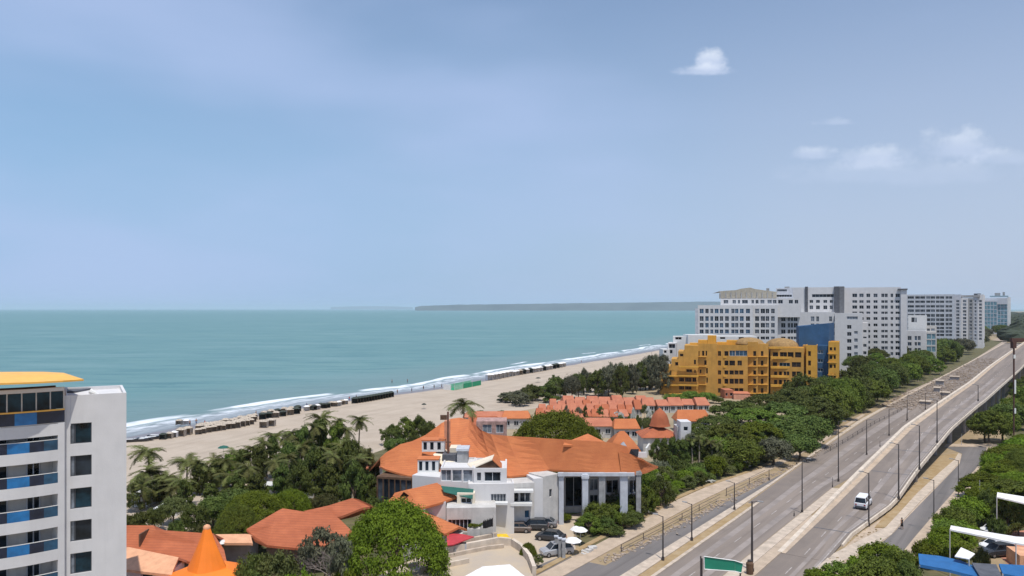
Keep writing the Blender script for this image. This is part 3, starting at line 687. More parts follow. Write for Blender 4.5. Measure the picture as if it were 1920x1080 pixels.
def palm(px, ytop, Y, label, group, sc=1.0, nf=20, loc=None):
    if loc is None: loc = ((px - 960) / F * Y, Y, 0); h = ZP(ytop, Y) - .6 * sc
    else: h = ytop
    o = empty('palm_tree', loc, label, 'palm tree', group, prng.uniform(0, 6))
    me, top = PT[prng.randrange(3)]; k = h / top[2]
    inst('trunk', me, o, (0, 0, 0), 0, (1, 1, k))
    for i in range(nf):
        f = inst('frond', FR[i % 4], o, (top[0], top[1], h)); f.rotation_euler = (prng.uniform(-.2, .2), RAD(prng.choice((-38, -20, -5, 12, 30)) + prng.uniform(-8, 8)), 2 * pi * i / nf * 2.4 + prng.uniform(-.2, .2)); s = sc * prng.uniform(.85, 1.1); f.scale = (s, s, s)
    return o
# ------------------------------------------------------------------ buildings
WM = {}
def window_mesh(wd, h, g, fr='frame', mull=1, sill=True):
    key = (round(wd, 2), round(h, 2), g, fr, mull, sill)
    if key in WM: return WM[key]
    mb = MB(); t = min(.09, wd * .07); x0, x1 = -wd / 2, wd / 2
    mb.quad((x0, 0, 0), (x1, 0, 0), (x1, 0, h), (x0, 0, h), m=1)
    for a, b, c, d in ((x0, x1, 0, t), (x0, x1, h - t, h), (x0, x0 + t, t, h - t), (x1 - t, x1, t, h - t)): mb.box(a, b, -.06, -.004, c, d)
    for k in range(1, mull + 1):
        x = x0 + wd * k / (mull + 1); mb.box(x - t * .4, x + t * .4, -.05, -.004, t, h - t)
    WM[key] = mb.mesh('window', [M[fr], M[g]]); return WM[key]
grng = random.Random(21)
def block(parent, A, B, z0, z1, depth, ops, wall, rec=.25, roofm=None, para=.0, name='wall', fr='frame', slant=None):
    """A,B: world 2D front corners, left and right; ops: (u0,u1,v0,v1,glass,mull) in metres along the front"""
    A = Vector(A[:2]); B = Vector(B[:2]); L = (B - A).length; u = (B - A) / L; n = Vector((u.y, -u.x)); inn = -n
    mb = MB()
    def W(x, z, d=0): q = A + u * x + inn * d; return (q.x, q.y, z)
    ops = [(max(.05, o[0]), min(L - .05, o[1]), max(z0 + .02, o[2]), min(z1 - .05, o[3])) + tuple(o[4:]) for o in ops]
    ops = [o for o in ops if o[1] - o[0] > .15 and o[3] - o[2] > .15]
    # rows: horizontal bands between distinct v-limits, holes cut inside each
    vs = sorted(set([z0, z1] + [o[2] for o in ops] + [o[3] for o in ops]))
    for a, b in zip(vs, vs[1:]):
        if b - a < 1e-4: continue
        mid = (a + b) / 2; hs = sorted((o[0], o[1]) for o in ops if o[2] < mid < o[3]); x = 0
        for h0, h1 in hs:
            if h0 > x + 1e-4: mb.quad(W(x, a), W(h0, a), W(h0, b), W(x, b))
            x = max(x, h1)
        if x < L: mb.quad(W(x, a), W(L, a), W(L, b), W(x, b))
    for o in ops:
        a, b, c, d = o[:4]
        mb.quad(W(a, c), W(b, c), W(b, c, rec), W(a, c, rec)); mb.quad(W(a, d, rec), W(b, d, rec), W(b, d), W(a, d))
        mb.quad(W(a, c, rec), W(a, d, rec), W(a, d), W(a, c)); mb.quad(W(b, c), W(b, d), W(b, d, rec), W(b, c, rec))
    z1b = z1 if slant is None else z1
    mb.quad(W(L, z0), W(L, z0, depth), W(L, z1, depth), W(L, z1)); mb.quad(W(0, z0, depth), W(0, z0), W(0, z1), W(0, z1, depth))
    mb.quad(W(L, z0, depth), W(0, z0, depth), W(0, z1, depth), W(L, z1, depth))
    rz = z1 - para
    if not roofm: mb.quad(W(0, rz), W(L, rz), W(L, rz, depth), W(0, rz, depth))
    if para:
        t = .25
        for a0, a1, b0, b1 in ((0, L, t, t),):
            mb.quad(W(t, rz, t), W(L - t, rz, t), W(L - t, z1, t), W(t, z1, t)); mb.quad(W(0, z1), W(L, z1), W(L - t, z1, t), W(t, z1, t))
            mb.quad(W(L, z1), W(L, z1, depth), W(L - t, z1, depth - t), W(L - t, z1, t)); mb.quad(W(0, z1, depth), W(0, z1), W(t, z1, t), W(t, z1, depth - t)); mb.quad(W(L, z1, depth), W(0, z1, depth), W(t, z1, depth - t), W(L - t, z1, depth - t))
            mb.quad(W(L - t, rz, t), W(L - t, rz, depth - t), W(L - t, z1, depth - t), W(L - t, z1, t)[0:3])
            mb.quad(W(t, rz, depth - t), W(t, rz, t), W(t, z1, t), W(t, z1, depth - t)); mb.quad(W(L - t, rz, depth - t), W(t, rz, depth - t), W(t, z1, depth - t), W(L - t, z1, depth - t))
    wo = mb.build(name, wall, parent)
    if roofm:
        mr = MB(); mr.quad(W(-.1, rz + .01, -.1), W(L + .1, rz + .01, -.1), W(L + .1, rz + .01, depth + .1), W(-.1, rz + .01, depth + .1)); mr.quad(W(-.1, rz + .2, -.1), W(L + .1, rz + .2, -.1), W(L + .1, rz + .2, depth + .1), W(-.1, rz + .2, depth + .1))
        for p, q in (((-.1, -.1), (L + .1, -.1)), ((L + .1, -.1), (L + .1, depth + .1)), ((L + .1, depth + .1), (-.1, depth + .1)), ((-.1, depth + .1), (-.1, -.1))):
            mr.quad(W(p[0], rz + .01, p[1]), W(q[0], rz + .01, q[1]), W(q[0], rz + .2, q[1]), W(p[0], rz + .2, p[1]))
        mr.build('roof', roofm, parent)
    ang = atan2(u.y, u.x); pw = parent_world(parent)
    for o in ops:
        g = o[4] if len(o) > 4 and o[4] else 'gl'
        if isinstance(g, (list, tuple)): g = grng.choice(g)
        ml_ = o[5] if len(o) > 5 else 1
        c = W((o[0] + o[1]) / 2, o[2], rec - .01)
        inst('window', window_mesh(o[1] - o[0], o[3] - o[2], g, fr, ml_), parent, Vector(c) - pw, ang)
    return A, u, inn, L
def pxu(A, u, px):
    """distance along the wall line A+u*t that is seen at pixel column px"""
    k = (px - 960) / F; return (k * A.y - A.x) / (u.x - k * u.y)
def pblock(parent, pxA, YA, pxB, YB, ytop, z0, depth, wins, wall, **kw):
    """wins: (px0,px1,py0,py1,glass,mull)"""
    A = Vector(((pxA - 960) / F * YA, YA)); B = Vector(((pxB - 960) / F * YB, YB)); u = (B - A).normalized()
    Ym = (YA + YB) / 2; ops = []
    for q in wins:
        a, b = pxu(A, u, q[0]), pxu(A, u, q[1]); Yq = A.y + u.y * (a + b) / 2
        ops.append((a, b, ZP(q[3], Yq), ZP(q[2], Yq)) + tuple(q[4:]))
    z1 = ytop if kw.pop('zabs', False) else ZP(ytop, Ym)
    return block(parent, A, B, z0, z1, depth, ops, wall, **kw)
def grid(cols, rows, g='gl', mull=1): return [(a, b, c, d, g, mull) for a, b in cols for c, d in rows]
def zz(ox, oy, k, x=None, y=None): return None
# --- A. curved white hotel at the left edge
A0 = Vector((-37.8, 73.2)); ua = Vector((-.866, -.5)); LA = 5.35; C0 = A0 + ua * LA      # C0: left corner of the windowed face
hotel = empty('curved_hotel', (C0.x - 6, C0.y, 0), 'white curved hotel tower with blue glass balconies and an amber roof canopy', 'hotel')
wr = [(ZP(y1, 72) , ZP(y0, 72)) for y0, y1 in ()]
rowsA = [(25.8 - 2.7 - i * 3.09 - 1.95, 25.8 - 2.7 - i * 3.09) for i in range(8)]
uA = -ua
opsA = [(.62, 2.38, a, b, None) for a, b in rowsA]
block(hotel, C0, A0, 0, 25.75, 9, [o[:4] + ('skipglass',) for o in []], M['white'], name='wall') if False else None
def big_window(parent, c, ang, wd, h, g='glt'):
    pw = parent_world(parent); mb = MB(); x0, x1 = -wd / 2, wd / 2; t = .07
    for a, b, cc, d in ((x0, x1, 0, t), (x0, x1, h - t, h), (x0, x0 + t, t, h - t), (x1 - t, x1, t, h - t), (x0 + wd * .2, x0 + wd * .2 + .07, t, h - t)): mb.box(a, b, -.07, -.012, cc, d)
    me = WM.setdefault(('bwf', round(wd, 2), round(h, 2)), mb.mesh('window', M['framed']))
    wv = inst('window', me, parent, Vector(c) - pw, ang)
    m2 = MB(); m2.box(x0 + .01, x1 - .01, -.01, .02, .01, h - .01); key = ('bwp', round(wd, 2), round(h, 2), g)
    if key not in WM: WM[key] = m2.mesh('pane', M[g])
    inst('pane', WM[key], wv)
    m3 = MB(); m3.box(x0 + .08, x0 + wd * .2 - .03, -.035, -.012, .06, h - .06); k3 = ('bwc', round(wd, 2), round(h, 2))
    if k3 not in WM: WM[k3] = m3.mesh('curtain', M['gll'])
    inst('curtain', WM[k3], wv)
    return wv
def hole_block(parent, A, B, z0, z1, depth, ops, wall, rec):
    a, u, inn, L = block(parent, A, B, z0, z1, depth, [], wall) if not ops else (None,) * 4
_inst = inst
# windowed slab with parapet
def wall_with_windows(parent, A, B, z0, z1, depth, ops, wall, rec=.22):
    global inst
    got = []
    def fake(name, me, parent_, loc=(0, 0, 0), rz=0, sc=None):
        got.append((loc, rz)); return None
    inst = fake
    block(parent, A, B, z0, z1, depth, ops, wall, rec=rec, para=.35)
    inst = _inst
    return got
got = wall_with_windows(hotel, C0, A0, 0, 25.78, 8.5, opsA, M['white'])
pw = parent_world(hotel)
for loc, rz in got: big_window(hotel, Vector(loc) + pw, rz, 1.76, 1.95, grng.choice(['glt', 'gl', 'glt']))
mb = MB(); nA = Vector((uA.y, -uA.x))
def WA(t, z, d): q = C0 + uA * t + nA * d; return (q.x, q.y, z)
for zc in (25.0,): pass
mb.quad(WA(.62, 22.9, .012), WA(.66, 22.9, .012), WA(.66, 25.7, .012), WA(.62, 25.7, .012)); mb.build('downpipe', M['greyl'], hotel)
# curved balcony front: arc in plan starting at the corner C0, running left and towards the camera
arcp = []
p = C0.copy(); hd = atan2(-.62, -.78); arcp.append(p.copy())
hd0 = RAD(180 + 46); 
for i in range(26):
    a = hd0 - RAD(1.0) * max(0, i - 1) * 1.9; p = p + Vector((cos(a), sin(a))) * .55; arcp.append(p.copy())
def offset_path(pts, d):
    out = []
    for i, q in enumerate(pts):
        t = (pts[min(i + 1, len(pts) - 1)] - pts[max(i - 1, 0)]).normalized(); nn = Vector((-t.y, t.x)) ; out.append(q + nn * d)   # towards camera/right side when travelling left
    return out
def band(name, pts, d0, d1, z0, z1, m, parent, i0=0, i1=None, **kw):
    a = offset_path(pts, d0)[i0:i1]; b = offset_path(pts, d1)[i0:i1]; mb = MB()
    for k in range(len(a) - 1):
        q = [a[k], a[k + 1], b[k + 1], b[k]]; V = [(v.x, v.y, z0) for v in q] + [(v.x, v.y, z1) for v in q]; s = len(mb.v); mb.v += V
        fs = [(3, 2, 1, 0), (4, 5, 6, 7), (0, 1, 5, 4), (2, 3, 7, 6)] + ([(3, 0, 4, 7)] if k == 0 else []) + ([(1, 2, 6, 5)] if k == len(a) - 2 else [])
        for f in fs: mb.f.append(tuple(s + i for i in f)); mb.m.append(0)
    o = mb.build(name, m, parent, **kw); 
    return o
INN = 1.3
levels = [25.8 - 2.7 - i * 3.09 - .33 for i in range(8)]     # top of balcony glass
side = 1 if offset_path(arcp, 1)[3].y < arcp[3].y else -1    # side*+d points towards the camera
ti = -side
wallc = band('wall', arcp, ti * INN, ti * (INN + .25), 0, 24.2, M['white2'], hotel)
for i, zt in enumerate(levels):
    zt = zt - .95
    fl = band('balcony_slab', arcp, ti * (INN - .02), side * .55, zt - 2.0, zt - 1.78, M['white'], hotel)
    bn = band('balcony_front', arcp, side * .56, side * .40, zt - 1.98, zt - .98, M['white'], hotel, i0=1)
    k = 1; j = 0
    pat = [(1, 3, 'glrm'), (3, 5, 'glrd'), (5, 8, 'glrb'), (8, 11, 'glrd'), (11, 14, 'glrb'), (14, 17, 'glrd'), (17, 20, 'glrb'), (20, 24, 'glrd')]
    for a, b, g in pat: band('glass_panel', arcp, side * .53, side * .49, zt - .97, zt - .02, M[g], hotel, i0=a, i1=b + 1)
    band('handrail', arcp, side * .55, side * .47, zt - .015, zt + .035, M['whitepaint'], hotel, i0=1)
    # dark doors in the recessed wall
    inner = offset_path(arcp, ti * (INN - .03))
    for a, b, g in ((3, 5, 'gl'), (8, 12, 'gl'), (14, 18, 'gl')):
        m2 = MB(); pa, pb = inner[a], inner[b]; uu = (pb - pa).normalized(); nn = Vector((-uu.y, uu.x)) * side
        V = [pa - nn * .02, pb - nn * .02, pb + nn * .05, pa + nn * .05]; m2.prism([(v.x, v.y) for v in V][::-1], zt - 1.75, zt + 1.0)
        dr = m2.build('balcony_door', M[g], hotel)
        m3 = MB()
        for q in (pa, (pa + pb) / 2, pb): m3.box(q.x - .04, q.x + .04, q.y - .04, q.y + .06, zt - 1.75, zt + 1.0, fr=lambda x, y, z, nn=nn: (x + nn.x * .05, y + nn.y * .05, z))
        m3.build('door_frame', M['greyl'], dr)
band('wall', arcp, side * .5, ti * .2, zt + 40, zt + 41, M['white'], hotel) if False else None
# corner pier between balconies and windowed face
band('wall', arcp, side * .58, ti * INN, 0, 24.3, M['white'], hotel, i0=0, i1=2)
# roof terrace
topz = 23.9
band('wall', arcp, side * .56, side * .38, topz - 1.95 + .25, topz - .55, M['white'], hotel, i0=1)
band('terrace_slab', arcp, side * .56, ti * 7.5, topz - .62, topz - .38, M['white'], hotel, i0=0)
for a, b, g in ((0, 4, 'glrd'), (4, 7, 'glrb'), (7, 12, 'glrd'), (12, 20, 'glrm')): band('glass_panel', arcp, side * .60, side * .56, topz - .5, topz + .6, M[g], hotel, i0=a, i1=b + 1)
band('terrace_trim', arcp, side * .66, side * .3, topz + .62, topz + .74, M['canopy'], hotel)
for a in range(0, 20, 2): band('glass_panel', arcp, side * .3, side * .26, topz + .76, topz + 2.35, M['glt'], hotel, i0=a, i1=a + 3)
for a in range(0, 22, 2):
    q = offset_path(arcp, side * .28)[a]; m2 = MB(); m2.box(q.x - .05, q.x + .05, q.y - .05, q.y + .05, topz + .74, topz + 2.75); m2.build('post', M['polew'], hotel)
band('wall', arcp, ti * 2.2, ti * 2.5, topz - .3, topz + 2.7, M['brown'], hotel)
band('beam', arcp, side * .4, side * .1, topz + 2.4, topz + 2.75, M['white'], hotel)
# canopy: lens-shaped shell with a pointed right tip
cz = ZP(714, 70.5)
tip = P(157, 711, 71.5); cpts_f = [P(118, 713.5, 69.2), P(60, 716.5, 67.0), P(0, 718.5, 65.2), P(-60, 719, 64.2)]
cpts_b = [P(120, 701, 78), P(90, 697.5, 80), P(40, 697, 82), P(0, 697.5, 83), P(-60, 698, 84)]
mb = MB(); f_ = [tip] + cpts_f; b_ = [tip] + cpts_b
V = []; Fc = []; n = 5
for i in range(5):
    a = f_[i]; b = b_[i]
    if i == 0: V += [a] * 1; continue
    m1 = a.lerp(b, .33); m1.z += .35; m2 = a.lerp(b, .7); m2.z += .3; V += [a, m1, m2, b]
Fc += [(0, 2, 1), (0, 3, 2), (0, 4, 3)]
for i in range(3):
    for k in range(3): a = 1 + i * 4 + k; Fc.append((a, a + 1, a + 5, a + 4))
Fc = [tuple(f) for f in Fc]
mb.shell(V, Fc, .16); mb.build('roof_canopy', M['canopy'], hotel)
q = P(140, 742, 78); m2 = MB(); m2.box(q.x - 6, q.x + 1.2, q.y - 2, q.y + 2, 24.0, q.z + .7); m2.build('rooftop_shed', M['greyd'], hotel)
dish = empty('roof_antenna', P(178, 738, 75), 'small white dish on the roof of the curved hotel', 'antenna')
mb = MB(); q = Vector(dish.location); mb.tube([q + Vector((0, 0, -.8)), q], .05); mb.build('mast', M['polew'], dish)
mb = MB(); mb.tube([q + Vector((-.45, 0, .25)), q + Vector((.35, 0, -.1))], [.28, .1], 8); mb.build('reflector', M['whitepaint'], dish)

# --- far white hotels ------------------------------------------------------------
def rayframe(px, Y, pxB, extra=2.0):
    """front line starting at pixel column px, depth Y, square to the ray through px plus a few degrees; returns Y at pxB"""
    k = (px - 960) / F; th = math.atan(k) + RAD(extra); A = Vector((k * Y, Y)); u = Vector((cos(th), -sin(th))); t = pxu(A, u, pxB); return (A + u * t).y
def fb(parent, x0, x1, Y, ytop, z0, depth, wins, wall, **kw):
    Y1 = rayframe(x0, Y, x1, kw.pop('extra', 2.0)); return pblock(parent, x0, Y, x1, Y1, ytop, z0, depth, wins, wall, **kw)
def fl(x0, Y, xa, xb, d, ytop, z0, depth, wins, wall, **kw):
    return pblock(kw.pop('par'), xa, rayframe(x0, Y, xa) - d, xb, rayframe(x0, Y, xb) - d, ytop, z0, depth, wins, wall, **kw)
def Z6(x): return 1220 + x / 4.5
def Z6y(y): return 520 + y / 4.5
def Z7(x): return 1480 + x / 4.364
def Z7y(y): return 520 + y / 4.364
def cc(f, L): return [(f(a), f(b)) for a, b in L]
h1 = empty('beach_hotel', (P(1400, 640, 365).x, 370, 0), 'long low white hotel with grey-blue windows and a tan rooftop hall', 'hotel')
cols = cc(Z6, [(413, 447), (460, 490), (503, 528), (540, 573), (583, 612), (627, 660), (680, 708), (712, 740), (752, 785), (803, 838)])
colsb = cc(Z6, [(880, 915), (928, 965), (970, 1000), (1015, 1047)]); colsc = cc(Z6, [(1100, 1138), (1155, 1178), (1181, 1203), (1207, 1240)])
rws = cc(Z6y, [(265, 305), (328, 370), (385, 425), (440, 475)]); rws.append((Z6y(500), Z6y(526)))
GL = ['gl', 'glb', 'glg', 'glg', 'gl']
fb(h1, Z6(398), Z6(862), 361, Z6y(235), 0, 25, grid(cols, rws, ['glb', 'glg', 'gl', 'glb']), M['white'], para=.6)
fb(h1, Z6(863), Z6(1072), 358.5, Z6y(235), 0, 25, grid(colsb, rws, ['gl', 'glg', 'gll', 'gl']), M['white'], para=.6)
fb(h1, Z6(1073), Z6(1262), 359.5, Z6y(236), 0, 25, grid(colsc, rws, ['gl', 'glg', 'gl']), M['white'], para=.6)
fb(h1, Z6(375), Z6(399), 361.5, Z6y(262), 0, 20, [], M['greyl'])
fb(h1, Z6(590), Z6(1262), 365, Z6y(178), 30, 18, grid(cc(Z6, [(615, 655), (690, 720), (735, 755), (770, 820), (850, 872), (885, 910), (925, 960), (985, 1022), (1030, 1062), (1075, 1115), (1165, 1200), (1215, 1245)]), [(Z6y(190), Z6y(222))], ['gl', 'glg', 'gl', 'gll']), M['white'])
for i in range(22):   # roof balustrade fins
    pass
mb = MB(); Yb = 366
V = [P(Z6(x), Z6y(y), Yb + d) for x, y, d in ((578, 168, 0), (1062, 172, 0), (1062, 172, 14), (578, 168, 14))]
mb.prism([(v.x, v.y) for v in V], ZP(Z6y(176), Yb), ZP(Z6y(140), Yb)); mb.build('rooftop_hall', M['tanroof'] if False else mat('taupe_render', (.36, .33, .27), .85, var=.1, streak=.3), h1)
prof = [(580, 140, 118), (640, 140, 112), (720, 140, 108), (760, 140, 96), (840, 140, 86), (880, 140, 98), (980, 140, 112), (1062, 140, 122)]
mb = MB()
for a, b in zip(prof, prof[1:]):
    p0, p1 = P(Z6(a[0]), 0, Yb), P(Z6(b[0]), 0, Yb); zb = ZP(Z6y(140), Yb) + .02
    mb.quad((p0.x, Yb, zb), (p1.x, Yb, zb), (p1.x, Yb, ZP(Z6y(b[2]), Yb)), (p0.x, Yb, ZP(Z6y(a[2]), Yb)))
    mb.quad((p0.x, Yb, ZP(Z6y(a[2]), Yb)), (p1.x, Yb, ZP(Z6y(b[2]), Yb)), (p1.x, Yb + 13, ZP(Z6y(b[2]), Yb) - .8), (p0.x, Yb + 13, ZP(Z6y(a[2]), Yb) - .8))
mb.build('rooftop_hall', bpy.data.materials['taupe_render'], h1)
for i in range(11):
    x = Z6(590 + i * 44); p = P(x, 0, Yb - .3); mb = MB(); mb.box(p.x - .25, p.x + .25, Yb - .3, Yb + .02, ZP(Z6y(178), Yb), ZP(Z6y(128), Yb)); mb.build('pilaster', M['grey'], h1)
fb(h1, Z6(1056), Z6(1198), 367, Z6y(92), 34, 10, [(Z6(1066), Z6(1150), Z6y(100), Z6y(120), 'glg', 4), (Z6(1062), Z6(1192), Z6y(146), Z6y(166), 'gl', 5)], M['greyl'])
fb(h1, Z6(1130), Z6(1170), 367.5, Z6y(78), 40, 4, [], M['grey'])
fb(h1, Z6(975), Z6(1000), 367.5, Z6y(92), 38, 3, [], M['grey'])
# tower group
h2 = empty('white_tower_hotel', (P(1600, 640, 415).x, 415, 0), 'tall white tower hotel with rows of small dark windows and a dark vertical band', 'hotel')
fb(h2, Z7(-40), Z7(455), 402, Z7y(82), 0, 28, grid(cc(Z7, [(165, 195), (218, 250), (278, 310), (330, 357)]), cc(Z7y, [(185, 210), (230, 262), (284, 292)]), ['gl', 'gl', 'glg']) + [(Z7(185), Z7(365), Z7y(137), Z7y(163), 'gl', 5)], M['white'], para=.6)
fl(Z7(-40), 402, Z7(128), Z7(152), .5, Z7y(76), 10, 3, [], M['greyd'], par=h2)
fl(Z7(-40), 402, Z7(366), Z7(408), 1.4, Z7y(74), 10, 8, [], M['greyd'], par=h2)
fl(Z7(-40), 402, Z7(409), Z7(450), 1.2, Z7y(74), 10, 8, [], par=h2, wall=mat('slate_cladding', (.16, .165, .175), .6, var=.1))
for x in (40, 60, 170, 330): fb(h2, Z7(x), Z7(x + 16), 404, Z7y(82 if x > 100 else 100), 44, 2, [], M['greyl'])
cols = cc(Z7, [(515, 555), (572, 608), (630, 662), (688, 722), (752, 778), (781, 805), (828, 850), (868, 905)])
rws = cc(Z7y, [(133, 163), (187, 210), (230, 258), (280, 300), (325, 350), (378, 402), (430, 452), (472, 497), (520, 543), (565, 592), (612, 640), (668, 692)])
fb(h2, Z7(452), Z7(912), 410, Z7y(82), 0, 24, grid(cols, rws, ['gl', 'gl', 'gl', 'glg']), M['white'], para=.6)
fl(Z7(452), 410, Z7(912), Z7(962), 1, Z7y(100), 0, 22, [], M['white'], par=h2)
fl(Z7(452), 410, Z7(886), Z7(968), 1.6, Z7y(92), ZP(Z7y(102), 398), 12, [], M['greyd'], par=h2)
# lower wing towards the road
fb(h2, Z7(90), Z7(372), 392, Z7y(284), 0, 14, grid(cc(Z7, [(175, 205), (220, 243), (325, 350), (365, 371)]), cc(Z7y, [(320, 362), (378, 415), (445, 470)]), ['glg', 'gl', 'gll']), M['white'], para=.5)
fb(h2, Z7(372), Z7(598), 384, Z7y(292), 0, 18, grid(cc(Z7, [(472, 508)]), cc(Z7y, [(390, 422), (448, 480), (505, 537), (565, 597), (620, 652), (682, 715), (742, 772)]), 'gl') + grid(cc(Z7, [(530, 560)]), cc(Z7y, [(440, 465), (500, 530), (555, 585), (612, 640), (668, 695)]), 'gll') + [(Z7(470), Z7(560), Z7y(320), Z7y(345), 'gll', 3)], M['white'], para=.5)
fb(h2, Z7(598), Z7(640), 388, Z7y(370), 0, 12, grid([(Z7(604), Z7(632))], cc(Z7y, [(430, 452), (485, 500), (545, 570), (605, 632), (660, 690)]), ['glg', 'gl']), M['white'])
h3 = empty('terraced_apartments', (P(1715, 650, 430).x, 435, 0), 'small stepped white apartment block in front of the grey office slab', 'building')
fb(h3, Z7(972), Z7(1122), 440, Z7y(312), 0, 14, [(Z7(998), Z7(1026), Z7y(328), Z7y(368), 'gl', 1), (Z7(1030), Z7(1042), Z7y(330), Z7y(368), 'gll', 0)], M['whitepaint'], para=.5)
fb(h3, Z7(1110), Z7(1200), 436, Z7y(398), 0, 14, grid(cc(Z7, [(1125, 1150), (1160, 1190)]), [(Z7y(418), Z7y(440))], 'gll'), M['white2'], para=.5)
fb(h3, Z7(915), Z7(1118), 430, Z7y(438), 0, 10, grid(cc(Z7, [(922, 955), (968, 1000), (1025, 1045), (1050, 1075)]), cc(Z7y, [(480, 515), (530, 560), (578, 602), (618, 652)]), ['gll', 'glg', 'glb', 'glg']), M['white'], para=.5)
fb(h3, Z7(1118), Z7(1200), 431, Z7y(448), 0, 10, grid(cc(Z7, [(1124, 1160), (1163, 1196)]), cc(Z7y, [(462, 505), (512, 555), (565, 610)]), 'glcy', 2), M['white2'])
h4 = empty('grey_office_slab', (P(1745, 640, 650).x, 655, 0), 'dark grey glass slab with white floor bands behind the stepped block', 'building')
cols = cc(Z7, [(968, 1020), (1030, 1068), (1071, 1110), (1120, 1153), (1156, 1192), (1200, 1230), (1233, 1267), (1278, 1304), (1307, 1332)])
rws = cc(Z7y, [(155, 176), (190, 210), (228, 248), (262, 284), (300, 325), (335, 360), (370, 395), (405, 425), (433, 455), (462, 482), (500, 525)])
fb(h4, Z7(960), Z7(1352), 650, Z7y(140), 0, 40, grid(cols, rws, ['gl', 'glg', 'gl'], 2), M['greyl'])
for i, (a, b, yt, mt) in enumerate(((1352, 1405, 140, 'greyl'), (1406, 1462, 170, 'white'), (1463, 1505, 170, 'grey'), (1506, 1540, 150, 'greyl'), (1541, 1586, 140, 'white'))):
    fb(h4, Z7(a), Z7(b), 648 - i, Z7y(yt), 0, 40, grid([(Z7(a + (b - a) * .25), Z7(a + (b - a) * .75))], [(Z7y(185 + k * 28), Z7y(205 + k * 28)) for k in range(12)], ['glg', 'gll'], 1), M[mt])
fb(h4, Z7(1352), Z7(1560), 652, Z7y(146), 44, 20, [], M['grey'])
fb(h4, Z7(1510), Z7(1565), 651, Z7y(132), 44, 6, [], M['greyd'])
fb(h4, Z7(1205), Z7(1275), 640, Z7y(488), 0, 6, [], M['whitepaint'])
h5 = empty('blue_glass_tower', (P(1868, 600, 1000).x, 1010, 0), 'pale blue glass tower with white edges, farthest of the beachfront buildings', 'building')
fb(h5, Z7(1588), Z7(1700), 1000, Z7y(190), 0, 50, grid([(Z7(1592 + i * 27), Z7(1592 + i * 27 + 24)) for i in range(4)], [(Z7y(200 + k * 32), Z7y(200 + k * 32 + 29)) for k in range(7)], 'glcy', 2), M['greyl'])
fb(h5, Z7(1700), Z7(1785), 996, Z7y(168), 0, 50, grid([(Z7(1704 + i * 27), Z7(1704 + i * 27 + 24)) for i in range(3)], [(Z7y(180 + k * 32), Z7y(180 + k * 32 + 29)) for k in range(8)], 'glcy', 2), M['greyl'])
fb(h5, Z7(1785), Z7(1800), 995, Z7y(160), 0, 50, [], M['whitepaint'])
fb(h5, Z7(1578), Z7(1592), 994, Z7y(150), 0, 50, [], M['whitepaint'])
fb(h5, Z7(1592), Z7(1785), 1003, Z7y(172), 40, 30, [], M['greyl']); fb(h5, Z7(1640), Z7(1790), 1004, Z7y(150), 50, 20, [], mat('bluish_cladding', (.25, .36, .42), .4, var=.1)); fb(h5, Z7(1680), Z7(1725), 1004, Z7y(128), 50, 8, [], M['grey']); fb(h5, Z7(1745), Z7(1762), 1004, Z7y(120), 50, 8, [], M['grey'])
# --- small white house by the beach
h6 = empty('white_beach_house', (P(1270, 665, 320).x, 325, 0), 'small stepped white house between the beach and the ochre building', 'house')
pblock(h6, 1262, 322, 1302, 320, 631, 0, 9, [(1266, 1278, 632, 637, 'glt', 1)], M['whitepaint'], para=.3)
pblock(h6, 1252, 318, 1268, 317, 643, 0, 9, [(1254, 1266, 645, 653, 'gl', 1), (1254, 1261, 656, 663, 'gl', 0)], M['white'])
pblock(h6, 1243, 316, 1256, 316, 655, 0, 8, [(1245, 1250, 657, 662, 'gl', 0)], M['whitepaint'])
pblock(h6, 1290, 318, 1345, 318, 628, 0, 9, [], M['whitepaint'])
pblock(h6, 1338, 317, 1420, 316, 630.5, 0, 9, [(1350, 1360, 632, 636, 'gl', 0), (1385, 1395, 632, 636, 'gl', 0)], M['whitepaint'])

# --- ochre building ---------------------------------------------------------------
oc = empty('ochre_apartments', (P(1400, 742, 292).x, 298, 0), 'ochre yellow stepped apartment building with dark balcony windows and rounded roofs', 'apartment building')
rY = cc(Z6y, [(622, 664), (702, 745), (785, 822), (855, 900), (935, 975)])
def ow(L, rows=rY, g='gl', m=0): return grid(cc(Z6, L), rows, g, m)
fb(oc, Z6(75), Z6(175), 297, Z6y(818), 0, 14, [(Z6(105), Z6(150), Z6y(850), Z6y(880), 'glg', 1)], M['yellow'])
fb(oc, Z6(112), Z6(205), 296.4, Z6y(752), 0, 14, [(Z6(165), Z6(200), Z6y(785), Z6y(812), 'gl', 1), (Z6(155), Z6(200), Z6y(915), Z6y(948), 'glg', 2)], M['yellow'])
fb(oc, Z6(175), Z6(240), 295.8, Z6y(690), 0, 14, [(Z6(206), Z6(236), Z6y(715), Z6y(745), 'gl', 0)], M['yellow'])
fb(oc, Z6(232), Z6(285), 295.2, Z6y(625), 0, 14, [(Z6(246), Z6(276), Z6y(645), Z6y(668), 'gl', 0), (Z6(240), Z6(282), Z6y(845), Z6y(880), 'glg', 2), (Z6(240), Z6(282), Z6y(915), Z6y(948), 'glg', 2)], M['yellow'])
fb(oc, Z6(285), Z6(402), 294.6, Z6y(575), 0, 14, [(Z6(300), Z6(350), Z6y(775), Z6y(802), 'gl', 1), (Z6(290), Z6(345), Z6y(845), Z6y(882), 'glg', 3), (Z6(290), Z6(345), Z6y(915), Z6y(948), 'glg', 3), (Z6(365), Z6(382), Z6y(695), Z6y(735), 'glg', 0), (Z6(368), Z6(380), Z6y(780), Z6y(806), 'glg', 0), (Z6(352), Z6(384), Z6y(846), Z6y(882), 'glg', 1)], M['yellow'])
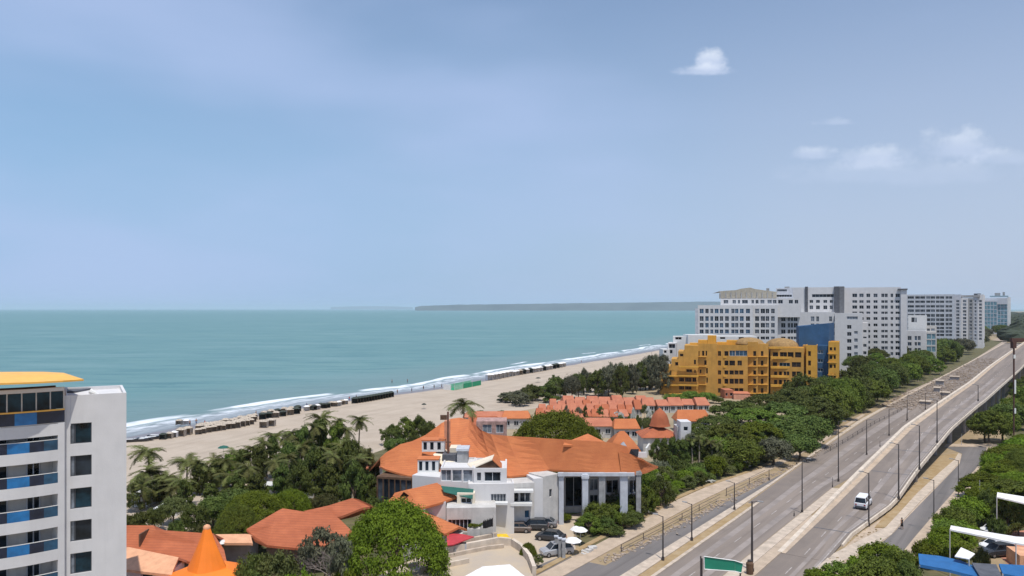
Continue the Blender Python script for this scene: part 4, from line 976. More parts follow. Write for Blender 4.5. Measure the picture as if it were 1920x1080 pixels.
fb(oc, Z6(402), Z6(560), 293.6, Z6y(560), 0, 16, [(Z6(404), Z6(412), Z6y(622), Z6y(665), 'gl', 0), (Z6(434), Z6(452), Z6y(620), Z6y(662), 'gl', 0), (Z6(464), Z6(476), Z6y(620), Z6y(662), 'gl', 0), (Z6(452), Z6(472), Z6y(700), Z6y(740), 'gl', 0), (Z6(415), Z6(428), Z6y(778), Z6y(808), 'gl', 0), (Z6(468), Z6(482), Z6y(765), Z6y(812), 'gl', 0), (Z6(470), Z6(482), Z6y(845), Z6y(890), 'gl', 0)], M['yellow'], para=.5)
fb(oc, Z6(560), Z6(820), 292.4, Z6y(570), 0, 16, [(Z6(568), Z6(594), r0, r1, 'gl', 1) for r0, r1 in rY] + [(Z6(622), Z6(656), rY[k][0], rY[k][1], 'gl', 0) for k in range(5)] +
   [(Z6(664), Z6(712), rY[0][0] - 1, rY[0][1], 'glb', 1), (Z6(715), Z6(815), rY[0][0] - 1, rY[0][1], 'glb', 2), (Z6(664), Z6(712), rY[1][0], rY[1][1], 'gl', 0), (Z6(732), Z6(770), rY[1][0], rY[1][1], 'gl', 1)] +
   [(Z6(a), Z6(b), rY[k][0], rY[k][1], 'gl', 0) for k in (2, 3, 4) for a, b in ((664, 702), (706, 742), (746, 782))], M['yellow'], para=.5)
for k in range(5):
    Yk = 291.4; q0, q1 = P(Z6(612), 0, Yk), P(Z6(800), 0, Yk - .6); zt = ZP(rY[k][1] + .3, Yk); mb = MB(); mb.prism([(q0.x, q0.y), (q1.x, q1.y), (q1.x + .1, q1.y + .9), (q0.x + .1, q0.y + .9)], zt - .75, zt + .1); mb.build('balcony', M['yellow_lit_trim'], oc)
fb(oc, Z6(820), Z6(905), 291.6, Z6y(545), 0, 16, ow([(865, 890)]), M['yellow'], para=.4)
fb(oc, Z6(905), Z6(995), 291.2, Z6y(562), 0, 16, ow([(930, 952)], g='gl'), M['yellow'], extra=-16)
fb(oc, Z6(994), Z6(1012), 294.4, Z6y(600), 0, 12, [], M['brown'])  # recess between the blocks: its shade is put in as dark brown colour
fb(oc, Z6(1010), Z6(1292), 291.6, Z6y(594), 0, 16, [(Z6(1030), Z6(1076), rY[0][0] + 2, rY[0][1] + 3, 'gl', 0), (Z6(1090), Z6(1150), rY[0][0] + 2, rY[0][1] + 3, 'gl', 1), (Z6(1156), Z6(1206), rY[0][0] + 2, rY[0][1] + 3, 'gl', 0), (Z6(1218), Z6(1272), rY[0][0] + 2, rY[0][1] + 3, 'gl', 0),
   (Z6(1030), Z6(1068), rY[1][0] + 3, rY[1][1] + 2, 'gl', 0), (Z6(1086), Z6(1176), rY[1][0] + 4, rY[1][1] + 3, 'glt', 2), (Z6(1190), Z6(1268), rY[1][0] + 3, rY[1][1] + 3, 'gl', 1)] +
   [(Z6(a), Z6(b), rY[k][0] + 2, rY[k][1] + 4, g, 0) for k in (2, 3) for a, b, g in ((1040, 1068, 'glg'), (1082, 1108, 'glg'), (1122, 1145, 'glg'), (1148, 1170, 'glg'), (1192, 1226, 'gl'), (1230, 1266, 'gl'))], M['yellow'])
fb(oc, Z6(1284), Z6(1312), 291.9, Z6y(572), 0, 15, [(Z6(1288), Z6(1308), r0 + 2, r1 + 2, 'gl', 0) for r0, r1 in rY[2:4]], M['yellow'])
for k in range(4):
    Yk = 289.8; q0, q1 = P(Z6(1014), 0, Yk + .3), P(Z6(1284), 0, Yk - 1.4); zt = ZP(rY[k][1] + 1.6, Yk); mb = MB(); mb.prism([(q0.x, q0.y), (q1.x, q1.y), (q1.x + .1, q1.y + .9), (q0.x + .1, q0.y + .9)], zt - .8, zt + .1); mb.build('balcony', M['yellow_lit_trim'], oc)
fb(oc, Z6(1312), Z6(1405), 288.6, Z6y(572), 0, 15, [(Z6(1328), Z6(1352), r0, r1, 'gl', 0) for r0, r1 in rY], M['yellow_lit_trim'], para=.4)  # right-facing block: sun put into the wall colour by the brighter ochre
fb(oc, Z6(1405), Z6(1500), 290.2, Z6y(575), 0, 12, [(Z6(1410), Z6(1455), Z6y(y), Z6y(y + 30), 'glb', 1) for y in (615, 690, 768)], M['blue'])
fb(oc, Z6(1500), Z6(1588), 286.0, Z6y(545), 0, 12, grid(cc(Z6, [(1510, 1532), (1545, 1562)]), cc(Z6y, [(590, 618), (658, 690), (735, 765), (815, 850), (900, 930)]), 'glg', 0), M['yellow_lit_trim'], para=.3)
for a, b, py in ((1500, 1590, 640), (1500, 1590, 715), (1500, 1590, 820)):
    q0, q1 = P(Z6(a), 0, 285.2), P(Z6(b), 0, 284.6); zt = ZP(Z6y(py), 285); mb = MB(); mb.prism([(q0.x, q0.y), (q1.x, q1.y), (q1.x, q1.y + .9), (q0.x, q0.y + .9)], zt - .4, zt); mb.build('balcony', M['yellow_lit_trim'], oc)
# blue wedge tower with a slanted top
A = P(Z6(1250), 0, 296); Bx = P(Z6(1508), 0, 293.6); Cb = P(Z6(1530), 0, 306); mb = MB()
zl, zr = ZP(Z6y(415), 296), ZP(Z6y(386), 293.6)
mb.prism([(A.x, 296), (Bx.x, 293.6), (Cb.x, 304), (A.x + 2.8, 306)], 0, lambda i: (zl, zr, zr, zl)[i]); mb.build('blue_wedge_tower', M['blue'], oc)
# rounded roofs
def barrel(parent, pxa, pxb, Y, ytop, ybase, depth, m, name='dome_roof', n=14, power=1.0):
    a, b = P(pxa, 0, Y), P(pxb, 0, Y); zt, z0 = ZP(ytop, Y), ZP(ybase, Y); mb = MB(); cx = (a.x + b.x) / 2; rx = (b.x - a.x) / 2; cy = Y + depth / 2; K = 7; V = []
    for k in range(K + 1):
        t = k / K * pi / 2
        for i in range(n): an = 2 * pi * i / n; V.append((cx + rx * cos(an) * cos(t) ** power, cy + depth / 2 * sin(an) * cos(t) ** power, z0 + (zt - z0) * sin(t)))
    mb.v = V
    for k in range(K):
        for i in range(n): j = (i + 1) % n; mb.f.append((k * n + i, k * n + j, (k + 1) * n + j, (k + 1) * n + i)); mb.m.append(0)
    return mb.build(name, m, parent, smooth=True)
barrel(oc, Z6(1035), Z6(1300), 290.5, Z6y(518), Z6y(590), 16, M['tanroof']); barrel(oc, Z6(760), Z6(1000), 292, Z6y(512), Z6y(568), 14, M['tanroof'])
q0, q1 = P(Z6(1000), 0, 290.7), P(Z6(1292), 0, 288.9); mb = MB(); mb.prism([(q0.x, q0.y), (q1.x, q1.y), (q1.x, q1.y + 1.2), (q0.x, q0.y + 1.2)], ZP(Z6y(604), 290), ZP(Z6y(586), 290)); mb.build('cornice', M['yellow_lit_trim'], oc)
for a, b, yt, Y in ((480, 552, 492, 298), (560, 640, 548, 299), (640, 760, 532, 300), (400, 478, 530, 299), (330, 400, 555, 300)): fb(oc, Z6(a), Z6(b), Y, Z6y(yt), 15, 5, [], M['yellow_lit_trim'])
OM = {}
for ch in list(oc.children):
    if ch.name.startswith('window') and ch.data.materials[1].name.startswith(('dark_window', 'grey_window')):
        k = ch.data.name
        if k not in OM: me = ch.data.copy(); me.materials[0] = M['frameo']; me.materials[1] = M['glo']; OM[k] = me
        ch.data = OM[k]
for a_, b_2, Yq, rows_ in ((112, 232, 295.6, (2, 3, 4)), (232, 402, 294.0, (1, 2, 3, 4)), (402, 470, 293.0, (0, 1, 2, 3, 4)), (820, 905, 290.8, (0, 1, 2, 3, 4)), (905, 990, 290.6, (0, 1, 2, 3, 4))):
    for k in rows_:
        q0, q1 = P(Z6(a_), 0, Yq), P(Z6(b_2), 0, rayframe(Z6(a_), Yq, Z6(b_2)) if b_2 < 900 else Yq); zt = ZP(rY[k][1] + .6, Yq); mb = MB(); mb.prism([(q0.x, q0.y - .5), (q1.x, q1.y - .5), (q1.x + .1, q1.y + .6), (q0.x + .1, q0.y + .6)], zt - (.55 if a_ < 402 else .2), zt - .02); mb.build('string_course', M['yellow_lit_trim'], oc)
# pink annex at its foot
an = empty('pink_annex', (P(1380, 745, 282).x, 284, 0), 'small pink terracotta annex at the foot of the ochre building', 'house')
pblock(an, Z6(625), 283, Z6(700), 283, Z6y(950), 0, 6, [(Z6(632), Z6(650), Z6y(975), Z6y(1000), 'gl', 0), (Z6(670), Z6(690), Z6y(975), Z6y(1000), 'gl', 0)], M['roofp'])
pblock(an, Z6(702), 280, Z6(840), 279, Z6y(985), 0, 8, [], mat('pink_render', (.60, .30, .2), .9, var=.1), roofm=M['roofp'])
# ------------------------------------------------------------------ resort hotel with the large orange roofs
def GZ(px, py, z): return G(px, py, z)
def roof_poly(parent, pts, faces, m, th=.3, name='roof'):
    """pts: (px,py,z); faces as index tuples seen counter-clockwise from above"""
    V = [G(*p) if len(p) == 3 else Vector(p[:3]) for p in pts]; mb = MB(); F2 = []
    for f in faces:
        nz = (V[f[1]] - V[f[0]]).cross(V[f[2]] - V[f[0]]).z
        F2.append(tuple(f) if nz > 0 else tuple(reversed(f)))
    mb.shell(V, F2, th); return mb.build(name, m, parent)
def sbox(parent, px0, px1, py0, py1, Y, depth, m, name='wall', z0=None):
    a, b = P(px0, 0, Y), P(px1, 0, Y); mb = MB(); mb.box(a.x, b.x, Y, Y + depth, ZP(py1, Y) if z0 is None else z0, ZP(py0, Y)); return mb.build(name, m, parent)
def sweep2(parent, cols, m, back=None, th=.3, sag=.45, K=6):
    out = []
    for r, e in cols:
        p, q = G(*r), G(*e); out.append([p.lerp(q, k / K) - Vector((0, 0, sag * sin(pi * k / K))) for k in range(K + 1)])
    V = []; Fc = []
    for col_ in out: V += [tuple(v) for v in col_]
    k = K + 1
    for i in range(len(cols) - 1):
        for j in range(K): a = i * k + j; Fc.append((a, a + 1, a + k + 1, a + k))
    if back:
        n0 = len(V)
        for col_ in out: r = col_[0]; V.append((r.x + back[0], r.y + back[1], r.z - back[2]))
        for i in range(len(cols) - 1): Fc.append((i * k, i * k + k, n0 + i + 1, n0 + i))
    VV = [Vector(v) for v in V]; F2 = []
    for f in Fc:
        nz = (VV[f[1]] - VV[f[0]]).cross(VV[f[2]] - VV[f[0]]).z
        F2.append(f if nz > 0 else f[::-1])
    mb = MB(); mb.shell(V, F2, th); return mb.build('roof', m, parent)
rs = empty('resort_hotel', (0, 128, 0), 'white resort hotel under a sweeping orange tiled roof with a columned porch', 'hotel')
# swept roof: grid of (ridge -> mid -> eave) columns, left to right
def sweep(parent, cols, m, back=None, th=.3):
    """cols: list of [(px,py,z) ridge, ..., eave]; all same length. adds a back slope mirrored behind the ridge"""
    k = len(cols[0]); V = []; Fc = []
    for c in cols: V += [tuple(G(*p)) for p in c]
    for i in range(len(cols) - 1):
        for j in range(k - 1): a = i * k + j; Fc.append((a, a + 1, a + k + 1, a + k))
    if back:
        n0 = len(V)
        for c in cols: r = G(*c[0]); V.append((r.x + back[0], r.y + back[1], r.z - back[2]))
        for i in range(len(cols) - 1): Fc.append((i * k, i * k + k, n0 + i + 1, n0 + i))
    VV = [Vector(v) for v in V]; F2 = []
    for f in Fc:
        nz = (VV[f[1]] - VV[f[0]]).cross(VV[f[2]] - VV[f[0]]).z
        F2.append(f if nz > 0 else f[::-1])
    mb = MB(); mb.shell(V, F2, th); return mb.build('roof', m, parent)
# long right roof
sweep2(rs, [[(880, 787, 13.6), (868, 873, 8.9)], [(892, 797, 13.4), (900, 880, 8.4)], [(903, 807, 13.2), (930, 886, 8.0)], [(920, 814, 13.0), (955, 893, 7.6)], [(950, 817, 13.0), (985, 890, 7.7)], [(1000, 820, 12.9), (1030, 880, 8.1)],
            [(1060, 824, 12.7), (1085, 883, 8.0)], [(1110, 827, 12.5), (1130, 886, 7.9)], [(1150, 830, 12.3), (1170, 888, 7.8)], [(1176, 837, 11.8), (1190, 888, 7.8)]], M['roof'], (1, 7, 4.2))
sweep2(rs, [[(1160, 846, 11.1), (1165, 888, 7.82)], [(1182, 851, 10.8), (1188, 888, 7.82)], [(1195, 857, 10.3), (1212, 884, 7.8)], [(1205, 860, 10.1), (1234, 874, 7.9)]], M['roof'], (2, 5, 3), sag=.15)
# left roof
sweep2(rs, [[(880, 787, 13.6), (868, 872, 8.9)], [(862, 783, 13.7), (850, 874, 8.7)], [(846, 785, 13.6), (828, 884, 8.0)], [(828, 793, 13.2), (806, 892, 7.2)], [(815, 803, 12.7), (796, 894, 7.0)], [(797, 816, 12.0), (780, 894, 7.0)], [(773, 827, 11.3), (766, 892, 7.0)],
            [(750, 833, 10.9), (748, 887, 7.2)], [(723, 849, 9.7), (722, 879, 7.6)], [(713, 858, 9.0), (713, 874, 7.8)]], M['roof'], (-4, 7, 4.5))
# low gables showing behind the ridge
sweep2(rs, [[(1058, 830, 12.2), (1056, 834, 12.0)], [(1102, 813, 13.0), (1100, 836, 11.6)], [(1138, 830, 12.2), (1140, 836, 11.8)]], M['roof'], (0, 4, 3), sag=0)
# dark triangular gable vent with white trim at the right end
sweep(rs, [[(1183, 842, 11.3), (1176, 860, 9.9)], [(1198, 842, 10.8), (1196, 858, 9.8)]], M['black'], None, .1)
rail = sbox(rs, 1188, 1212, 848, 858, 124.0, .4, M['whitepaint'], 'gable_trim')
# chimney like shafts, service boxes
sbox(rs, 857, 877, 845, 890, 119.5, 3, M['grey'], 'service_tower'); sbox(rs, 855, 879, 842, 846, 119.3, 3.4, M['greyl'], 'service_tower_cap')
sbox(rs, 829, 858, 853, 880, 120.5, 3, M['greyd'], 'plant_box'); sbox(rs, 843, 862, 840, 856, 122.6, 3, M['cream'], 'plant_box')
sbox(rs, 861, 884, 870, 880, 118.6, 1.5, M['greyl'], 'plant_box')
sbox(rs, 833, 843, 790, 845, 124.5, 1.4, mat('terracotta_flue', (.52, .24, .15), .85), 'flue')
# dormers
for px0, px1, py0, py1, Y in ((791, 833, 827, 847, 122.5), (783, 822, 863, 886, 118.2)):
    a, b = P(px0, 0, Y), P(px1, 0, Y)
    d = block(rs, (a.x, Y), (b.x, Y), ZP(py1, Y), ZP(py0, Y), 2.5, [((b.x - a.x) * f, (b.x - a.x) * (f + .17), ZP(py1 - 3, Y), ZP(py0 + 2, Y), 'gl', 0) for f in (.06, .36, .68)], M['whitepaint'], name='dormer', rec=.15, roofm=M['roof'])
sweep(rs, [[(833, 838, 10.8), (862, 872, 9.0)], [(812, 852, 10.2), (838, 884, 8.2)]], M['cream'], None, .1)
# cream canopy over a dark gable
mb = MB(); mb.shell([P(927, 852, 119), P(876, 869, 118.5), P(884, 878, 115.0), P(923, 861, 115.0)], [(0, 1, 2, 3)], .15); mb.build('canopy', M['cream'], rs)
mb = MB(); mb.shell([P(927, 852, 119), P(923, 861, 115.0), P(943, 880, 115.2), P(946, 874, 119)], [(0, 1, 2, 3)], .15); mb.build('canopy', M['roof'], rs)
mb = MB(); slabv = [P(890, 878.5, 115.3), P(939, 879.5, 115.3), P(923, 861.5, 115.3)]; n_ = Vector((0, .3, 0)); mb.v = [tuple(v) for v in slabv] + [tuple(v + n_) for v in slabv]; mb.f = [(0, 1, 2), (5, 4, 3), (1, 0, 3, 4), (2, 1, 4, 5), (0, 2, 5, 3)]; mb.m = [0] * 5; mb.build('gable', M['brown'], rs)
# walls
def wl(px0, px1, py0, Y, depth, wins=(), m='white2', z0=0, dY=0, **kw): return pblock(rs, px0, Y, px1, Y + dY, py0, z0, depth, list(wins), M[m], **kw)
wl(773, 826, 893, 116.2, 3.5, [], 'white', dY=-1.6, slant=None)
wl(826, 888, 877, 114.6, 8, [(827, 846, 881, 902, 'gll', 1), (848, 866, 881, 903, 'gll', 0), (868, 886, 881, 904, 'gll', 0)], 'white', para=.25)
wl(888, 950, 878, 114.0, 8, [(894, 902, 886, 902, 'glg', 0), (908, 939, 885, 903, 'gl', 1)], 'white', para=.25)
wl(878, 964, 907, 112.4, 3, [(920, 949, 926, 943, 'glg', 4)], 'white', dY=.4, para=.2)
wl(952, 1002, 906, 114.0, 9, [(960, 973, 924, 944, 'gl', 0), (975, 995, 923, 942, 'gl', 1), (984, 993, 957, 971, 'glb', 0)], 'white2', dY=1.0)
wl(1000, 1018, 897, 115.5, 8, [], 'white', dY=.5)
wl(1018, 1048, 891, 116.0, 8, [(1030, 1035, 917, 932, 'gl', 0)], 'white2', dY=2.0)
sbox(rs, 955, 1000, 920, 924, 112.9, 1.3, M['whitepaint'], 'window_hood'); sbox(rs, 918, 952, 943, 947, 111.4, 1.1, M['whitepaint'], 'balcony')
sbox(rs, 957, 998, 944, 949, 112.7, 1.3, M['whitepaint'], 'balcony')
# service wing, green awning, roof terrace, garage
wl(837, 930, 952, 108.4, 6, [(840, 884, 974, 998, 'gl', 5)], 'white2', dY=.4)
wl(797, 836, 941, 110.8, 5, [], 'white', dY=0)
wl(857, 890, 925, 111.0, 2, [(864, 884, 934, 944, 'glt', 1)], 'cream', dY=0)
roof_poly(rs, [(827, 911, 7.2), (888, 917, 6.95), (886, 935, 5.95), (832, 922, 6.6)], [(0, 1, 2, 3)], M['gawn'], .08, 'awning')
roof_poly(rs, [(858, 947, 4.5), (898, 949, 4.4), (903, 960, 4.2), (843, 955, 4.3)], [(0, 1, 2, 3)], M['rooft'], .15, 'terrace')
# small orange roofs on the wing
sweep(rs, [[(819, 905, 7.4), (786, 913, 7.0), (763, 918, 6.8), (740, 924, 6.2)], [(838, 917, 6.6), (806, 927, 6.2), (775, 933, 5.9), (735, 932, 5.7)], [(857, 931, 5.8), (824, 943, 5.3), (787, 953, 4.9), (728, 938, 5.3)]], M['roof'], (0, 4, 2.2))
sweep(rs, [[(788, 958, 4.6), (774, 966, 4.2)], [(822, 972, 4.0), (800, 982, 3.6)], [(860, 988, 3.4), (834, 1001, 2.8)]], M['roof'], (1, 3, 1.2))
roof_poly(rs, [(757, 922, 6.9), (768, 930, 6.0), (750, 931, 6.0)], [(0, 1, 2)], M['black'], .05, 'gable_vent')
roof_poly(rs, [(838, 1000, 2.6), (866, 1001, 2.6), (889, 1006, 2.6), (850, 1021, 2.6), (838, 1022, 2.6)], [(0, 1, 2, 3, 4)], M['red'], .12, 'flat_roof')
sbox(rs, 838, 866, 1006, 1025, 104, 2.5, M['white2'], z0=0)
# glazed veranda below the left roof
a, b = P(706, 0, 121), P(774, 0, 121); vr = block(rs, (a.x, 121), (b.x, 119.5), 0, ZP(893, 121), 4, [(.2 + i * 1.0, .2 + i * 1.0 + .86, .4, ZP(897, 121), ['gl', 'glg'], 0) for i in range(6)], M['brown'], fr='framed')
# porch: columns, dark hall wall behind
wl(1046, 1200, 892, 124.0, 2, [(1060, 1092, 893, 950, 'gl', 1), (1106, 1122, 898, 920, 'gll', 1), (1137, 1160, 900, 925, 'gl', 1), (1106, 1122, 928, 948, 'gl', 1), (1140, 1160, 930, 945, 'gl', 0), (1180, 1196, 900, 925, 'glg', 1)], 'white2', dY=2)
for px0, px1, Y, py1, m_ in ((1048, 1057, 117.5, 953, 'greyl'), (1092, 1103, 116.5, 958, 'greyl'), (1123, 1135, 117.5, 952, 'grey'), (1163, 1177, 117.5, 943, 'greyl'), (1193, 1202, 119.0, 935, 'grey')):
    a, b = P(px0, 0, Y), P(px1, 0, Y); mb = MB(); mb.box(a.x, b.x, Y, Y + .9, 0, 8.1); mb.box(a.x - .12, b.x + .12, Y - .12, Y + 1.02, 7.5, 7.9); mb.build('column', M[m_], rs)
sbox(rs, 1046, 1190, 887, 893, 117.2, .5, M['greyl'], 'beam')
fp = empty('flagpole', P(924, 1003, 108), 'flagpole with a limp black flag in front of the hotel service wing', 'flagpole'); fp.location.z = 0
mb = MB(); q = P(925, 0, 107); mb.tube([(q.x, 107, 0), (q.x, 107, ZP(966, 107))], .07, 6); mb.build('pole', M['polew'], fp)
mb = MB(); z1 = ZP(970, 107); n = 7
for i in range(n - 1):
    x0, x1 = q.x - .06 - i * .24, q.x - .06 - (i + 1) * .24; y0, y1 = 107 + .12 * sin(i * 1.2), 107 + .12 * sin((i + 1) * 1.2); d0, d1 = .05 * i, .05 * (i + 1)
    mb.quad((x0, y0, z1 - 1.35 - d0), (x1, y1, z1 - 1.3 - d1), (x1, y1, z1 - .25 - d1 * 1.4), (x0, y0, z1 - d0)); mb.quad((x0, y0 + .02, z1 - d0), (x1, y1 + .02, z1 - .25 - d1 * 1.4), (x1, y1 + .02, z1 - 1.3 - d1), (x0, y0 + .02, z1 - 1.35 - d0))
mb.build('flag', M['black'], fp)
ms = empty('antenna_mast', (P(840, 0, 121.8).x, 121.8, 0), 'tall brown mast with a dark box rising through the orange roof', 'mast')
mb = MB(); x = ms.location.x; mb.tube([(x, 121.8, 0), (x, 121.8, ZP(772, 121.8))], .17, 6); mb.build('mast', mat('rusty_mast', (.15, .07, .05), .8), ms)
mb = MB(); zb = ZP(787, 121.8); mb.box(x - 1.25, x - .2, 121.6, 122.1, zb, zb + .75); mb.build('box', M['brown'], ms); mb = MB(); mb.box(x - .3, x + .5, 121.7, 121.9, ZP(830, 121.8), ZP(828, 121.8)); mb.build('crossarm', M['brown'], ms)

# ------------------------------------------------------------------ generic small roofs and houses
def hip_mesh(w_, d_, h, rl=.4, power=1.25, K=4, eave=.15, name='roof', matr=None):
    """hip roof: eave rectangle w_ x d_, ridge rl*w_, swept profile"""
    mb = MB(); V = []
    for k in range(K + 1):
        t = k / K; z = h * t ** power; fx = 1 - t * (1 - rl); fy = 1 - t
        V += [(-w_ / 2 * fx, -d_ / 2 * fy, z), (w_ / 2 * fx, -d_ / 2 * fy, z), (w_ / 2 * fx, d_ / 2 * fy, z), (-w_ / 2 * fx, d_ / 2 * fy, z)]
    mb.v = [tuple(v) for v in V] + [(v[0], v[1], v[2] - eave) for v in V[:4]]
    for k in range(K):
        for i in range(4): j = (i + 1) % 4; mb.f.append((k * 4 + i, k * 4 + j, k * 4 + 4 + j, k * 4 + 4 + i)); mb.m.append(0)
    n = len(V)
    for i in range(4): j = (i + 1) % 4; mb.f.append((n + i, n + j, j, i)); mb.m.append(0)
    mb.f.append((n + 3, n + 2, n + 1, n)); mb.m.append(0)
    return mb.mesh(name, matr)
def house(px, ytop, Y, wpx, depth, heave, label, cat='house', group=None, roofm='roof', wall='white2', rl=.4, power=1.2, rz=0, wins=3, name='house', over=.5):
    wd = wpx * Y / F; x = (px - 960) / F * Y; o = empty(name, (x, Y + depth / 2, 0), label, cat, group, rz); top = ZP(ytop, Y + depth / 2); hr = max(.5, top - heave)
    mb = MB(); w2 = wd / 2 - over; d2 = depth / 2 - over; mb.box(-w2, w2, -d2, d2, 0, heave); wo = inst('wall', mb.mesh('wall', M[wall]), o)
    inst('roof', hip_mesh(wd, depth, hr, rl, power, matr=M[roofm]), o, (0, 0, heave))
    for i in range(wins):
        g = window_mesh(min(1.4, 1.5 * w2 / max(1, wins)), 1.3, 'gl', 'frame', 1); inst('window', g, o, (-w2 + 2 * w2 * (i + .5) / wins, -d2 - .04, heave * .35))
    return o
# left foreground roofs
lr = empty('long_orange_roof_house', (P(340, 1000, 96).x, 98, 0), 'low house with a long brick orange roof beside the curved hotel', 'house')
sweep(lr, [[(150, 984, 6.6), (150, 1010, 5.4), (150, 1040, 4.2)], [(288, 985, 6.6), (270, 1008, 5.5), (240, 1028, 4.6)], [(292, 993, 6.3), (320, 1015, 5.2), (300, 1040, 4.2)], [(375, 999, 6.1), (380, 1020, 5.1), (385, 1060, 3.6)], [(400, 1000, 6.1), (420, 1030, 4.7), (430, 1075, 3.2)]], M['roofd'], (0, 6, 3))
mb = MB(); q = G(262, 1026, 4.7); mb.box(q.x - .08, q.x + .08, q.y - .1, q.y + 3.0, 4.9, 6.3); mb.build('roof_seam', M['brown'], lr)
sbox(lr, 150, 390, 1045, 1080, 93, 6, M['white2'], z0=0)
lt = empty('pale_roof_house', (P(285, 1060, 88).x, 88, 0), 'small house with a pale terracotta roof and a dark door, bottom left', 'house')
sweep(lt, [[(150, 1022, 5.4), (150, 1050, 4.6), (150, 1075, 4.0)], [(243, 1026, 5.4), (240, 1050, 4.7), (240, 1068, 4.2)], [(335, 1045, 5.0), (325, 1068, 4.3), (322, 1078, 4.0)]], M['rooft'], (0, 4, 2))
a, b = P(238, 0, 86), P(325, 0, 86); block(lt, (a.x, 86), (b.x, 86.3), 0, 3.95, 3, [(1.6, 2.9, .2, 3.4, 'gl', 0), (4.1, 4.6, 2.2, 3.2, 'gl', 0)], M['white'])
# orange peaked tent
tn = empty('peaked_tent_roof', (P(388, 1080, 84).x, 84, 0), 'vivid orange peaked tent roof with a flared skirt at the bottom left', 'tent')
def ring(cx, cy, rx, ry, z, rot=0, n=16, sq=.0):
    out = []
    for i in range(n):
        a = 2 * pi * i / n; c, s_ = cos(a), sin(a); k = 1 / max(abs(c), abs(s_)) * sq + (1 - sq)
        x, y = rx * c * k, ry * s_ * k; out.append((cx + x * cos(rot) - y * sin(rot), cy + x * sin(rot) + y * cos(rot), z))
    return out
def loft(name, rings, m, parent, cap=True, smooth=True):
    mb = MB(); n = len(rings[0]); mb.v = [tuple(p) for r in rings for p in r]
    for k in range(len(rings) - 1):
        for i in range(n): j = (i + 1) % n; mb.f.append((k * n + i, k * n + j, (k + 1) * n + j, (k + 1) * n + i)); mb.m.append(0)
    if cap: mb.f.append(tuple((len(rings) - 1) * n + i for i in range(n))); mb.m.append(0)
    return mb.build(name, m, parent, smooth=smooth)
cx, cy = P(388, 0, 84).x, 84.0; zt = ZP(985, 84)
prf = [(7.4, -.9), (6.0, 2.6), (4.7, 3.6), (2.9, 4.5), (2.0, 4.95)]
loft('skirt', [ring(cx + .2, cy, r, r * .92, z, RAD(32), sq=.55) for r, z in prf], M['roofb'], tn, smooth=False)
loft('peak', [ring(cx, cy, r, r, z, RAD(40), sq=.35) for r, z in ((2.0, 4.86), (1.55, 5.9), (1.12, 7.0), (.72, 8.1), (.36, zt - .35))], M['roofb'], tn, smooth=False)
loft('finial', [ring(cx, cy, r, r, z) for r, z in ((.38, zt - .4), (.42, zt - .2), (.3, zt), (.06, zt + .12))], M['rooft'], tn)
# hipped red-brown roof in the trees
br = empty('swept_roof_pavilion', (P(570, 990, 100).x, 103, 0), 'pavilion with a swept brick red roof among the trees left of centre', 'house')
sweep(br, [[(462, 992, 4.8), (470, 1000, 4.4), (478, 1012, 3.9)], [(520, 958, 6.6), (512, 985, 5.4), (500, 1022, 3.8)], [(530, 953, 6.8), (548, 990, 5.2), (562, 1028, 3.7)], [(575, 960, 6.6), (600, 990, 5.3), (628, 1020, 4.0)], [(615, 955, 6.9), (640, 976, 5.9), (660, 996, 4.9)]], M['roofd'], (0, 6, 3))
sweep(br, [[(570, 958, 6.4), (600, 972, 5.9)], [(615, 948, 7.0), (640, 968, 6.1)], [(660, 934, 7.8), (680, 952, 6.8)], [(672, 936, 7.7), (694, 950, 6.8)]], M['roofd'], (2, 6, 3))
sbox(br, 500, 620, 1010, 1040, 101, 5, M['white2'], z0=0)
lw = empty('terracotta_lean_to', (P(440, 1010, 97).x, 98, 0), 'low pale orange lean-to roof beside the orange tent', 'shed')
sweep(lw, [[(392, 1002, 4.6), (398, 1018, 4.2)], [(462, 1001, 4.6), (470, 1018, 4.2)], [(470, 1004, 4.5), (474, 1019, 4.1)]], M['rooft'], (0, 3, 1))
sbox(lw, 396, 470, 1019, 1050, 98.2, 3, M['greyl'], z0=0)
gpoly('grey_terrace', [(408, 1022), (478, 1022), (490, 1045), (450, 1060), (415, 1050)], 2.0, M['grey'], 2.0, kind='thing', label='flat grey roof beside the orange tent') if False else None
ut = empty('white_parasol', (P(410, 1010, 95).x, 95.5, 0), 'white parasol beside the orange tent', 'parasol')
zz_ = ZP(1012, 95.5); loft('canopy', [ring(ut.location.x, 95.5, r, r, z, n=8) for r, z in ((.95, zz_ - .35), (.5, zz_ - .1), (.05, zz_))], M['whitepaint'], ut, smooth=False)
mb = MB(); mb.tube([(ut.location.x, 95.5, 0), (ut.location.x, 95.5, zz_)], .04); mb.build('pole', M['polew'], ut)

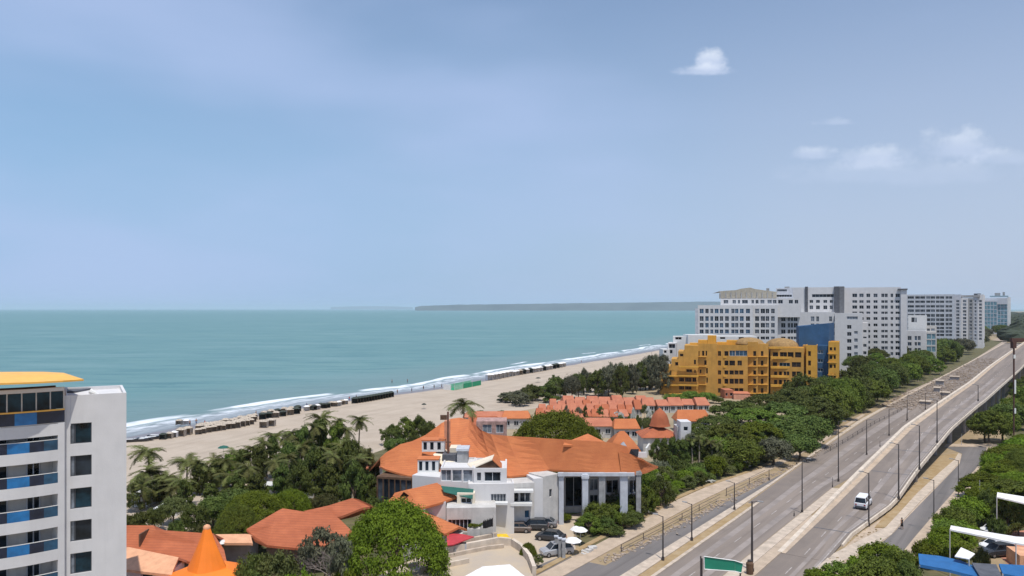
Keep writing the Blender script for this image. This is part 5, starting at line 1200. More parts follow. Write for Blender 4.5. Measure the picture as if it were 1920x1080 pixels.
# mid-distance: pavilion, domes, cabins
pv = house(1240, 770, 176, 74, 9, 3.6, 'square pavilion with a bell-shaped orange roof, right of the round roof', 'pavilion', roofm='roofd', rl=.0, power=1.0, wins=0, name='pavilion')
for ch in list(pv.children):
    if ch.name.startswith('roof'): ch.scale = (1, 1, .42)
bx_ = P(1238, 0, 180).x; loft('cupola', [ring(bx_, 180.5, r, r, z, RAD(45), 12, .5) for r, z in ((2.4, ZP(799, 180)), (2.1, ZP(794, 180)), (1.95, ZP(787, 180)), (1.6, ZP(779, 180)), (1.0, ZP(772, 180)), (.4, ZP(768, 180)), (.05, ZP(765, 180)))], M['roofd'], pv)
wh = empty('white_block', (P(1298, 800, 170).x, 172, 0), 'narrow white block beside the bell-roofed pavilion', 'house')
pblock(wh, 1276, 172, 1296, 172, 791, 0, 4, [(1282, 1290, 800, 808, 'glg', 0)], M['white']); pblock(wh, 1270, 174, 1286, 174, 800, 0, 4, [(1273, 1279, 812, 822, 'glg', 0)], M['white2'])
house(1172, 808, 150, 70, 8, 4.4, 'low round orange roof with a small white vent beside the big roof', 'pavilion', rl=.12, power=.75, name='pavilion', wins=0)
rv = empty('roof_vent', P(1169, 838, 146.5), 'small white triangular vent dormer on the low round orange roof', 'vent')
q = P(1169, 838, 147.2); mb = MB(); mb.quad((q.x - .75, q.y - .4, q.z), (q.x + .75, q.y - .4, q.z), (q.x, q.y - .2, q.z + 1.1)); mb.quad((q.x + .75, q.y - .4, q.z), (q.x + .3, q.y + 1.5, q.z + .4), (q.x, q.y - .2, q.z + 1.1)); mb.quad((q.x, q.y - .2, q.z + 1.1), (q.x - .3, q.y + 1.5, q.z + .4), (q.x - .75, q.y - .4, q.z)); mb.quad((q.x - .75, q.y - .4, q.z), (q.x - .3, q.y + 1.5, q.z + .4), (q.x + .3, q.y + 1.5, q.z + .4), (q.x + .75, q.y - .4, q.z)); mb.build('vent_hood', M['greyl'], rv)
# curved white walkway wall near the round roof
mb = MB()
for (a, b) in zip([(1150, 806), (1180, 806), (1205, 814), (1218, 826), (1220, 842)], [(1180, 806), (1205, 814), (1218, 826), (1220, 842), (1210, 858)]):
    p, q = G(*a), G(*b); t = (q - p).normalized(); nn = Vector((-t.y, t.x, 0)) * .4; mb.prism([(p.x, p.y), (q.x, q.y), (q.x + nn.x, q.y + nn.y), (p.x + nn.x, p.y + nn.y)], 0, 2.2)
tag(mb.build('garden_wall', M['whitepaint']), 'curved white garden wall around the low round roof', 'wall')
crow = random.Random(9); ci = 0
CG = 'small tiled cabins of the beach resort'
RW = 1
rowsC = [ # (y ridge px, Y, x0, x1, n, roof)
    (742, 250, 1055, 1216, 7, 'roofp', 'farthest row'), (746, 244, 1206, 1330, 5, 'roofp', 'row by the ochre building'), (749, 236, 1030, 1205, 11, 'roofp', 'second row from the beach'),
    (757, 226, 1010, 1190, 12, 'roofp', 'third row from the beach'), (766, 218, 1004, 1180, 10, 'roofp', 'fourth row from the beach')]
for yr, Y, x0, x1, n, rm, rowlab in rowsC:
    for i in range(n):
        px = x0 + (x1 - x0) * (i + .5) / n; wpx = (x1 - x0) / n * crow.uniform(.92, 1.12)
        tight = n < 8
        house(px, yr + crow.uniform(-1.5, 1.5) + (2 if i % 2 else 0), Y + crow.uniform(-1.5, 1.5), wpx, 8, 2.5, 'small cabin, faded orange roof, %s from the left in the %s' % (ordn(i), rowlab), 'cabin', CG, crow.choice(['roofp', 'roofp', 'roofp', 'roofd']) if not tight else 'roofp', 'white2', rl=.85 if tight else .78, power=1, rz=crow.uniform(-.12, .12), wins=2, name='cabin', over=.35)
for i, (px, yt, Y, wp, rm) in enumerate(((1122, 783, 196, 62, 'roofp'), (1176, 785, 192, 50, 'roof'), (915, 771, 212, 96, 'roofp'), (968, 770, 210, 56, 'roof'), (905, 780, 196, 66, 'roofd'), (1302, 768, 205, 66, 'roof'))):
    house(px, yt, Y, wp, 7, 3.2, ['long low bungalow with faded orange roof right of the green dome tree', 'bright orange roofed bungalow left of the bell-roofed pavilion', 'brick orange roofed bungalow behind the hotel ridge', 'pink-orange roofed bungalow beside the green dome tree', 'weathered pink bungalow just behind the hotel roof', 'wide orange roofed bungalow behind the narrow white block'][i], 'bungalow', None, rm, rl=.8, power=1, wins=3, name='bungalow')
# stacks of grey patio structures behind the ridge
pc = empty('patio_building', (P(925, 790, 190).x, 170, 0), 'weathered pale building with arched openings behind the hotel ridge', 'building')
pblock(pc, 893, 166, 950, 166, 790, 0, 6, [(905, 922, 796, 812, 'gll', 1), (930, 944, 796, 812, 'gll', 1)], mat('mauve_render', (.42, .27, .24), .9, var=.2, scale=1))

# ------------------------------------------------------------------ courtyard, parking, foreground gatehouse
gpoly('courtyard', [(890, 985), (950, 962), (1010, 968), (1060, 955), (1140, 945), (1150, 958), (1080, 975), (1075, 1010), (1082, 1040), (1095, 1050), (1137, 1064), (1125, 1085), (1000, 1120), (780, 1120), (700, 1080), (820, 1030)], .02, M['court'])
gpoly('driveway', [(1060, 1040), (1085, 1050), (1140, 1062), (1190, 1068), (1150, 1110), (1000, 1130), (985, 1090), (1010, 1060)], .030, M['asphd'])
gpoly('yellow_marking', [(927, 1001), (948, 999), (955, 1007), (968, 1012), (940, 1012)], .032, M['ymark'])
gpoly('lawn', [(1018, 960), (1100, 948), (1120, 955), (1060, 968), (1050, 975)], .025, mat('lawn', (.10, .16, .03), .95, col2=(.16, .20, .06), scale=.8, bump=.5))
gpoly('grey_path', [(1215, 880), (1280, 883), (1300, 880), (1290, 900), (1262, 918), (1240, 925), (1215, 900)], .02, mat('pale_path', (.42, .40, .37), .9, var=.1))
gh = empty('gatehouse', (P(920, 1070, 90).x, 88, 0), 'low beige gatehouse with a bright white flat roof at the bottom centre', 'building')
V = [G(905, 1062, 4.0), G(956, 1058, 4.0), G(990, 1085, 4.0), G(1005, 1110, 4.0), G(860, 1110, 4.0), G(868, 1082, 4.0)]
mb = MB(); mb.prism([(v.x, v.y) for v in V][::-1], 3.75, 4.0); mb.build('roof', M['tentw'], gh)
mb = MB(); cxx = sum(v.x for v in V) / 6; cyy = sum(v.y for v in V) / 6; mb.prism([(cxx + (v.x - cxx) * .9, cyy + (v.y - cyy) * .9) for v in V][::-1], 0, 3.74); mb.build('wall', M['kerb'], gh)
def curved_wall(pts, z, w_, h, m, label, name='low_wall', cat='wall'):
    mb = MB(); v = [G(a, b, z) for a, b in pts]
    for p, q in zip(v, v[1:]):
        t = (q - p); t.z = 0; t.normalize(); nn = Vector((-t.y, t.x, 0)) * w_; mb.prism([(p.x, p.y), (q.x, q.y), (q.x + nn.x, q.y + nn.y), (p.x + nn.x, p.y + nn.y)], z, z + h)
    return tag(mb.build(name, M[m]), label, cat)
curved_wall([(820, 1062), (862, 1052), (900, 1045), (935, 1038), (958, 1040), (975, 1052), (990, 1072), (998, 1095)], 0, .5, 2.2, 'parapet', 'curved beige wall around the white-roofed gatehouse')
curved_wall([(790, 1045), (850, 1036), (905, 1026), (932, 1020)], 0, .4, 1.6, 'kerb', 'straight pale wall of the drive between the red roof and gatehouse')
curved_wall([(760, 1052), (800, 1035), (850, 1022), (885, 1012), (925, 1006)], 0, .7, 2.0, 'white2', 'white wall with plants along the hotel service drive')
gpoly('terrace', [(780, 1062), (870, 1047), (935, 1030), (960, 1034), (985, 1060), (1000, 1100), (760, 1100)], 1.2, M['court'], 1.2)

# service yard clutter between the red roof and the gatehouse
curved_wall([(765, 1066), (820, 1052), (870, 1040), (915, 1031), (945, 1028)], 1.2, .35, .5, 'kerb', 'low pale kerb wall crossing the beige terrace above the gatehouse')
curved_wall([(790, 1075), (850, 1062), (880, 1056)], 1.2, .3, .6, 'parapet', 'short beige wall beside the white gatehouse roof')
yr2 = random.Random(31)
for i, (px, py, w3, h3) in enumerate(((800, 1048, 1.3, .7), (822, 1042, 1.0, .9), (846, 1036, 1.4, .6), (868, 1032, .9, 1.0), (893, 1026, 1.1, .6))):
    q = G(px, py, 1.2); o = empty('condenser_unit', q, 'grey rooftop condenser on the service terrace, %s from the left' % ORD[i], 'condenser', 'condensers on the service terrace', yr2.uniform(-.4, .4))
    mb = MB(); mb.box(-w3 / 2, w3 / 2, -.4, .4, 0, h3); inst('casing', mb.mesh('casing', M['greyl' if i % 2 else 'grey']), o); mb = MB(); mb.tube([(0, 0, h3 - .02), (0, 0, h3 + .05)], .28, 10); inst('fan', mb.mesh('fan', M['greyd']), o)
for i, (px, py) in enumerate(((888, 1020), (903, 1016), (917, 1013), (832, 1034))):
    q = G(px, py, 0); mb = MB(); o = empty('planter', q, 'pale planter with leafy plants on the service drive wall, %s from the left' % ['second', 'third', 'fourth', 'first'][i], 'planter', 'planters on the service drive wall')
    mb.box(-.9, .9, -.4, .4, 0, 2.3); inst('box', mb.mesh('box', M['white2']), o); inst('foliage', crown_with('bush', i, 'lf_bright'), o, (0, 0, 2.2), 0, (.95, .6, .9))
rocks_later = 1
# ------------------------------------------------------------------ vehicles
def loft_sections(secs, m, name):
    """secs: list of rings (lists of points)"""
    mb = MB(); n = len(secs[0]); mb.v = [tuple(p) for s in secs for p in s]
    for k in range(len(secs) - 1):
        for i in range(n): j = (i + 1) % n; mb.f.append((k * n + i, (k + 1) * n + i, (k + 1) * n + j, k * n + j)); mb.m.append(0)
    mb.f.append(tuple(range(n))); mb.m.append(0); mb.f.append(tuple((len(secs) - 1) * n + n - 1 - i for i in range(n))); mb.m.append(0)
    return mb.mesh(name, m)
def wheel_meshes():
    mb = MB(); n = 16; R0, w_ = .33, .11
    mb.v = [(R0 * cos(2 * pi * i / n) * k, y, R0 * sin(2 * pi * i / n) * k) for y, k in ((-w_, .6), (-w_, .93), (-w_ * .6, 1), (w_ * .6, 1), (w_, .93), (w_, .6)) for i in range(n)]
    for k in range(5):
        for i in range(n): j = (i + 1) % n; mb.f.append((k * n + i, k * n + j, (k + 1) * n + j, (k + 1) * n + i)); mb.m.append(0)
    ty = mb.mesh('tyre', M['tyre'], smooth=False); mb = MB(); mb.tube([(0, -w_ * .85, 0), (0, w_ * .85, 0)], .21, 12); return ty, mb.mesh('rim', M['rim'])
TY, RM = wheel_meshes()
def make_car(name, label, cat, L, Wd, prof, cab, paint, group=None, tall=1.5):
    """prof: (x, z_belt) lower body; cab: (x0 bottom, x1 top front .. x2 top rear, x3 bottom rear, z_roof)"""
    o = empty(name, (0, 0, 0), label, cat, group); hw = Wd / 2; secs = []
    for x, zb, zt in prof:
        k = .9 if x in (prof[0][0], prof[-1][0]) else 1.0
        h = hw * k; secs.append([(x, -h * .93, zb), (x, -h, zb + .15), (x, -h, zt - .12), (x, -h * .9, zt), (x, h * .9, zt), (x, h, zt - .12), (x, h, zb + .15), (x, h * .93, zb)])
    inst('body', loft_sections(secs, M[paint], 'body'), o)
    x0, x1, x2, x3, zb, zr = cab; a = hw * .9; b = hw * .74
    g = [[(x, -a if z == zb else -b, z), (x, a if z == zb else b, z)] for x, z in ()]
    mb = MB(); q = [(x0, -a, zb), (x3, -a, zb), (x3, a, zb), (x0, a, zb), (x1, -b, zr), (x2, -b, zr), (x2, b, zr), (x1, b, zr)]
    mb.v = q; mb.f = [(0, 4, 5, 1), (2, 6, 7, 3), (3, 7, 4, 0), (1, 5, 6, 2), (4, 7, 6, 5)]; mb.m = [0] * 5
    inst('window', mb.mesh('window', M['gl']), o)
    mb = MB(); mb.box(min(x1, x2) - .03, max(x1, x2) + .03, -b - .02, b + .02, zr - .05, zr + .05)
    for t in (0.0, .45, 1.0):   # pillars
        for s in (-1, 1):
            p = Vector((x0 + (x3 - x0) * t, s * (a + .01), zb)); q_ = Vector((x1 + (x2 - x1) * t, s * (b + .01), zr)); mb.tube([p, q_], .045, 4)
    inst('roof', mb.mesh('roof', M[paint]), o)
    for sx in (prof[0][0] + L * .17, prof[-1][0] - L * .18):
        for s in (-1, 1):
            wv = inst('wheel', TY, o, (sx, s * (hw - .08), .33)); inst('rim', RM, wv)
    for s in (-1, 1):
        mb = MB(); mb.box(-.04, .05, -.16, .16, -.07, .07); inst('headlight', mb.mesh('headlight', M['lampw']), o, (prof[-1][0] - .03, s * hw * .62, prof[-1][2] - .2))
        mb = MB(); mb.box(-.05, .03, -.12, .12, -.1, .1); inst('tail_light', mb.mesh('tail_light', M['lampred']), o, (prof[0][0] + .02, s * hw * .68, prof[0][2] - .18))
    mb = MB(); mb.box(-.02, .02, -.26, .26, -.06, .06); inst('number_plate', mb.mesh('number_plate', M['whitepaint']), o, (prof[0][0] - .01, 0, .5))
    return o
SED = ((-2.2, .35, .75), (-2.1, .25, .9), (-1.2, .22, .95), (.9, .22, .95), (1.9, .25, .82), (2.2, .35, .65))
SUV = ((-2.3, .4, .95), (-2.2, .28, 1.05), (-1.0, .25, 1.08), (1.0, .25, 1.05), (2.0, .28, .98), (2.3, .4, .8))
VAN = ((-2.45, .4, 1.0), (-2.38, .28, 1.15), (-1.0, .25, 1.18), (1.1, .25, 1.12), (2.1, .28, .95), (2.4, .4, .75))
van = make_car('passenger_van', 'white passenger van driving on the ramp road, dark rear window', 'van', 4.85, 1.95, VAN, (-2.4, -2.2, 1.0, 1.75, 1.12, 1.92), 'cwhite')
q = G(1622, 961, .03); van.location = (q.x, q.y + .6, .05); van.rotation_euler = (0, 0, RAD(90 - 36)); van.scale = (1.0, 1.0, 1.0)
mb = MB(); mb.box(-2.52, -2.4, -.8, .8, .32, .62); inst('bumper', mb.mesh('bumper', M['greyd']), van)
s_, o_ = SO(van.location); van.location.z = zd(s_) + .03 if s_ > 106 else .06
sl_ = atan2(zd(s_ + 2.4) - zd(s_ - 2.4), 4.8); van.rotation_euler = (0, -sl_, RAD(54)); van.location.z += .02
CARS = [('SED', 'cbrown', 969, 1000, 178, 'brown-grey car parked nearest the yellow marking', 'parked_car'), ('SUV', 'cdark', 1000, 996, 176, 'dark car parked in the courtyard between the brown-grey car and the wall', 'parked_car'),
        ('SED', 'cgrey', 1019, 990, 170, 'grey car half hidden behind the dark parked car', 'parked_car'), ('SED', 'cdark', 1033, 1016, 160, 'dark car parked beside the grey gate pillars', 'parked_car'),
        ('SUV', 'csilv', 1044, 1044, 200, 'silver-grey car standing behind the gate pillars', 'parked_car'), ('SED', 'cwhite', 1872, 1003, 195, 'white car parked under the trees on the right, behind the long white awning', 'parked_car'),
        ('SED', 'cgrey', 1894, 997, 200, 'grey car parked beside the white car at the right edge', 'parked_car'), ('SUV', 'cdark', 1880, 1046, 190, 'dark car parked below the long white awning', 'parked_car'), ('SED', 'cwhite', 1874, 1034, 190, 'white car under the long white awning, right of the yellow bush', 'parked_car')]
for kd, pt, px, py, rz, lb, nm in CARS:
    pr, cab = (SED, (-1.75, -1.05, .55, 1.25, .9, 1.42)) if kd == 'SED' else (SUV, (-2.15, -1.7, .6, 1.3, 1.02, 1.68))
    c = make_car(nm, lb, 'car', 4.5, 1.8, pr, cab, pt); q = G(px, py, 0); c.location = (q.x, q.y + .8, .035); c.rotation_euler = (0, 0, RAD(rz))

# ------------------------------------------------------------------ lamp posts, poles
def lamp_post(pxb, pyb, pytop, label, z=None, arm=1, thick=.13, group='tall dark lamp posts along the road', m='pole', name='lamp_post', head=True):
    q = G(pxb, pyb, z or 0); o = empty(name, q, label, 'lamp post' if head else 'pole', group); h = ZP(pytop, q.y) - q.z
    mb = MB(); mb.tube([(0, 0, -.05), (0, 0, h * .5), (0, 0, h)], [thick, thick * .8, thick * .55], 7); inst('pole', mb.mesh('pole', M[m]), o)
    mb = MB(); mb.tube([(0, 0, -.05), (0, 0, .5)], thick * 1.7, 8); inst('base', mb.mesh('base', M[m]), o)
    if head:
        n = Vector((RD[1], -RD[0], 0)) * arm
        mb = MB(); mb.tube([(0, 0, h - .1), tuple(n * .9 + Vector((0, 0, h + .12)))], .05, 5); inst('arm', mb.mesh('arm', M[m]), o)
        mb = MB(); mb.box(-.35, .35, -.12, .12, -.06, .06); l = inst('lamp_head', mb.mesh('lamp_head', M['grey']), o, tuple(n * 1.1 + Vector((0, 0, h + .14))), atan2(n.y, n.x))
    return o
LP = [(1243, 1051, 968, 'on the median at the lower left of the main road'), (1297, 1014, 945, 'second along the service road'), (1377, 957, 905, 'third along the service road'),
      (1410, 1073, 940, 'beside the green road sign'), (1504, 962, 860, 'on the wide median left of the van'), (1572, 903, 790, 'on the median, second beyond the green sign'),
      (1625, 853, 787, 'on the median, third beyond the green sign'), (1667, 817, 767, 'on the median, fourth beyond the green sign'), (1701, 788, 742, 'on the median, fifth beyond the green sign'),
      (1735, 768, 737, 'on the median, sixth beyond the green sign'), (1766, 753, 728, 'on the median, farthest beyond the green sign')]
for i, (a, b, c, l) in enumerate(LP): lamp_post(a, b, c, 'dark lamp post ' + l, arm=-1 if i < 3 else 1, thick=.17 if i in (3,) else .12)
for i, (a, b, c, l) in enumerate(((1629, 987, 887, 'right beside the white van'), (1685, 936, 833, 'where the ramp leaves the ground'), (1724, 880, 798, 'on the rising ramp, above the dark underpass'), (1757, 830, 750, 'on the right edge of the viaduct'), (1834, 752, 722, 'on the far right edge of the viaduct'))):
    zz1 = 0
    for _ in range(20):
        q = G(a, b, zz1); s_, o_ = SO(q); zz1 = zd(s_) + (.9 if i > 1 else 0) if i > 0 else 0
    lamp_post(a, b, c, 'dark lamp post ' + l, z=zz1, arm=-1)
for a, b, c, l in ((1751, 997, 900, 'on the pavement of the slip road, nearest'), (1797, 933, 863, 'on the pavement of the slip road, farther up')): lamp_post(a, b, c, 'thin dark lamp post ' + l, arm=-1, thick=.09)
lamp_post(1837, 962, 900, 'thin pale pole rising from the hedge on the right', m='polew', name='pale_pole', head=False, thick=.06, group=None)
lamp_post(1803, 835, 813, 'short pale pole beside the underpass wall', m='polew', name='pale_pole', head=False, thick=.06, group=None)
for i, (a, b, c) in enumerate(((1442, 901, 880), (1494, 872, 850))): lamp_post(a, b, c, 'short dark fence post at the rubble strip, %s from the van side' % ['second', 'first'][i], name='fence_post', head=False, thick=.09, group='short posts in the rubble strip')
for i, (a, b, c) in enumerate(((1561, 914, 895), (1489, 968, 958), (1700, 790, 776), (1650, 838, 826))): lamp_post(a, b, c, 'short dark post on the median, %s of four from the green sign' % ['second', 'first', 'fourth', 'third'][i], name='bollard', head=False, thick=.06, group='short posts on the median')
# tall utility mast at the right edge
um = empty('billboard_mast', (P(1901, 800, 175).x, 175, 0), 'tall brown mast with a wide dark red billboard frame at the right edge', 'mast'); x = um.location.x; zt = ZP(640, 175)
mb = MB(); mb.tube([(x, 175, 0), (x, 175, zt)], [.14, .2], 8); mb.build('mast', mat('rust_red_steel', (.10, .05, .04), .8), um)
mb = MB(); mb.box(x - .7, x + 9, 174.6, 175.4, zt - .1, zt + .75); mb.box(x - .5, x + .3, 174.5, 175.5, zt - 1.6, zt - .1); mb.build('billboard_frame', bpy.data.materials['rust_red_steel'], um)
mb = MB(); mb.box(x - .26, x + .26, 174.7, 174.76, ZP(672, 175), ZP(665, 175)); mb.box(x - .1, x + .26, 174.6, 174.7, ZP(738, 175), ZP(712, 175)); mb.box(x - .1, x + .26, 174.6, 174.7, ZP(775, 175), ZP(765, 175)); mb.build('white_plate', M['whitepaint'], um)
# green road sign
sg = empty('road_sign', G(1355, 1130, 0), 'blank green road sign on posts, beside the lamp post at the bottom', 'road sign'); Yg = 90.0
pa, pb, pc_, pd = P(1320, 1043, Yg), P(1378, 1051, Yg - 1), P(1378, 1071, Yg - 1), P(1321, 1067, Yg); pe, pf = P(1393, 1056, Yg - 1.3), P(1390, 1074, Yg - 1.3)
mb = MB(); dv = Vector((.05, .12, 0))
def slab(mb, q, d, m=0):
    n = len(q); b = len(mb.v); mb.v += [tuple(v) for v in q] + [tuple(v + d) for v in q]; mb.f.append(tuple(b + i for i in range(n))); mb.f.append(tuple(b + n + n - 1 - i for i in range(n))); mb.m += [m, m]
    for i in range(n): j = (i + 1) % n; mb.f.append((b + j, b + i, b + n + i, b + n + j)); mb.m.append(m)
slab(mb, [pd, pc_, pb, pa], dv); slab(mb, [pc_ + Vector((.02, 0, 0)), pf, pe, pb + Vector((.02, 0, 0))], dv); mb.build('panel', M['sign'], sg)
mb = MB()
for a, b in ((pa, pb), (pb, pe), (pa, pd), (pd, pc_), (pc_, pf)): mb.tube([a - dv * .3, b - dv * .3], .05, 4)
mb.build('border', M['tentw'], sg)
for p in (P(1314, 1043, Yg + .3), P(1316, 1047, Yg + .5)): mb = MB(); mb.tube([(p.x, p.y, 0), (p.x, p.y, p.z)], .09, 6); mb.build('post', M['pole'], sg)
mb = MB(); q = P(1388, 1074, Yg - 1); mb.tube([(q.x, q.y, 0), (q.x, q.y, q.z + .3)], .09, 6); mb.build('post', M['pole'], sg)
bn = empty('roadside_bin', G(1406, 1078, 0), 'dark bin at the foot of the lamp post by the green sign', 'bin'); mb = MB(); mb.tube([(0, 0, 0), (0, 0, 1.5), (0, 0, 1.8)], [.42, .48, .25], 10); inst('body', mb.mesh('body', M['brown']), bn); mb = MB(); mb.tube([(0, 0, 1.78), (0, 0, 1.9)], .3, 10); inst('lid', mb.mesh('lid', M['pole']), bn)

# fence along the rubble strip
def fence(pts, h, label, m='pole'):
    v = [G(a, b, .05) for a, b in pts]; o = empty('fence', v[0], label, 'fence')
    for p, q in zip(v, v[1:]):
        L = (q - p).length; n = max(1, int(L / 5.5))
        for i in range(n):
            c = p.lerp(q, i / n); mb = MB(); mb.tube([c, c + Vector((0, 0, h))], .06, 5); mb.build('post', M[m], o)
        for z in (h * .95, h * .45): mb = MB(); mb.tube([p + Vector((0, 0, z)), q + Vector((0, 0, z))], .04, 4); mb.build('rail', M[m], o)
fence([(1165, 1035), (1244, 994), (1311, 958), (1350, 938)], 1.1, 'low dark rail fence along the service road, nearest stretch')
fence([(1362, 930), (1405, 910), (1434, 895)], 1.5, 'dark framed fence on the rubble strip past the service road')
fence([(1690, 770), (1640, 795), (1580, 832), (1545, 852)], 1.0, 'far dark railing along the left edge of the main road')
rr = random.Random(4)
def rocks(name, label, path, n, spread, sz, m, seed):
    r = random.Random(seed); mb = MB(); v = [G(a, b, 0) for a, b in path]
    for i in range(n):
        k = r.randrange(len(v) - 1); c = v[k].lerp(v[k + 1], r.random()) + Vector((r.gauss(0, spread), r.gauss(0, spread), 0)); s = sz * r.uniform(.4, 1.5); a = r.uniform(0, 3)
        mb.box(-s, s, -s * .7, s * .6, -.05, s * r.uniform(.4, 1.1), fr=lambda x, y, z, c=c, a=a: (c.x + x * cos(a) - y * sin(a) + .12 * z, c.y + x * sin(a) + y * cos(a), c.z + z))
    return tag(mb.build(name, m), kind='stuff', label=label)
rocks('rubble', 'broken stone rubble beside the service road', [(1140, 1052), (1244, 1002), (1330, 957), (1400, 917), (1440, 897), (1510, 862), (1560, 834)], 700, .55, .17, M['rubble'], 1)
rocks('rubble', 'far rubble and dirt heaps by the main road', [(1690, 765), (1730, 745), (1770, 725), (1810, 700), (1850, 672)], 1500, 4, .38, M['rubble'], 2)
rocks('rubble', 'loose dirt and stones on the verge right of the ramp', [(1545, 1045), (1600, 1010), (1640, 985)], 60, 1.0, .12, M['dirt'], 3)
# piles and low walls at the far roadside
for i, (px, py, w_, h) in enumerate(((1735, 757, 16, .9), (1772, 742, 14, 1.3), (1762, 722, 12, 2.0), (1790, 712, 14, 1.5), (1757, 735, 9, 1.8))):
    q = G(px, py); o = empty('roadside_hut', q, ['low concrete hut beside the main road, nearest of five', 'second low concrete hut beside the main road', 'small grey roadside hut left of the viaduct bend', 'flat roadside hut nearest the viaduct bend', 'narrow concrete hut between the two lower roadside huts'][i], 'hut', 'concrete huts beside the main road')
    mb = MB(); ww = w_ * q.y / F / 2; mb.box(-ww, ww, -2, 2, 0, h); inst('wall', mb.mesh('wall', M['decks']), o, rz=-RAD(36)); mb = MB(); mb.box(-ww - .3, ww + .3, -2.3, 2.3, h, h + .2); inst('roof', mb.mesh('roof', M['kerb']), o, rz=-RAD(36))

# ------------------------------------------------------------------ beach things
def tent_mesh_parts(kind, m):
    mb = MB()
    for x in (-1, 1):
        for y in (-.9, .9): mb.tube([(x, y, -.1), (x, y, 1.9)], .04, 4)
    posts = mb.mesh('frame', M['wood'])
    mb = MB(); V = [(-1.15, -1.05, 1.85), (1.15, -1.05, 1.85), (1.15, 1.05, 1.85), (-1.15, 1.05, 1.85), (-.5, 0, 2.35), (.5, 0, 2.35)]
    mb.shell([Vector(v) for v in V], [(0, 1, 5, 4), (1, 2, 5), (2, 3, 4, 5), (3, 0, 4)], .06)
    can = mb.mesh('canopy', M[m]); mb = MB()
    mb.box(-1.02, -.98, -.9, .9, .1, 1.85); mb.box(.98, 1.02, -.9, .9, .1, 1.85); mb.box(-1, 1, .88, .92, .1, 1.85)
    return posts, can, mb.mesh('side_cloth', M[m])
TP = {k: tent_mesh_parts(k, k) for k in ('tent', 'tentd', 'tentw')}
def tent(px, py, k, label, group, sc=1, rz=0, nm='beach_tent'):
    q = G(px, py, 0); o = empty(nm, q, label, 'beach tent', group, rz); o.scale = (sc, sc, sc)
    for n, me in zip(('frame', 'canopy', 'side_cloth'), TP[k]): inst(n, me, o)
    return o
br_ = random.Random(8)
TG = 'rows of beach tents near the waterline'
line = [(300, 827), (345, 818), (400, 808), (435, 803), (470, 797), (515, 788), (560, 779), (600, 771), (645, 762)]
tpts = []
def along(line, n):
    v = [Vector(p) for p in line]; ls = [(b - a).length for a, b in zip(v, v[1:])]; tot = sum(ls); out = []
    for i in range(n):
        d = tot * i / (n - 1); k = 0
        while k < len(ls) - 1 and d > ls[k]: d -= ls[k]; k += 1
        out.append(v[k].lerp(v[k + 1], min(1, d / ls[k])))
    return out
i = 0
for p in along([(372, 811), (400, 806), (440, 800), (471, 793)], 12):
    for j, dy in enumerate((0, -4.5, -9)):
        tent(p.x + j * 3 + br_.uniform(-1, 1), p.y + dy + 3 + br_.uniform(-.5, .5), 'tent', 'grey-brown beach tent, %s from the left in the %s line of the left block' % (ordn(i % 12), ['lower', 'middle', 'upper'][j]), TG, br_.uniform(.72, .95), RAD(br_.uniform(10, 40)))
    i += 1
for i, p in enumerate(along([(492, 787), (520, 782), (545, 778), (568, 773)], 7)):
    if i == 6: continue
    for j, dy in enumerate((0, -5)): tent(p.x + j * 3, p.y + dy + br_.uniform(-.7, .7), br_.choice(['tent', 'tent', 'tentd']), 'weathered beach tent, %s from the left in the %s line of the right block' % (ordn(i), ['lower', 'upper'][j]), TG, br_.uniform(.75, 1.0), RAD(br_.uniform(10, 40)))
for i, (px, py) in enumerate(((495, 802), (509, 799), (340, 818), (352, 815))): tent(px, py, 'tent', ['single grey tent standing apart on the sand, left of a pair', 'single grey tent standing apart on the sand, right of a pair', 'grey tent left of the big tent block', 'grey tent touching the left end of the big tent block'][i], TG, 1)
for i, p in enumerate(along([(575, 771), (600, 766), (625, 762), (648, 758)], 12)): tent(p.x, p.y + br_.uniform(-1, 1.5), br_.choice(['tent', 'tentd', 'tentw']), 'small mixed tent, %s from the left between the tent blocks and the dark row' % ordn(i), TG, .8, RAD(br_.uniform(0, 60)))
for i, p in enumerate(along([(665, 756), (690, 752), (712, 748), (733, 744)], 14)): tent(p.x, p.y + .5, 'tentd', 'dark tent in the tight dark row by the water, %s from the left' % ordn(i), 'tight row of dark beach tents', 1.0, RAD(18))
# boats / sunshades at the far left of the beach
for i, (px, py) in enumerate(((243, 829), (262, 828), (273, 826), (284, 824), (292, 821))):
    q = G(px, py); o = empty('beach_boat', q, 'small dark and white boat pulled up on the sand, %s from the curved hotel' % ordn(i), 'boat', 'boats pulled up on the sand', RAD(br_.uniform(-10, 30)))
    secs = []
    for x, hw, z0, z1 in ((-2.2, .55, .1, .75), (-1, .75, 0, .7), (.6, .7, 0, .72), (1.7, .4, .1, .85), (2.3, .05, .35, 1.0)): secs.append([(x, -hw * .6, z0), (x, -hw, z1), (x, hw, z1), (x, hw * .6, z0)])
    inst('hull', loft_sections(secs, M['cdark'], 'hull'), o); mb = MB(); mb.box(-1.5, 1.1, -.45, .45, .71, .8); inst('deck', mb.mesh('deck', M['whitepaint']), o)
for i, (px, py, k) in enumerate(((306, 824, 'tentd'), (318, 822, 'tent'), (327, 820, 'tentw'), (336, 797, 'tent'), (350, 797, 'tentw'))): tent(px, py, k, 'loose sunshade %s' % ['right of the beached boats', 'two places right of the beached boats', 'pale, three places right of the beached boats', 'at the water edge, left of two', 'pale, at the water edge, right of two'][i], TG, .75)
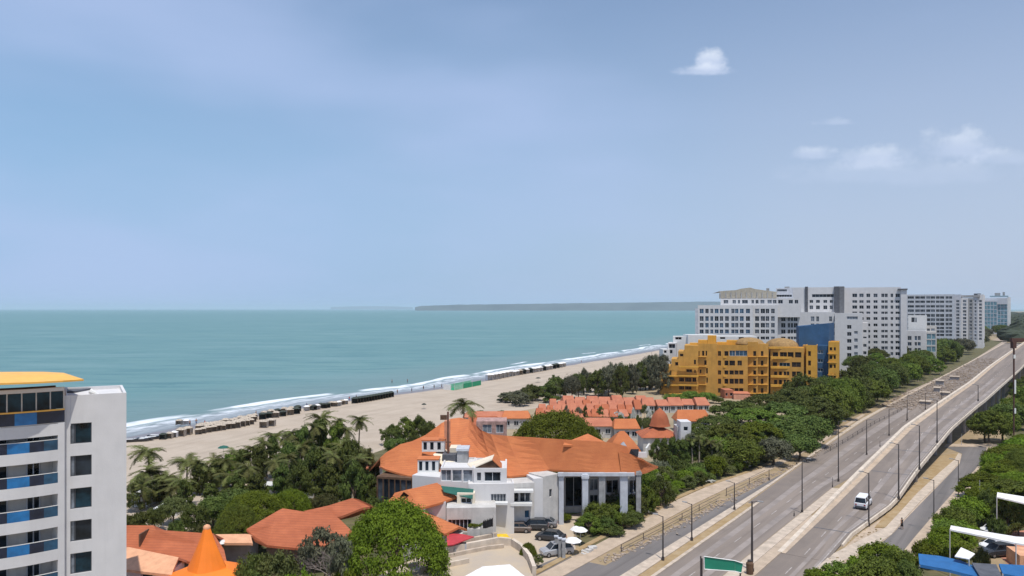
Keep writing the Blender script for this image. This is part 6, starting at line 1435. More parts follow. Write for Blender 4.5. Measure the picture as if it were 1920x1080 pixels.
# green fenced pitch and white tents
ct = empty('beach_pitch', G(872, 728), 'green netted sports pitch on the beach with a white end board', 'sports pitch')
p0, p1 = G(852, 732), G(902, 722); t = (p1 - p0).normalized(); nn = Vector((-t.y, t.x, 0)); L = (p1 - p0).length
mb = MB(); q = [p0, p1, p1 + nn * 5, p0 + nn * 5]; mb.prism([(v.x, v.y) for v in q], .02, .08); mb.build('pitch_surface', M['net'], ct)
def panel(p, q, z0, z1, m, name, parent, th=.1):
    t = (q - p).normalized(); n2 = Vector((-t.y, t.x, 0)) * th; mb = MB(); mb.prism([(p.x, p.y), (q.x, q.y), (q.x + n2.x, q.y + n2.y), (p.x + n2.x, p.y + n2.y)], z0, z1); return mb.build(name, m, parent)
panel(p0, p0.lerp(p1, .3), 0, 2.0, M['netp'], 'net_panel', ct); panel(p0.lerp(p1, .31), p1, 0, 2.1, M['net'], 'net_panel', ct); panel(p0 + nn * 5, p1 + nn * 5, 0, 1.9, M['netp'], 'net_panel', ct)
e0 = G(846, 731.5); panel(e0, e0 + nn * 3.5, 0, 2.3, M['whitepaint'], 'end_board', ct, .5)
for f in (0, .31, .65, 1): c = p0.lerp(p1, f); mb = MB(); mb.tube([c, c + Vector((0, 0, 3))], .08, 5); mb.build('post', M['polew'], ct)
for i, p in enumerate(along([(918, 713), (930, 711), (945, 708), (955, 706)], 6)): tent(p.x, p.y, 'tentw', 'white beach tent beside the green pitch, %s from the left' % ordn(i), 'white beach tents past the green pitch', 1.45, RAD(25), 'beach_marquee')
for i, p in enumerate(along([(962, 705), (985, 701), (1010, 697), (1035, 692), (1056, 688)], 16)): tent(p.x, p.y, br_.choice(['tentw', 'tentw', 'tentd', 'tent']), 'small tent in the far row towards the surf, %s from the left' % ordn(i), 'white beach tents past the green pitch', 1.25, RAD(br_.uniform(15, 40)))
def umbrella(px, py, m, label, h=2.6, r=1.5):
    q = G(px, py); o = empty('beach_umbrella', q, label, 'umbrella'); mb = MB(); mb.tube([(0, 0, 0), (0, 0, h)], .04, 5); inst('pole', mb.mesh('pole', M['polew']), o)
    mb = MB(); n = 8; R_ = [[(r * k * cos(2 * pi * i / n), r * k * sin(2 * pi * i / n), z) for i in range(n)] for k, z in ((1, h - .5), (.6, h - .15), (.03, h + .05))]; mb.v = [p for a in R_ for p in a]
    for k in range(2):
        for i in range(n): j = (i + 1) % n; mb.f.append((k * n + i, k * n + j, (k + 1) * n + j, (k + 1) * n + i)); mb.m.append(0)
    inst('canopy', mb.mesh('canopy', M[m]), o); return o
umbrella(419, 862, 'gawn', 'dark teal umbrella on the sand above the palm trees', 3.2, 1.3); umbrella(795, 767, 'tentd', 'small dark umbrella alone on the beach left of the mast', 2.0, .9); umbrella(1009, 717, 'tentd', 'small dark umbrella alone on the far sand', 2.4, 1.3)

# people: one continuous skinned body each
def person(loc, heading, label, top='black', legs='black', h=1.72, stride=.25):
    o = bpy.data.objects.new('person', None); COL.objects.link(o); o.location = loc; o.rotation_euler = (0, 0, heading); tag(o, label, 'person'); k = h / 1.75
    J = {'pel': (0, 0, .95), 'sp': (0, .01, 1.15), 'ch': (0, .01, 1.36), 'nk': (0, 0, 1.5), 'hd': (0, -.02, 1.62), 'ht': (0, 0, 1.74)}
    vs = [(0, 0, .95), (0, .01, 1.18), (0, .01, 1.38), (0, 0, 1.5), (0, -.02, 1.6), (0, -.01, 1.7)]; rd = [.14, .13, .145, .06, .095, .085]; ed = [(0, 1), (1, 2), (2, 3), (3, 4), (4, 5)]
    for s in (-1, 1):
        b = len(vs); vs += [(s * .1, 0, .9), (s * .11, -s * stride * .4, .5), (s * .11, -s * stride + .03, .08), (s * .12, -s * stride - .12, .04)]; rd += [.1, .065, .045, .04]; ed += [(0, b), (b, b + 1), (b + 1, b + 2), (b + 2, b + 3)]
        b = len(vs); vs += [(s * .19, 0, 1.42), (s * .25, s * .08, 1.15), (s * .24, s * .12 - .08, .92), (s * .24, s * .12 - .12, .84)]; rd += [.055, .042, .034, .035]; ed += [(2, b), (b, b + 1), (b + 1, b + 2), (b + 2, b + 3)]
    me = bpy.data.meshes.new('body'); me.from_pydata([tuple(c * k for c in v) for v in vs], ed, []); bo = bpy.data.objects.new('body', me); COL.objects.link(bo); bo.parent = o
    sk = bo.modifiers.new('skin', 'SKIN')
    for v, r in zip(me.skin_vertices[0].data, rd): v.radius = (r * k, r * k)
    me.skin_vertices[0].data[0].use_root = True
    bo.modifiers.new('sub', 'SUBSURF').levels = 1; me.materials.append(M['skin'])
    mb = MB()
    def rg(z, rx, ry): return [(rx * cos(2 * pi * i / 10) * k, ry * sin(2 * pi * i / 10) * k, z * k) for i in range(10)]
    def lf(rs_, m, nm):
        mb = MB(); mb.v = [p for r in rs_ for p in r]
        for a in range(len(rs_) - 1):
            for i in range(10): j = (i + 1) % 10; mb.f.append((a * 10 + i, a * 10 + j, a * 10 + 10 + j, a * 10 + 10 + i)); mb.m.append(0)
        mb.f.append(tuple((len(rs_) - 1) * 10 + i for i in range(10))); mb.m.append(0); mb.f.append(tuple(9 - i for i in range(10))); mb.m.append(0); inst(nm, mb.mesh(nm, M[m], smooth=True), o)
    lf([rg(.9, .18, .14), rg(1.1, .17, .13), rg(1.35, .2, .14), rg(1.46, .12, .09)], top, 'shirt')
    lf([rg(.52, .2, .16 + stride * .4), rg(.75, .19, .15), rg(.94, .17, .14)], legs, 'shorts')
    lf([rg(1.62, .1, .1), rg(1.7, .1, .105), rg(1.77, .05, .06)], 'black', 'hair')
    return o
for px, py, l, t_, lg in ((794, 731, 'person in dark clothes walking on the wet sand, left of two', 'black', 'black'), (814, 729, 'person in dark clothes walking on the wet sand, right of two', 'gawn', 'black'), (735, 717, 'bather standing in the shallow water, left of two', 'skin', 'black'), (764, 716, 'bather standing in the shallow water near the breaker, right of two', 'skin', 'awn')):
    q = G(px, py); person((q.x, q.y, 0 if py > 720 else -.4), br_.uniform(0, 6), l, t_, lg, 1.8)
for i, (px, py) in enumerate(((356, 799), (368, 796), (384, 799), (480, 780), (575, 765), (655, 752), (668, 749), (745, 738), (772, 735), (828, 727), (965, 699), (1090, 680))):
    q = G(px, py); person((q.x, q.y, 0), br_.uniform(0, 6), ['bather at the waterline, left of three beside the tents', 'bather at the waterline, middle of three beside the tents', 'bather at the waterline, right of three beside the tents', 'bather behind the two lone grey tents', 'bather above the right tent block', 'bather left of the dark tent row', 'bather just above the left end of the dark tent row', 'bather right of the dark tent row', 'bather left of the two dark walkers', 'bather between the dark walkers and green pitch', 'bather beyond the white marquees', 'bather at the far surf'][i], br_.choice(['skin', 'awn', 'red', 'black']), br_.choice(['black', 'awn', 'red']), 1.75)
q = G(1691, 993); person((q.x, q.y, .04), RAD(200), 'person in black standing at the left edge of the slip road', 'black', 'black', 1.8, .1)
q = G(1089, 956); person((q.x, q.y - .5, .03), RAD(180), 'person in a pink-violet top at the hotel porch between two columns', 'roofp', 'black', 1.75, .1)

# ------------------------------------------------------------------ right-hand corner
def awning(pts, th, m, label, posts=(), name='awning', cat='awning'):
    V = [P(a, b, Y) for a, b, Y in pts]; o = empty(name, (V[0].x, V[0].y, 0), label, cat); mb = MB()
    nz = (V[1] - V[0]).cross(V[2] - V[0]).z; f = tuple(range(len(V))); mb.shell(V, [f if nz > 0 else f[::-1]], th); mb.build('sheet', M[m], o)
    for i in posts: v = V[i]; mb = MB(); mb.tube([(v.x, v.y, 0), (v.x, v.y, v.z - .05)], .07, 5); mb.build('post', M['polew'], o)
    return o
awning([(1783, 985, 97), (1781, 992, 95), (1840, 1004, 93.5), (1905, 1018, 92), (1990, 1030, 91), (1990, 1010, 94), (1905, 1006, 94.5), (1850, 997, 96)], .2, 'tentw', 'long bright white awning sloping to the right edge', (1, 3))
awning([(1870, 923, 112), (1869, 931, 110.5), (1920, 943, 109), (1980, 953, 108), (1980, 940, 111), (1920, 931, 112)], .2, 'tentw', 'upper short white awning at the right edge', (1,))
awning([(1802, 1026, 92), (1790, 1043, 89), (1817, 1048, 88), (1828, 1038, 90)], .1, 'tentw', 'small tilted white panel above the blue roof', (2,), 'panel_roof')
awning([(1722, 1038, 90), (1724, 1058, 87), (1780, 1068, 86), (1835, 1082, 85), (1828, 1062, 88), (1800, 1050, 90), (1760, 1042, 91)], .35, 'awn', 'curved bright blue awning at the bottom right', (1, 3))
awning([(1873, 1057, 92), (1880, 1075, 89), (1960, 1090, 88), (1960, 1062, 92)], .3, 'awn', 'second blue awning in the bottom right corner', (1,))
awning([(1822, 1055, 88), (1868, 1058, 88), (1880, 1085, 84), (1840, 1085, 84)], .2, 'greyd', 'dark sagging cover between the two blue awnings', (3,), 'dark_cover', 'cover')
gpoly('terracotta_yard', [(1850, 1000), (2050, 985), (2050, 1070), (1890, 1058), (1870, 1040)], .03, mat('terracotta_yard', (.50, .23, .15), .9, var=.1))
hb = empty('yard_house', (P(1960, 1040, 96).x, 98, 0), 'small house wall with a terracotta roof at the right edge', 'house')
sweep(hb, [[(1886, 1060, 2.6), (1884, 1068, 2.4)], [(1915, 1022, 3.0), (1905, 1035, 2.8)], [(1990, 1010, 3.4), (1990, 1040, 2.9)]], M['roofp'], (0, 3, 1)) if False else None
pblock(hb, 1912, 97, 1990, 96, 1044, 0, 4, [(1920, 1945, 1050, 1066, 'gl', 1)], M['rooft'])
pot = empty('orange_canopy', G(1912, 985), 'small orange sunshade in the shade of the trees at the right edge', 'sunshade'); mb = MB(); mb.tube([(0, 0, 0), (0, 0, 2.2)], .05); inst('pole', mb.mesh('pole', M['polew']), pot); mb = MB(); n = 8; mb.v = [(1.3 * cos(2 * pi * i / n), 1.3 * sin(2 * pi * i / n), 1.9) for i in range(n)] + [(0, 0, 2.4)]; mb.f = [(i, (i + 1) % n, n) for i in range(n)]; mb.m = [0] * n; inst('canopy', mb.mesh('canopy', M['roofb']), pot)
# gate pillars and white canvas by the driveway
for i, (px, py) in enumerate(((1043, 1042), (1050, 1046), (1057, 1048))):
    q = G(px, py); o = empty('gate_pillar', q, 'grey gate pillar at the driveway mouth, %s of three from the left' % ORD[i], 'pillar', 'gate pillars'); mb = MB(); mb.box(-.22, .22, -.22, .22, 0, 2.6); inst('shaft', mb.mesh('shaft', M['grey']), o); mb = MB(); mb.box(-.3, .3, -.3, .3, 2.6, 2.75); inst('cap', mb.mesh('cap', M['greyl']), o)
umbrella(1074, 1040, 'tentw', 'white canvas sunshade by the gate, front one', 2.4, 1.25); umbrella(1088, 1022, 'tentw', 'white canvas sunshade by the gate, rear one', 2.6, 1.1); umbrella(1080, 1012, 'tentw', 'smaller white canvas sunshade in the shrubs by the gate', 2.0, .9)
tag(rocks('white_boulder', 'white painted stones at the corner of the hedge', [(1092, 1040), (1112, 1030)], 9, .3, .45, M['white2'], 7), 'white painted stones at the corner of the hedge')
# small white walls/houses seen between the left trees
for i, (px, py, w_, Y, yt) in enumerate(((262, 940, 34, 128, 925), (318, 960, 26, 122, 950), (565, 915, 60, 134, 900), (505, 922, 40, 136, 912), (295, 965, 22, 120, 955), (690, 900, 40, 135, 880))):
    o = empty('garden_building', (P(px, 0, Y).x, Y + 2, 0), ['white garden building nearest the curved hotel behind the palms', 'small white garden building glimpsed among the left palms', 'wide white roofed garden building behind the bright green canopy', 'white garden building left of the wide white roof', 'tiny white garden building just above the brick orange roof', 'pink roofed garden building beside the hotel veranda'][i], 'building')
    pblock(o, px - w_ / 2, Y, px + w_ / 2, Y, yt, 0, 4, [(px - w_ * .3, px - w_ * .1, yt + 4, yt + 12, 'gl', 0), (px + w_ * .1, px + w_ * .3, yt + 4, yt + 12, 'gl', 0)], M['whitepaint'] if i < 5 else M['white2'], roofm=M['roofp'] if i == 5 else None)

# ------------------------------------------------------------------ trees
# tall trees and palms along the beach, left
for i, (px, yt, Y, sc) in enumerate(((283, 838, 138, 1.15), (262, 880, 132, 1.1), (350, 862, 140, 1.1), (335, 905, 128, 1.0), (447, 846, 150, 1.0), (520, 812, 158, 1.1), (608, 778, 168, 1.2), (672, 782, 176, 1.0), (578, 812, 158, 1.0), (560, 830, 150, 1.0), (640, 830, 140, 1.1), (480, 850, 146, 1.0), (400, 872, 140, 1.0), (686, 842, 138, 1.0))):
    palm(px, yt, Y, 'coconut palm in the beachside garden, %s from the curved hotel' % ordn(i) if i < 0 else 'coconut palm %s' % ['tallest beside the curved hotel', 'low one touching the curved hotel', 'second tall one right of the curved hotel', 'in front of the second tall palm', 'next to the teal umbrella', 'left of the tall dark tree clump', 'topping the highest dark trees', 'standing alone against the sand', 'left of the highest dark trees', 'half sunk in the dark tree row', 'in front of the highest dark trees', 'right of the teal umbrella', 'between the teal umbrella and hotel', 'leaning beside the orange roof corner'][i], 'palms of the beachside garden', sc)
for i, (px, yt, Y) in enumerate(sorted(((300, 878, 134), (322, 890, 130), (372, 862, 138), (392, 856, 142), (420, 858, 142), (462, 836, 148), (500, 824, 150), (535, 816, 152), (552, 806, 154), (585, 794, 156), (625, 786, 160), (652, 800, 154), (545, 850, 138), (598, 836, 138), (628, 850, 134), (660, 858, 130), (470, 872, 134), (425, 888, 130), (515, 862, 134), (272, 905, 126), (350, 896, 128)))):
    palm(px, yt, Y, 'slim feathery palm in the thicket behind the left roofs, %s from the left' % ordn(i), 'slim palms of the left thicket', .85, 16)
palm(868, 750, 180, 'wide drooping palm behind the top of the orange roof', None, 1.5, 13)
LT = [(262, 898, 126, 60, 'ragged', 'lf_olive'), (300, 888, 130, 60, 'tall', 'lf_dark'), (345, 898, 126, 50, 'tall', 'lf_dark'), (375, 868, 136, 50, 'tall', 'lf_dark'), (405, 862, 140, 52, 'tall', 'lf_dark'), (432, 850, 146, 50, 'tall', 'lf_mid'), (458, 842, 146, 54, 'tall', 'lf_dark'),
      (486, 836, 144, 56, 'tall', 'lf_dark'), (512, 818, 150, 52, 'tall', 'lf_dark'), (540, 832, 140, 56, 'ragged', 'lf_dark'), (566, 798, 152, 56, 'tall', 'lf_dark'), (600, 784, 158, 62, 'tall', 'lf_dark'), (590, 842, 134, 74, 'ragged', 'lf_dark'), (630, 792, 152, 62, 'tall', 'lf_mid'), (655, 830, 134, 72, 'ragged', 'lf_dark'), (690, 846, 132, 56, 'ragged', 'lf_olive'), (612, 868, 126, 80, 'tall', 'lf_dark'), (665, 870, 124, 70, 'ragged', 'lf_dark'), (530, 868, 130, 60, 'tall', 'lf_dark'), (560, 872, 128, 60, 'ragged', 'lf_dark'), (395, 905, 128, 60, 'tall', 'lf_dark'), (440, 892, 130, 60, 'ragged', 'lf_dark'), (480, 886, 130, 60, 'tall', 'lf_dark'), (700, 890, 124, 50, 'tall', 'lf_dark')]
trees(LT, 'dark leafy tree', 'dark trees between the beach and the left roofs', 'in the thicket along the left beach')
trees([(255, 955, 112, 60, 'bush', 'lf_dark'), (290, 950, 114, 50, 'round', 'lf_dark'), (325, 930, 118, 60, 'round', 'lf_olive'), (330, 968, 106, 50, 'bush', 'lf_dark'), (365, 945, 112, 64, 'round', 'lf_dark'), (400, 930, 116, 70, 'round', 'lf_dark'), (385, 975, 105, 50, 'bush', 'lf_olive'), (440, 915, 120, 70, 'round', 'lf_dark'), (700, 925, 119, 50, 'bush', 'lf_dark'), (610, 925, 118, 60, 'round', 'lf_olive')], 'low dark tree', 'low garden trees on the left', 'in front of the left thicket')
for q, lb in (((480, 922, 112, 150, 'canopy', 'lf_bright'), 'spreading bright green canopy tree left of the brick red roof'), ((445, 945, 104, 90, 'canopy', 'lf_mid'), 'lower mid green canopy spreading above the orange tent'), ((545, 918, 116, 90, 'canopy', 'lf_bright'), 'small bright green canopy beside the white garden roof'),
              ((738, 940, 88, 225, 'canopy', 'lf_bright'), 'largest bright green dome tree in front of the small orange roofs'), ((1043, 772, 155, 196, 'canopy', 'lf_bright'), 'dark green dome tree rising behind the hotel roof ridge'), ((990, 1018, 100, 40, 'canopy', 'lf_bright'), 'small round bright green tree beside the gatehouse wall')):
    tree(*q, lb, None, base=None)
tree(1090, 795, 147, 110, 'canopy', 'lf_bright', 'lower right lobe of green canopy behind the hotel ridge', None, base=0)
def bare_tree(px, ytop, Y, wpx, label, seed):
    h = ZP(ytop, Y); r = wpx * Y / F / 2; x = (px - 960) / F * Y; o = empty('bare_tree', (x, Y, 0), label, 'tree'); rng = random.Random(seed); mb = MB(); segs = []
    def grow(p, d, L, rad, lev):
        q = p + d * L; mb.tube([p, q], [rad, rad * .6], 4 if lev > 1 else 6)
        if lev > 5: return
        for _ in range(3 if lev < 4 else 2):
            nd = (d + Vector((rng.gauss(0, .55), rng.gauss(0, .55), rng.gauss(.1, .3)))).normalized(); grow(p + d * L * rng.uniform(.6, 1), nd, L * rng.uniform(.62, .82), rad * .58, lev + 1)
    grow(Vector((0, 0, 0)), Vector((0, 0, 1)), h * .3, .22, 0); inst('branches', mb.mesh('branches', M['twig']), o)
    inst('crown', crown_with('loose', 1, 'lf_grey'), o, (0, 0, h * .3), 0, (r, r, h * .68)); return o
bare_tree(603, 985, 86, 90, 'grey half bare tree between the brick red roof and the big green dome', 2)
bare_tree(640, 1000, 84, 60, 'brownish half bare tree touching the big green dome', 5)
trees([(470, 1035, 84, 70, 'round', 'lf_dark'), (520, 1030, 84, 90, 'round', 'lf_olive'), (560, 1050, 80, 80, 'bush', 'lf_bright'), (480, 1062, 80, 90, 'bush', 'lf_dark'), (650, 1050, 78, 70, 'bush', 'lf_bright'), (700, 1062, 78, 90, 'bush', 'lf_mid')], 'leafy shrub or small tree', 'foreground shrubs on the left', 'between the orange tent and dome tree')
trees([(735, 798, 186, 50, 'ragged', 'lf_dark'), (760, 785, 190, 52, 'ragged', 'lf_mid'), (785, 782, 190, 50, 'ragged', 'lf_dark'), (805, 790, 188, 40, 'round', 'lf_dark'), (745, 820, 172, 60, 'round', 'lf_dark'), (780, 815, 172, 50, 'round', 'lf_dark')], 'dark ragged tree', 'trees behind the left end of the orange roof', 'behind the left end of the orange roof')
# casuarinas beyond the cabins
cz_ = random.Random(3); cs = []
for i in range(38):
    t = i / 37; px = 948 + t * 300; yt = interp([(948, 737), (990, 727), (1010, 722), (1040, 711), (1080, 699), (1120, 695), (1150, 686), (1190, 680), (1225, 668), (1250, 668)], px) + cz_.uniform(-4, 7)
    Y = interp([(948, 268), (1060, 285), (1250, 305)], px) + cz_.uniform(-12, 16); cs.append((px + cz_.uniform(-4, 4), yt, Y, cz_.uniform(32, 50), cz_.choice(['tall', 'ragged', 'ragged', 'round']), cz_.choice(['lf_grey', 'lf_grey', 'lf_dark', 'lf_olive' if px < 1060 else 'lf_grey'])))
trees(cs, 'feathery grey-green tree', 'casuarina trees between the cabins and the beach', 'in the belt between cabins and sand')
cs = [(900 + i * 13, 768 + (i % 3) * 3, 240, 20, 'bush', 'lf_dark') for i in range(5)]; trees(cs, 'low dark bush', 'low bushes at the edge of the sand', 'at the sand edge above the bungalows')
# greenery among the cabins
cs = []
for i in range(20): cs.append((cz_.uniform(1005, 1260), cz_.uniform(757, 775), cz_.uniform(210, 236), cz_.uniform(8, 20), cz_.choice(['bush', 'round', 'loose']), cz_.choice(['lf_dark', 'lf_olive', 'lf_grey', 'lf_white'])))
trees(cs, 'small garden tree', 'small trees between the cabins', 'among the small cabins')
trees([(1100 + i * 16, 774 + (i % 2) * 2, 204, 20, 'bush', 'lf_dark') for i in range(8)] + [(1215, 782, 200, 30, 'round', 'lf_olive')], 'dark rounded bush', 'bushes in front of the cabins', 'before the small cabins')
# big dark mass in front of the ochre building
ms_ = [(1385, 752, 205, 120, 'dome', 'lf_dark'), (1440, 740, 215, 120, 'dome', 'lf_dark'), (1490, 728, 222, 110, 'dome', 'lf_dark'), (1540, 722, 228, 90, 'round', 'lf_dark'), (1345, 780, 190, 90, 'dome', 'lf_dark'), (1410, 765, 195, 110, 'dome', 'lf_mid'), (1470, 755, 200, 120, 'dome', 'lf_dark'), (1525, 745, 205, 100, 'dome', 'lf_dark'), (1555, 752, 212, 60, 'ragged', 'lf_dark'),
       (1320, 800, 172, 70, 'round', 'lf_dark'), (1365, 795, 170, 90, 'dome', 'lf_mid'), (1420, 792, 175, 100, 'dome', 'lf_bright'), (1475, 785, 180, 100, 'round', 'lf_dark'), (1525, 780, 184, 90, 'round', 'lf_dark'), (1340, 818, 160, 70, 'round', 'lf_mid'), (1395, 822, 158, 90, 'round', 'lf_mid'), (1450, 820, 162, 80, 'round', 'lf_grey'), (1500, 815, 168, 80, 'round', 'lf_dark'), (1298, 800, 176, 40, 'ragged', 'lf_mid')]
trees(ms_, 'big dense dark green tree', 'dense trees in front of the ochre building', 'below the ochre building')
trees([(1265, 738, 270, 50, 'round', 'lf_mid'), (1295, 733, 272, 50, 'round', 'lf_mid'), (1325, 735, 270, 46, 'round', 'lf_mid'), (1345, 742, 268, 30, 'bush', 'lf_dark')], 'rounded green tree', 'trees at the foot of the ochre building', 'at the foot of the ochre building')
# slender palms/trunks in a row
for i in range(9):
    px = 1232 + i * 13 + cz_.uniform(-3, 3); tree(px, 822 + cz_.uniform(-4, 5), 156 + cz_.uniform(-2, 3), 34, 'tall' if i % 3 else 'ragged', 'lf_dark', 'slender pale-trunked tree below the bell roof, %s from the left' % ordn(i), 'slender trunks below the bell-roofed pavilion', base=.3)
for i, px in enumerate((1299, 1311, 1339, 1345)): q = G(px, 885); palm(0, (7.2, 8, 7, 6.8)[i] - 1, 0, 'thin palm with a pale trunk, %s of four left of the dense trees' % ORD[i], 'thin pale palms', .6, 9, loc=q)
# hedge bushes along the pavement
hb_ = []
for i in range(72):
    t = i / 71; s = 98 + t * 134; o = interp([(98, -53.9), (130, -55.7), (145, -53.6), (160, -51.4), (200, -50.0), (240, -51)], s); w_ = R(s, o - (cz_.uniform(.7, 1.8) if i % 2 else cz_.uniform(2.2, 5.0))); pxs = 960 + F * w_.x / w_.y
    h = cz_.uniform(1.6, 3.0) if i % 2 else cz_.uniform(2.5, 4.6); hb_.append((pxs, HZ + (CAMH - h) * F / w_.y, w_.y, (cz_.uniform(3.2, 4.2) if i % 2 else cz_.uniform(4.5, 6.5)) * F / w_.y, cz_.choice(['bush', 'round', 'bush', 'ragged']), cz_.choice(['lf_mid', 'lf_dark', 'lf_dark', 'lf_mid', 'lf_olive', 'lf_bright'])))
trees(hb_, 'leafy hedge shrub', 'hedge along the pavement', 'in the hedge along the tan pavement')
hb_ = []
for i in range(22):
    t = i / 21; s = 108 + t * 80; w_ = R(s, -59 - cz_.uniform(0, 9)); pxs = 960 + F * w_.x / w_.y
    if pxs < 1120 and w_.y > 118: continue
    h = cz_.uniform(2.5, 5.5); hb_.append((pxs, HZ + (CAMH - h) * F / w_.y, w_.y, cz_.uniform(4, 7) * F / w_.y, cz_.choice(['bush', 'round', 'ragged']), cz_.choice(['lf_mid', 'lf_dark', 'lf_olive', 'lf_dark', 'lf_grey'])))
trees(hb_, 'garden shrub or small tree', 'garden behind the roadside hedge', 'in the garden behind the roadside hedge')
trees([(1243, 905, 136, 40, 'loose', 'lf_white'), (1235, 930, 130, 30, 'loose', 'lf_white'), (1325, 897, 146, 30, 'loose', 'lf_white'), (1210, 955, 124, 26, 'loose', 'lf_white'), (1395, 862, 158, 24, 'loose', 'lf_white'), (1120, 985, 118, 30, 'loose', 'lf_grey')], 'pale blossoming shrub', 'pale shrubs in the roadside garden', 'in the roadside garden')
trees([(1140, 955, 117, 50, 'round', 'lf_mid'), (1165, 940, 119, 60, 'ragged', 'lf_mid'), (1190, 925, 121, 60, 'round', 'lf_dark'), (1215, 915, 124, 50, 'ragged', 'lf_mid'), (1110, 972, 114, 50, 'bush', 'lf_olive'), (1150, 985, 112, 60, 'bush', 'lf_dark'), (1185, 960, 116, 60, 'round', 'lf_dark'), (1240, 895, 128, 50, 'ragged', 'lf_dark')], 'leafy garden tree', 'garden trees before the hotel porch', 'before the hotel porch')
trees([(950, 958, 119, 44, 'bush', 'lf_mid'), (968, 955, 119.5, 30, 'bush', 'lf_olive')], 'trimmed green shrub', 'shrubs against the hotel wall', 'against the hotel wall behind the parked cars')
trees([(900, 1000, 108, 26, 'bush', 'lf_bright'), (880, 1008, 107, 24, 'bush', 'lf_olive'), (1105, 958, 118, 40, 'bush', 'lf_bright'), (1035, 962, 119, 30, 'bush', 'lf_olive'), (1060, 960, 119, 30, 'bush', 'lf_bright')], 'small bright shrub', 'small courtyard shrubs', 'at the courtyard edge')
tree(1008, 1040, 98, 26, 'loose', 'lf_olive', 'dry straw coloured palm beside the small round tree', None)
# trees right of the ochre building towards the road
cs = []
for i in range(60):
    t = i / 59; s = 228 + t * 330; w_ = R(s, interp([(232, -52), (330, -52.5), (560, -52)], s) - 26 * cz_.random() ** 1.5); pxs = 960 + F * w_.x / w_.y; h = cz_.uniform(7, 13)
    cs.append((pxs, HZ + (CAMH - h) * F / w_.y, w_.y, cz_.uniform(10, 16) * F / w_.y, cz_.choice(['round', 'dome', 'round', 'ragged']), cz_.choice(['lf_dark', 'lf_dark', 'lf_mid'])))
trees(cs, 'dark roadside tree', 'trees between the white hotels and the main road', 'left of the far main road')
cs = []
for i in range(26):
    t = i / 25; s = 480 + t * 700; w_ = R(s, interp([(480, -54), (1180, -50)], s) - 30 * cz_.random() ** 1.5); pxs = 960 + F * w_.x / w_.y; h = cz_.uniform(8, 15)
    cs.append((pxs, HZ + (CAMH - h) * F / w_.y, w_.y, cz_.uniform(14, 24) * F / w_.y, 'round', cz_.choice(['lf_dark', 'lf_mid', 'lf_grey'])))
trees(cs, 'distant dark roadside tree', 'far trees below the grey office slab', 'below the grey office slab')
# right-hand side woods
cs = []
for i in range(74):
    s = 222 + 330 * cz_.random() ** 1.3; o_ = orr(s) + 4.5 + 50 * cz_.random() ** 1.5; w_ = R(s, o_); Y = w_.y; pxs = 960 + F * w_.x / Y; h = cz_.uniform(5.5, 9) if o_ < orr(s) + 10 else cz_.uniform(7, 11)
    if pxs > 2060: continue
    cs.append((pxs, HZ + (CAMH - h) * F / Y, Y, cz_.uniform(8, 13) * F / Y, cz_.choice(['round', 'dome', 'round']), cz_.choice(['lf_dark', 'lf_mid', 'lf_dark', 'lf_mid'])))
for i in range(44):
    Y = cz_.uniform(118, 182); xl = interp([(108, 62), (124, 75), (141.7, 89.5), (175.6, 117), (190, 126)], Y); x = xl + 3 + 26 * cz_.random(); h = cz_.uniform(4, 7)
    if 960 + F * x / Y > 2040: continue
    cs.append((960 + F * x / Y, HZ + (CAMH - h) * F / Y, Y, cz_.uniform(8, 12) * F / Y, cz_.choice(['dome', 'canopy', 'round']), cz_.choice(['lf_bright', 'lf_mid', 'lf_bright'])))
trees(cs, 'leafy green tree', 'woods right of the viaduct', 'in the woods right of the viaduct')
cs = []
for i in range(34):
    t = i / 33; Y = 172 - t * 72; xl = interp([(100, 56), (108, 61), (124, 74), (141.7, 88.5), (175.6, 115)], Y); x = xl + cz_.uniform(1.0, 6 if Y > 118 else 3.5); h = cz_.uniform(2.5, 5.0)
    cs.append((960 + F * x / Y, HZ + (CAMH - h) * F / Y, Y, cz_.uniform(5, 9) * F / Y, cz_.choice(['bush', 'round', 'dome']), cz_.choice(['lf_bright', 'lf_bright', 'lf_mid'])))
trees(cs, 'bright green hedge tree', 'hedge right of the slip road', 'along the right side of the slip road')
trees([(1530, 1062, 92, 60, 'bush', 'lf_bright'), (1575, 1050, 93, 80, 'bush', 'lf_mid'), (1615, 1035, 94, 80, 'bush', 'lf_bright'), (1655, 1018, 95, 90, 'round', 'lf_bright'), (1690, 1030, 92, 80, 'round', 'lf_mid'), (1640, 1045, 88, 120, 'round', 'lf_mid'), (1700, 1050, 87, 60, 'round', 'lf_dark'), (1560, 1066, 86, 90, 'bush', 'lf_bright'), (1735, 1010, 98, 60, 'bush', 'lf_bright'), (1765, 1000, 100, 60, 'round', 'lf_bright'), (1840, 1020, 95, 34, 'bush', 'lf_olive')], 'bright green shrub', 'shrubs at the bottom right', 'near the blue awning')
trees([(1850, 920, 118, 50, 'ragged', 'lf_dark'), (1885, 945, 112, 60, 'ragged', 'lf_dark'), (1910, 940, 112, 60, 'round', 'lf_dark'), (1870, 960, 108, 40, 'bush', 'lf_dark')], 'shadowed dark tree', 'dark trees under the upper awning', 'under the upper white awning')
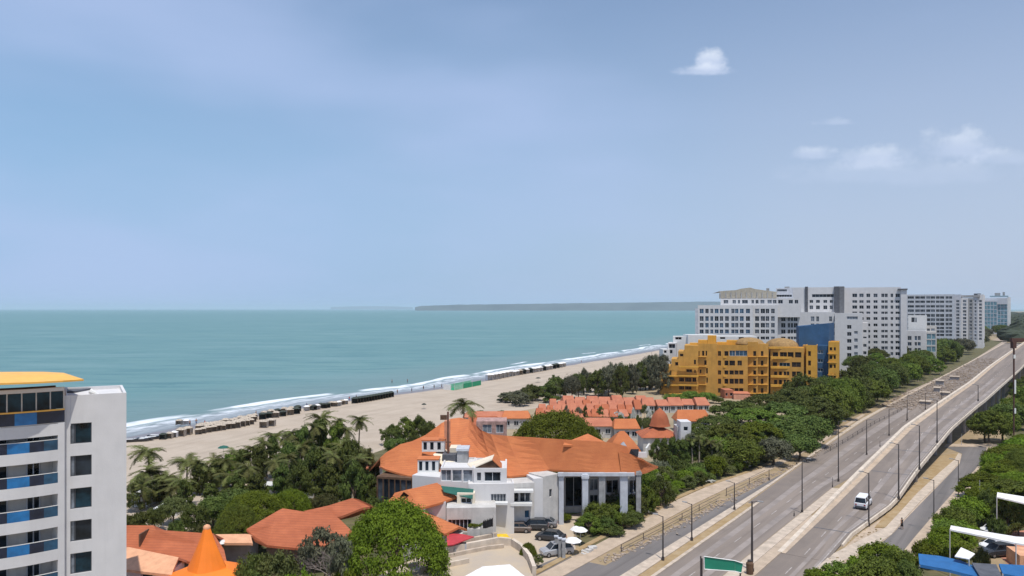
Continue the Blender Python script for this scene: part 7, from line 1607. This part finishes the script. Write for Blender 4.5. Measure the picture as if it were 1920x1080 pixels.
# far woodland to the horizon on the right: one mass
mb = MB(); wr_ = random.Random(12)
me = PR['round'][0]
V = []; Fc = []
for i in range(2600):
    Y = 700 * (6 ** wr_.random()); px = wr_.uniform(1740, 2100); x = (px - 960) / F * Y; s_, o_ = SO((x, Y))
    if ol(s_) - 16 < o_ < orr(s_) + 8: continue
    if px < 1895 and Y < 1150: continue
    r = wr_.uniform(6, 13) * (1 + Y / 3000); h = wr_.uniform(8, 17); b = len(V); n = 7
    for k, (rr_, zz3) in enumerate(((.7, .1), (1, .45), (.8, .8), (.3, 1.0))):
        for j in range(n): a = 2 * pi * j / n + k; q = rr_ * r * wr_.uniform(.8, 1.15); V.append((x + q * cos(a), Y + q * sin(a), h * zz3 * wr_.uniform(.9, 1.08)))
    for k in range(3):
        for j in range(n): j2 = (j + 1) % n; Fc.append((b + k * n + j, b + k * n + j2, b + (k + 1) * n + j2, b + (k + 1) * n + j))
    Fc.append(tuple(b + 3 * n + j for j in range(n)))
mw = MB(); mw.v = V; mw.f = Fc; mw.m = [0] * len(Fc); tag(mw.build('far_woodland', mat('far_woodland_green', (.045, .058, .035), .95, var=.3, scale=.02)), 'far woodland fading towards the horizon at the right', kind='stuff')
# undergrowth mats under the woods
def patch(name, pts, z, m, label): o = gpoly(name, pts, z, m); return o
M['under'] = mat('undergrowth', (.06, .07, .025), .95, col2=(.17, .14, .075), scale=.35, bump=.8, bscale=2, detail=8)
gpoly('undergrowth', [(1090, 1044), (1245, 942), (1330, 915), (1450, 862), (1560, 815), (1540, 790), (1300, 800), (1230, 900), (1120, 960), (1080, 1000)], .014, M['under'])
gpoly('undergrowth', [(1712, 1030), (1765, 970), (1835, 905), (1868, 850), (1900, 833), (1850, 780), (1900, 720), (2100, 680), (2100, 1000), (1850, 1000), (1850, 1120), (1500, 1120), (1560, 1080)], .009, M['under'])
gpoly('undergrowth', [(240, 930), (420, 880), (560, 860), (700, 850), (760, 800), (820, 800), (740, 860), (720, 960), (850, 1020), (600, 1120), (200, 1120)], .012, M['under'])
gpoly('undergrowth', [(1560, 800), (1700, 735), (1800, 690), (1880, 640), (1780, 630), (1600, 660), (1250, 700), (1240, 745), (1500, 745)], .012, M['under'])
# ------------------------------------------------------------------ haze
hz_ = bpy.data.materials.new('haze_air'); hz_.use_nodes = True; N, L = nodes(hz_)
for n in list(N):
    if n.type == 'BSDF_PRINCIPLED': N.remove(n)
pvn = N.new('ShaderNodeVolumePrincipled'); pvn.inputs['Color'].default_value = (.78, .89, .98, 1); pvn.inputs['Density'].default_value = .000042; pvn.inputs['Anisotropy'].default_value = .2
L.new(pvn.outputs[0], N['Material Output'].inputs['Volume'])
mb = MB(); mb.box(-152000, 62000, -31000, 152000, -3, 230); hzo = mb.build('haze', hz_, kind='stuff'); hzo['label'] = 'thin pale haze over sea and coast'
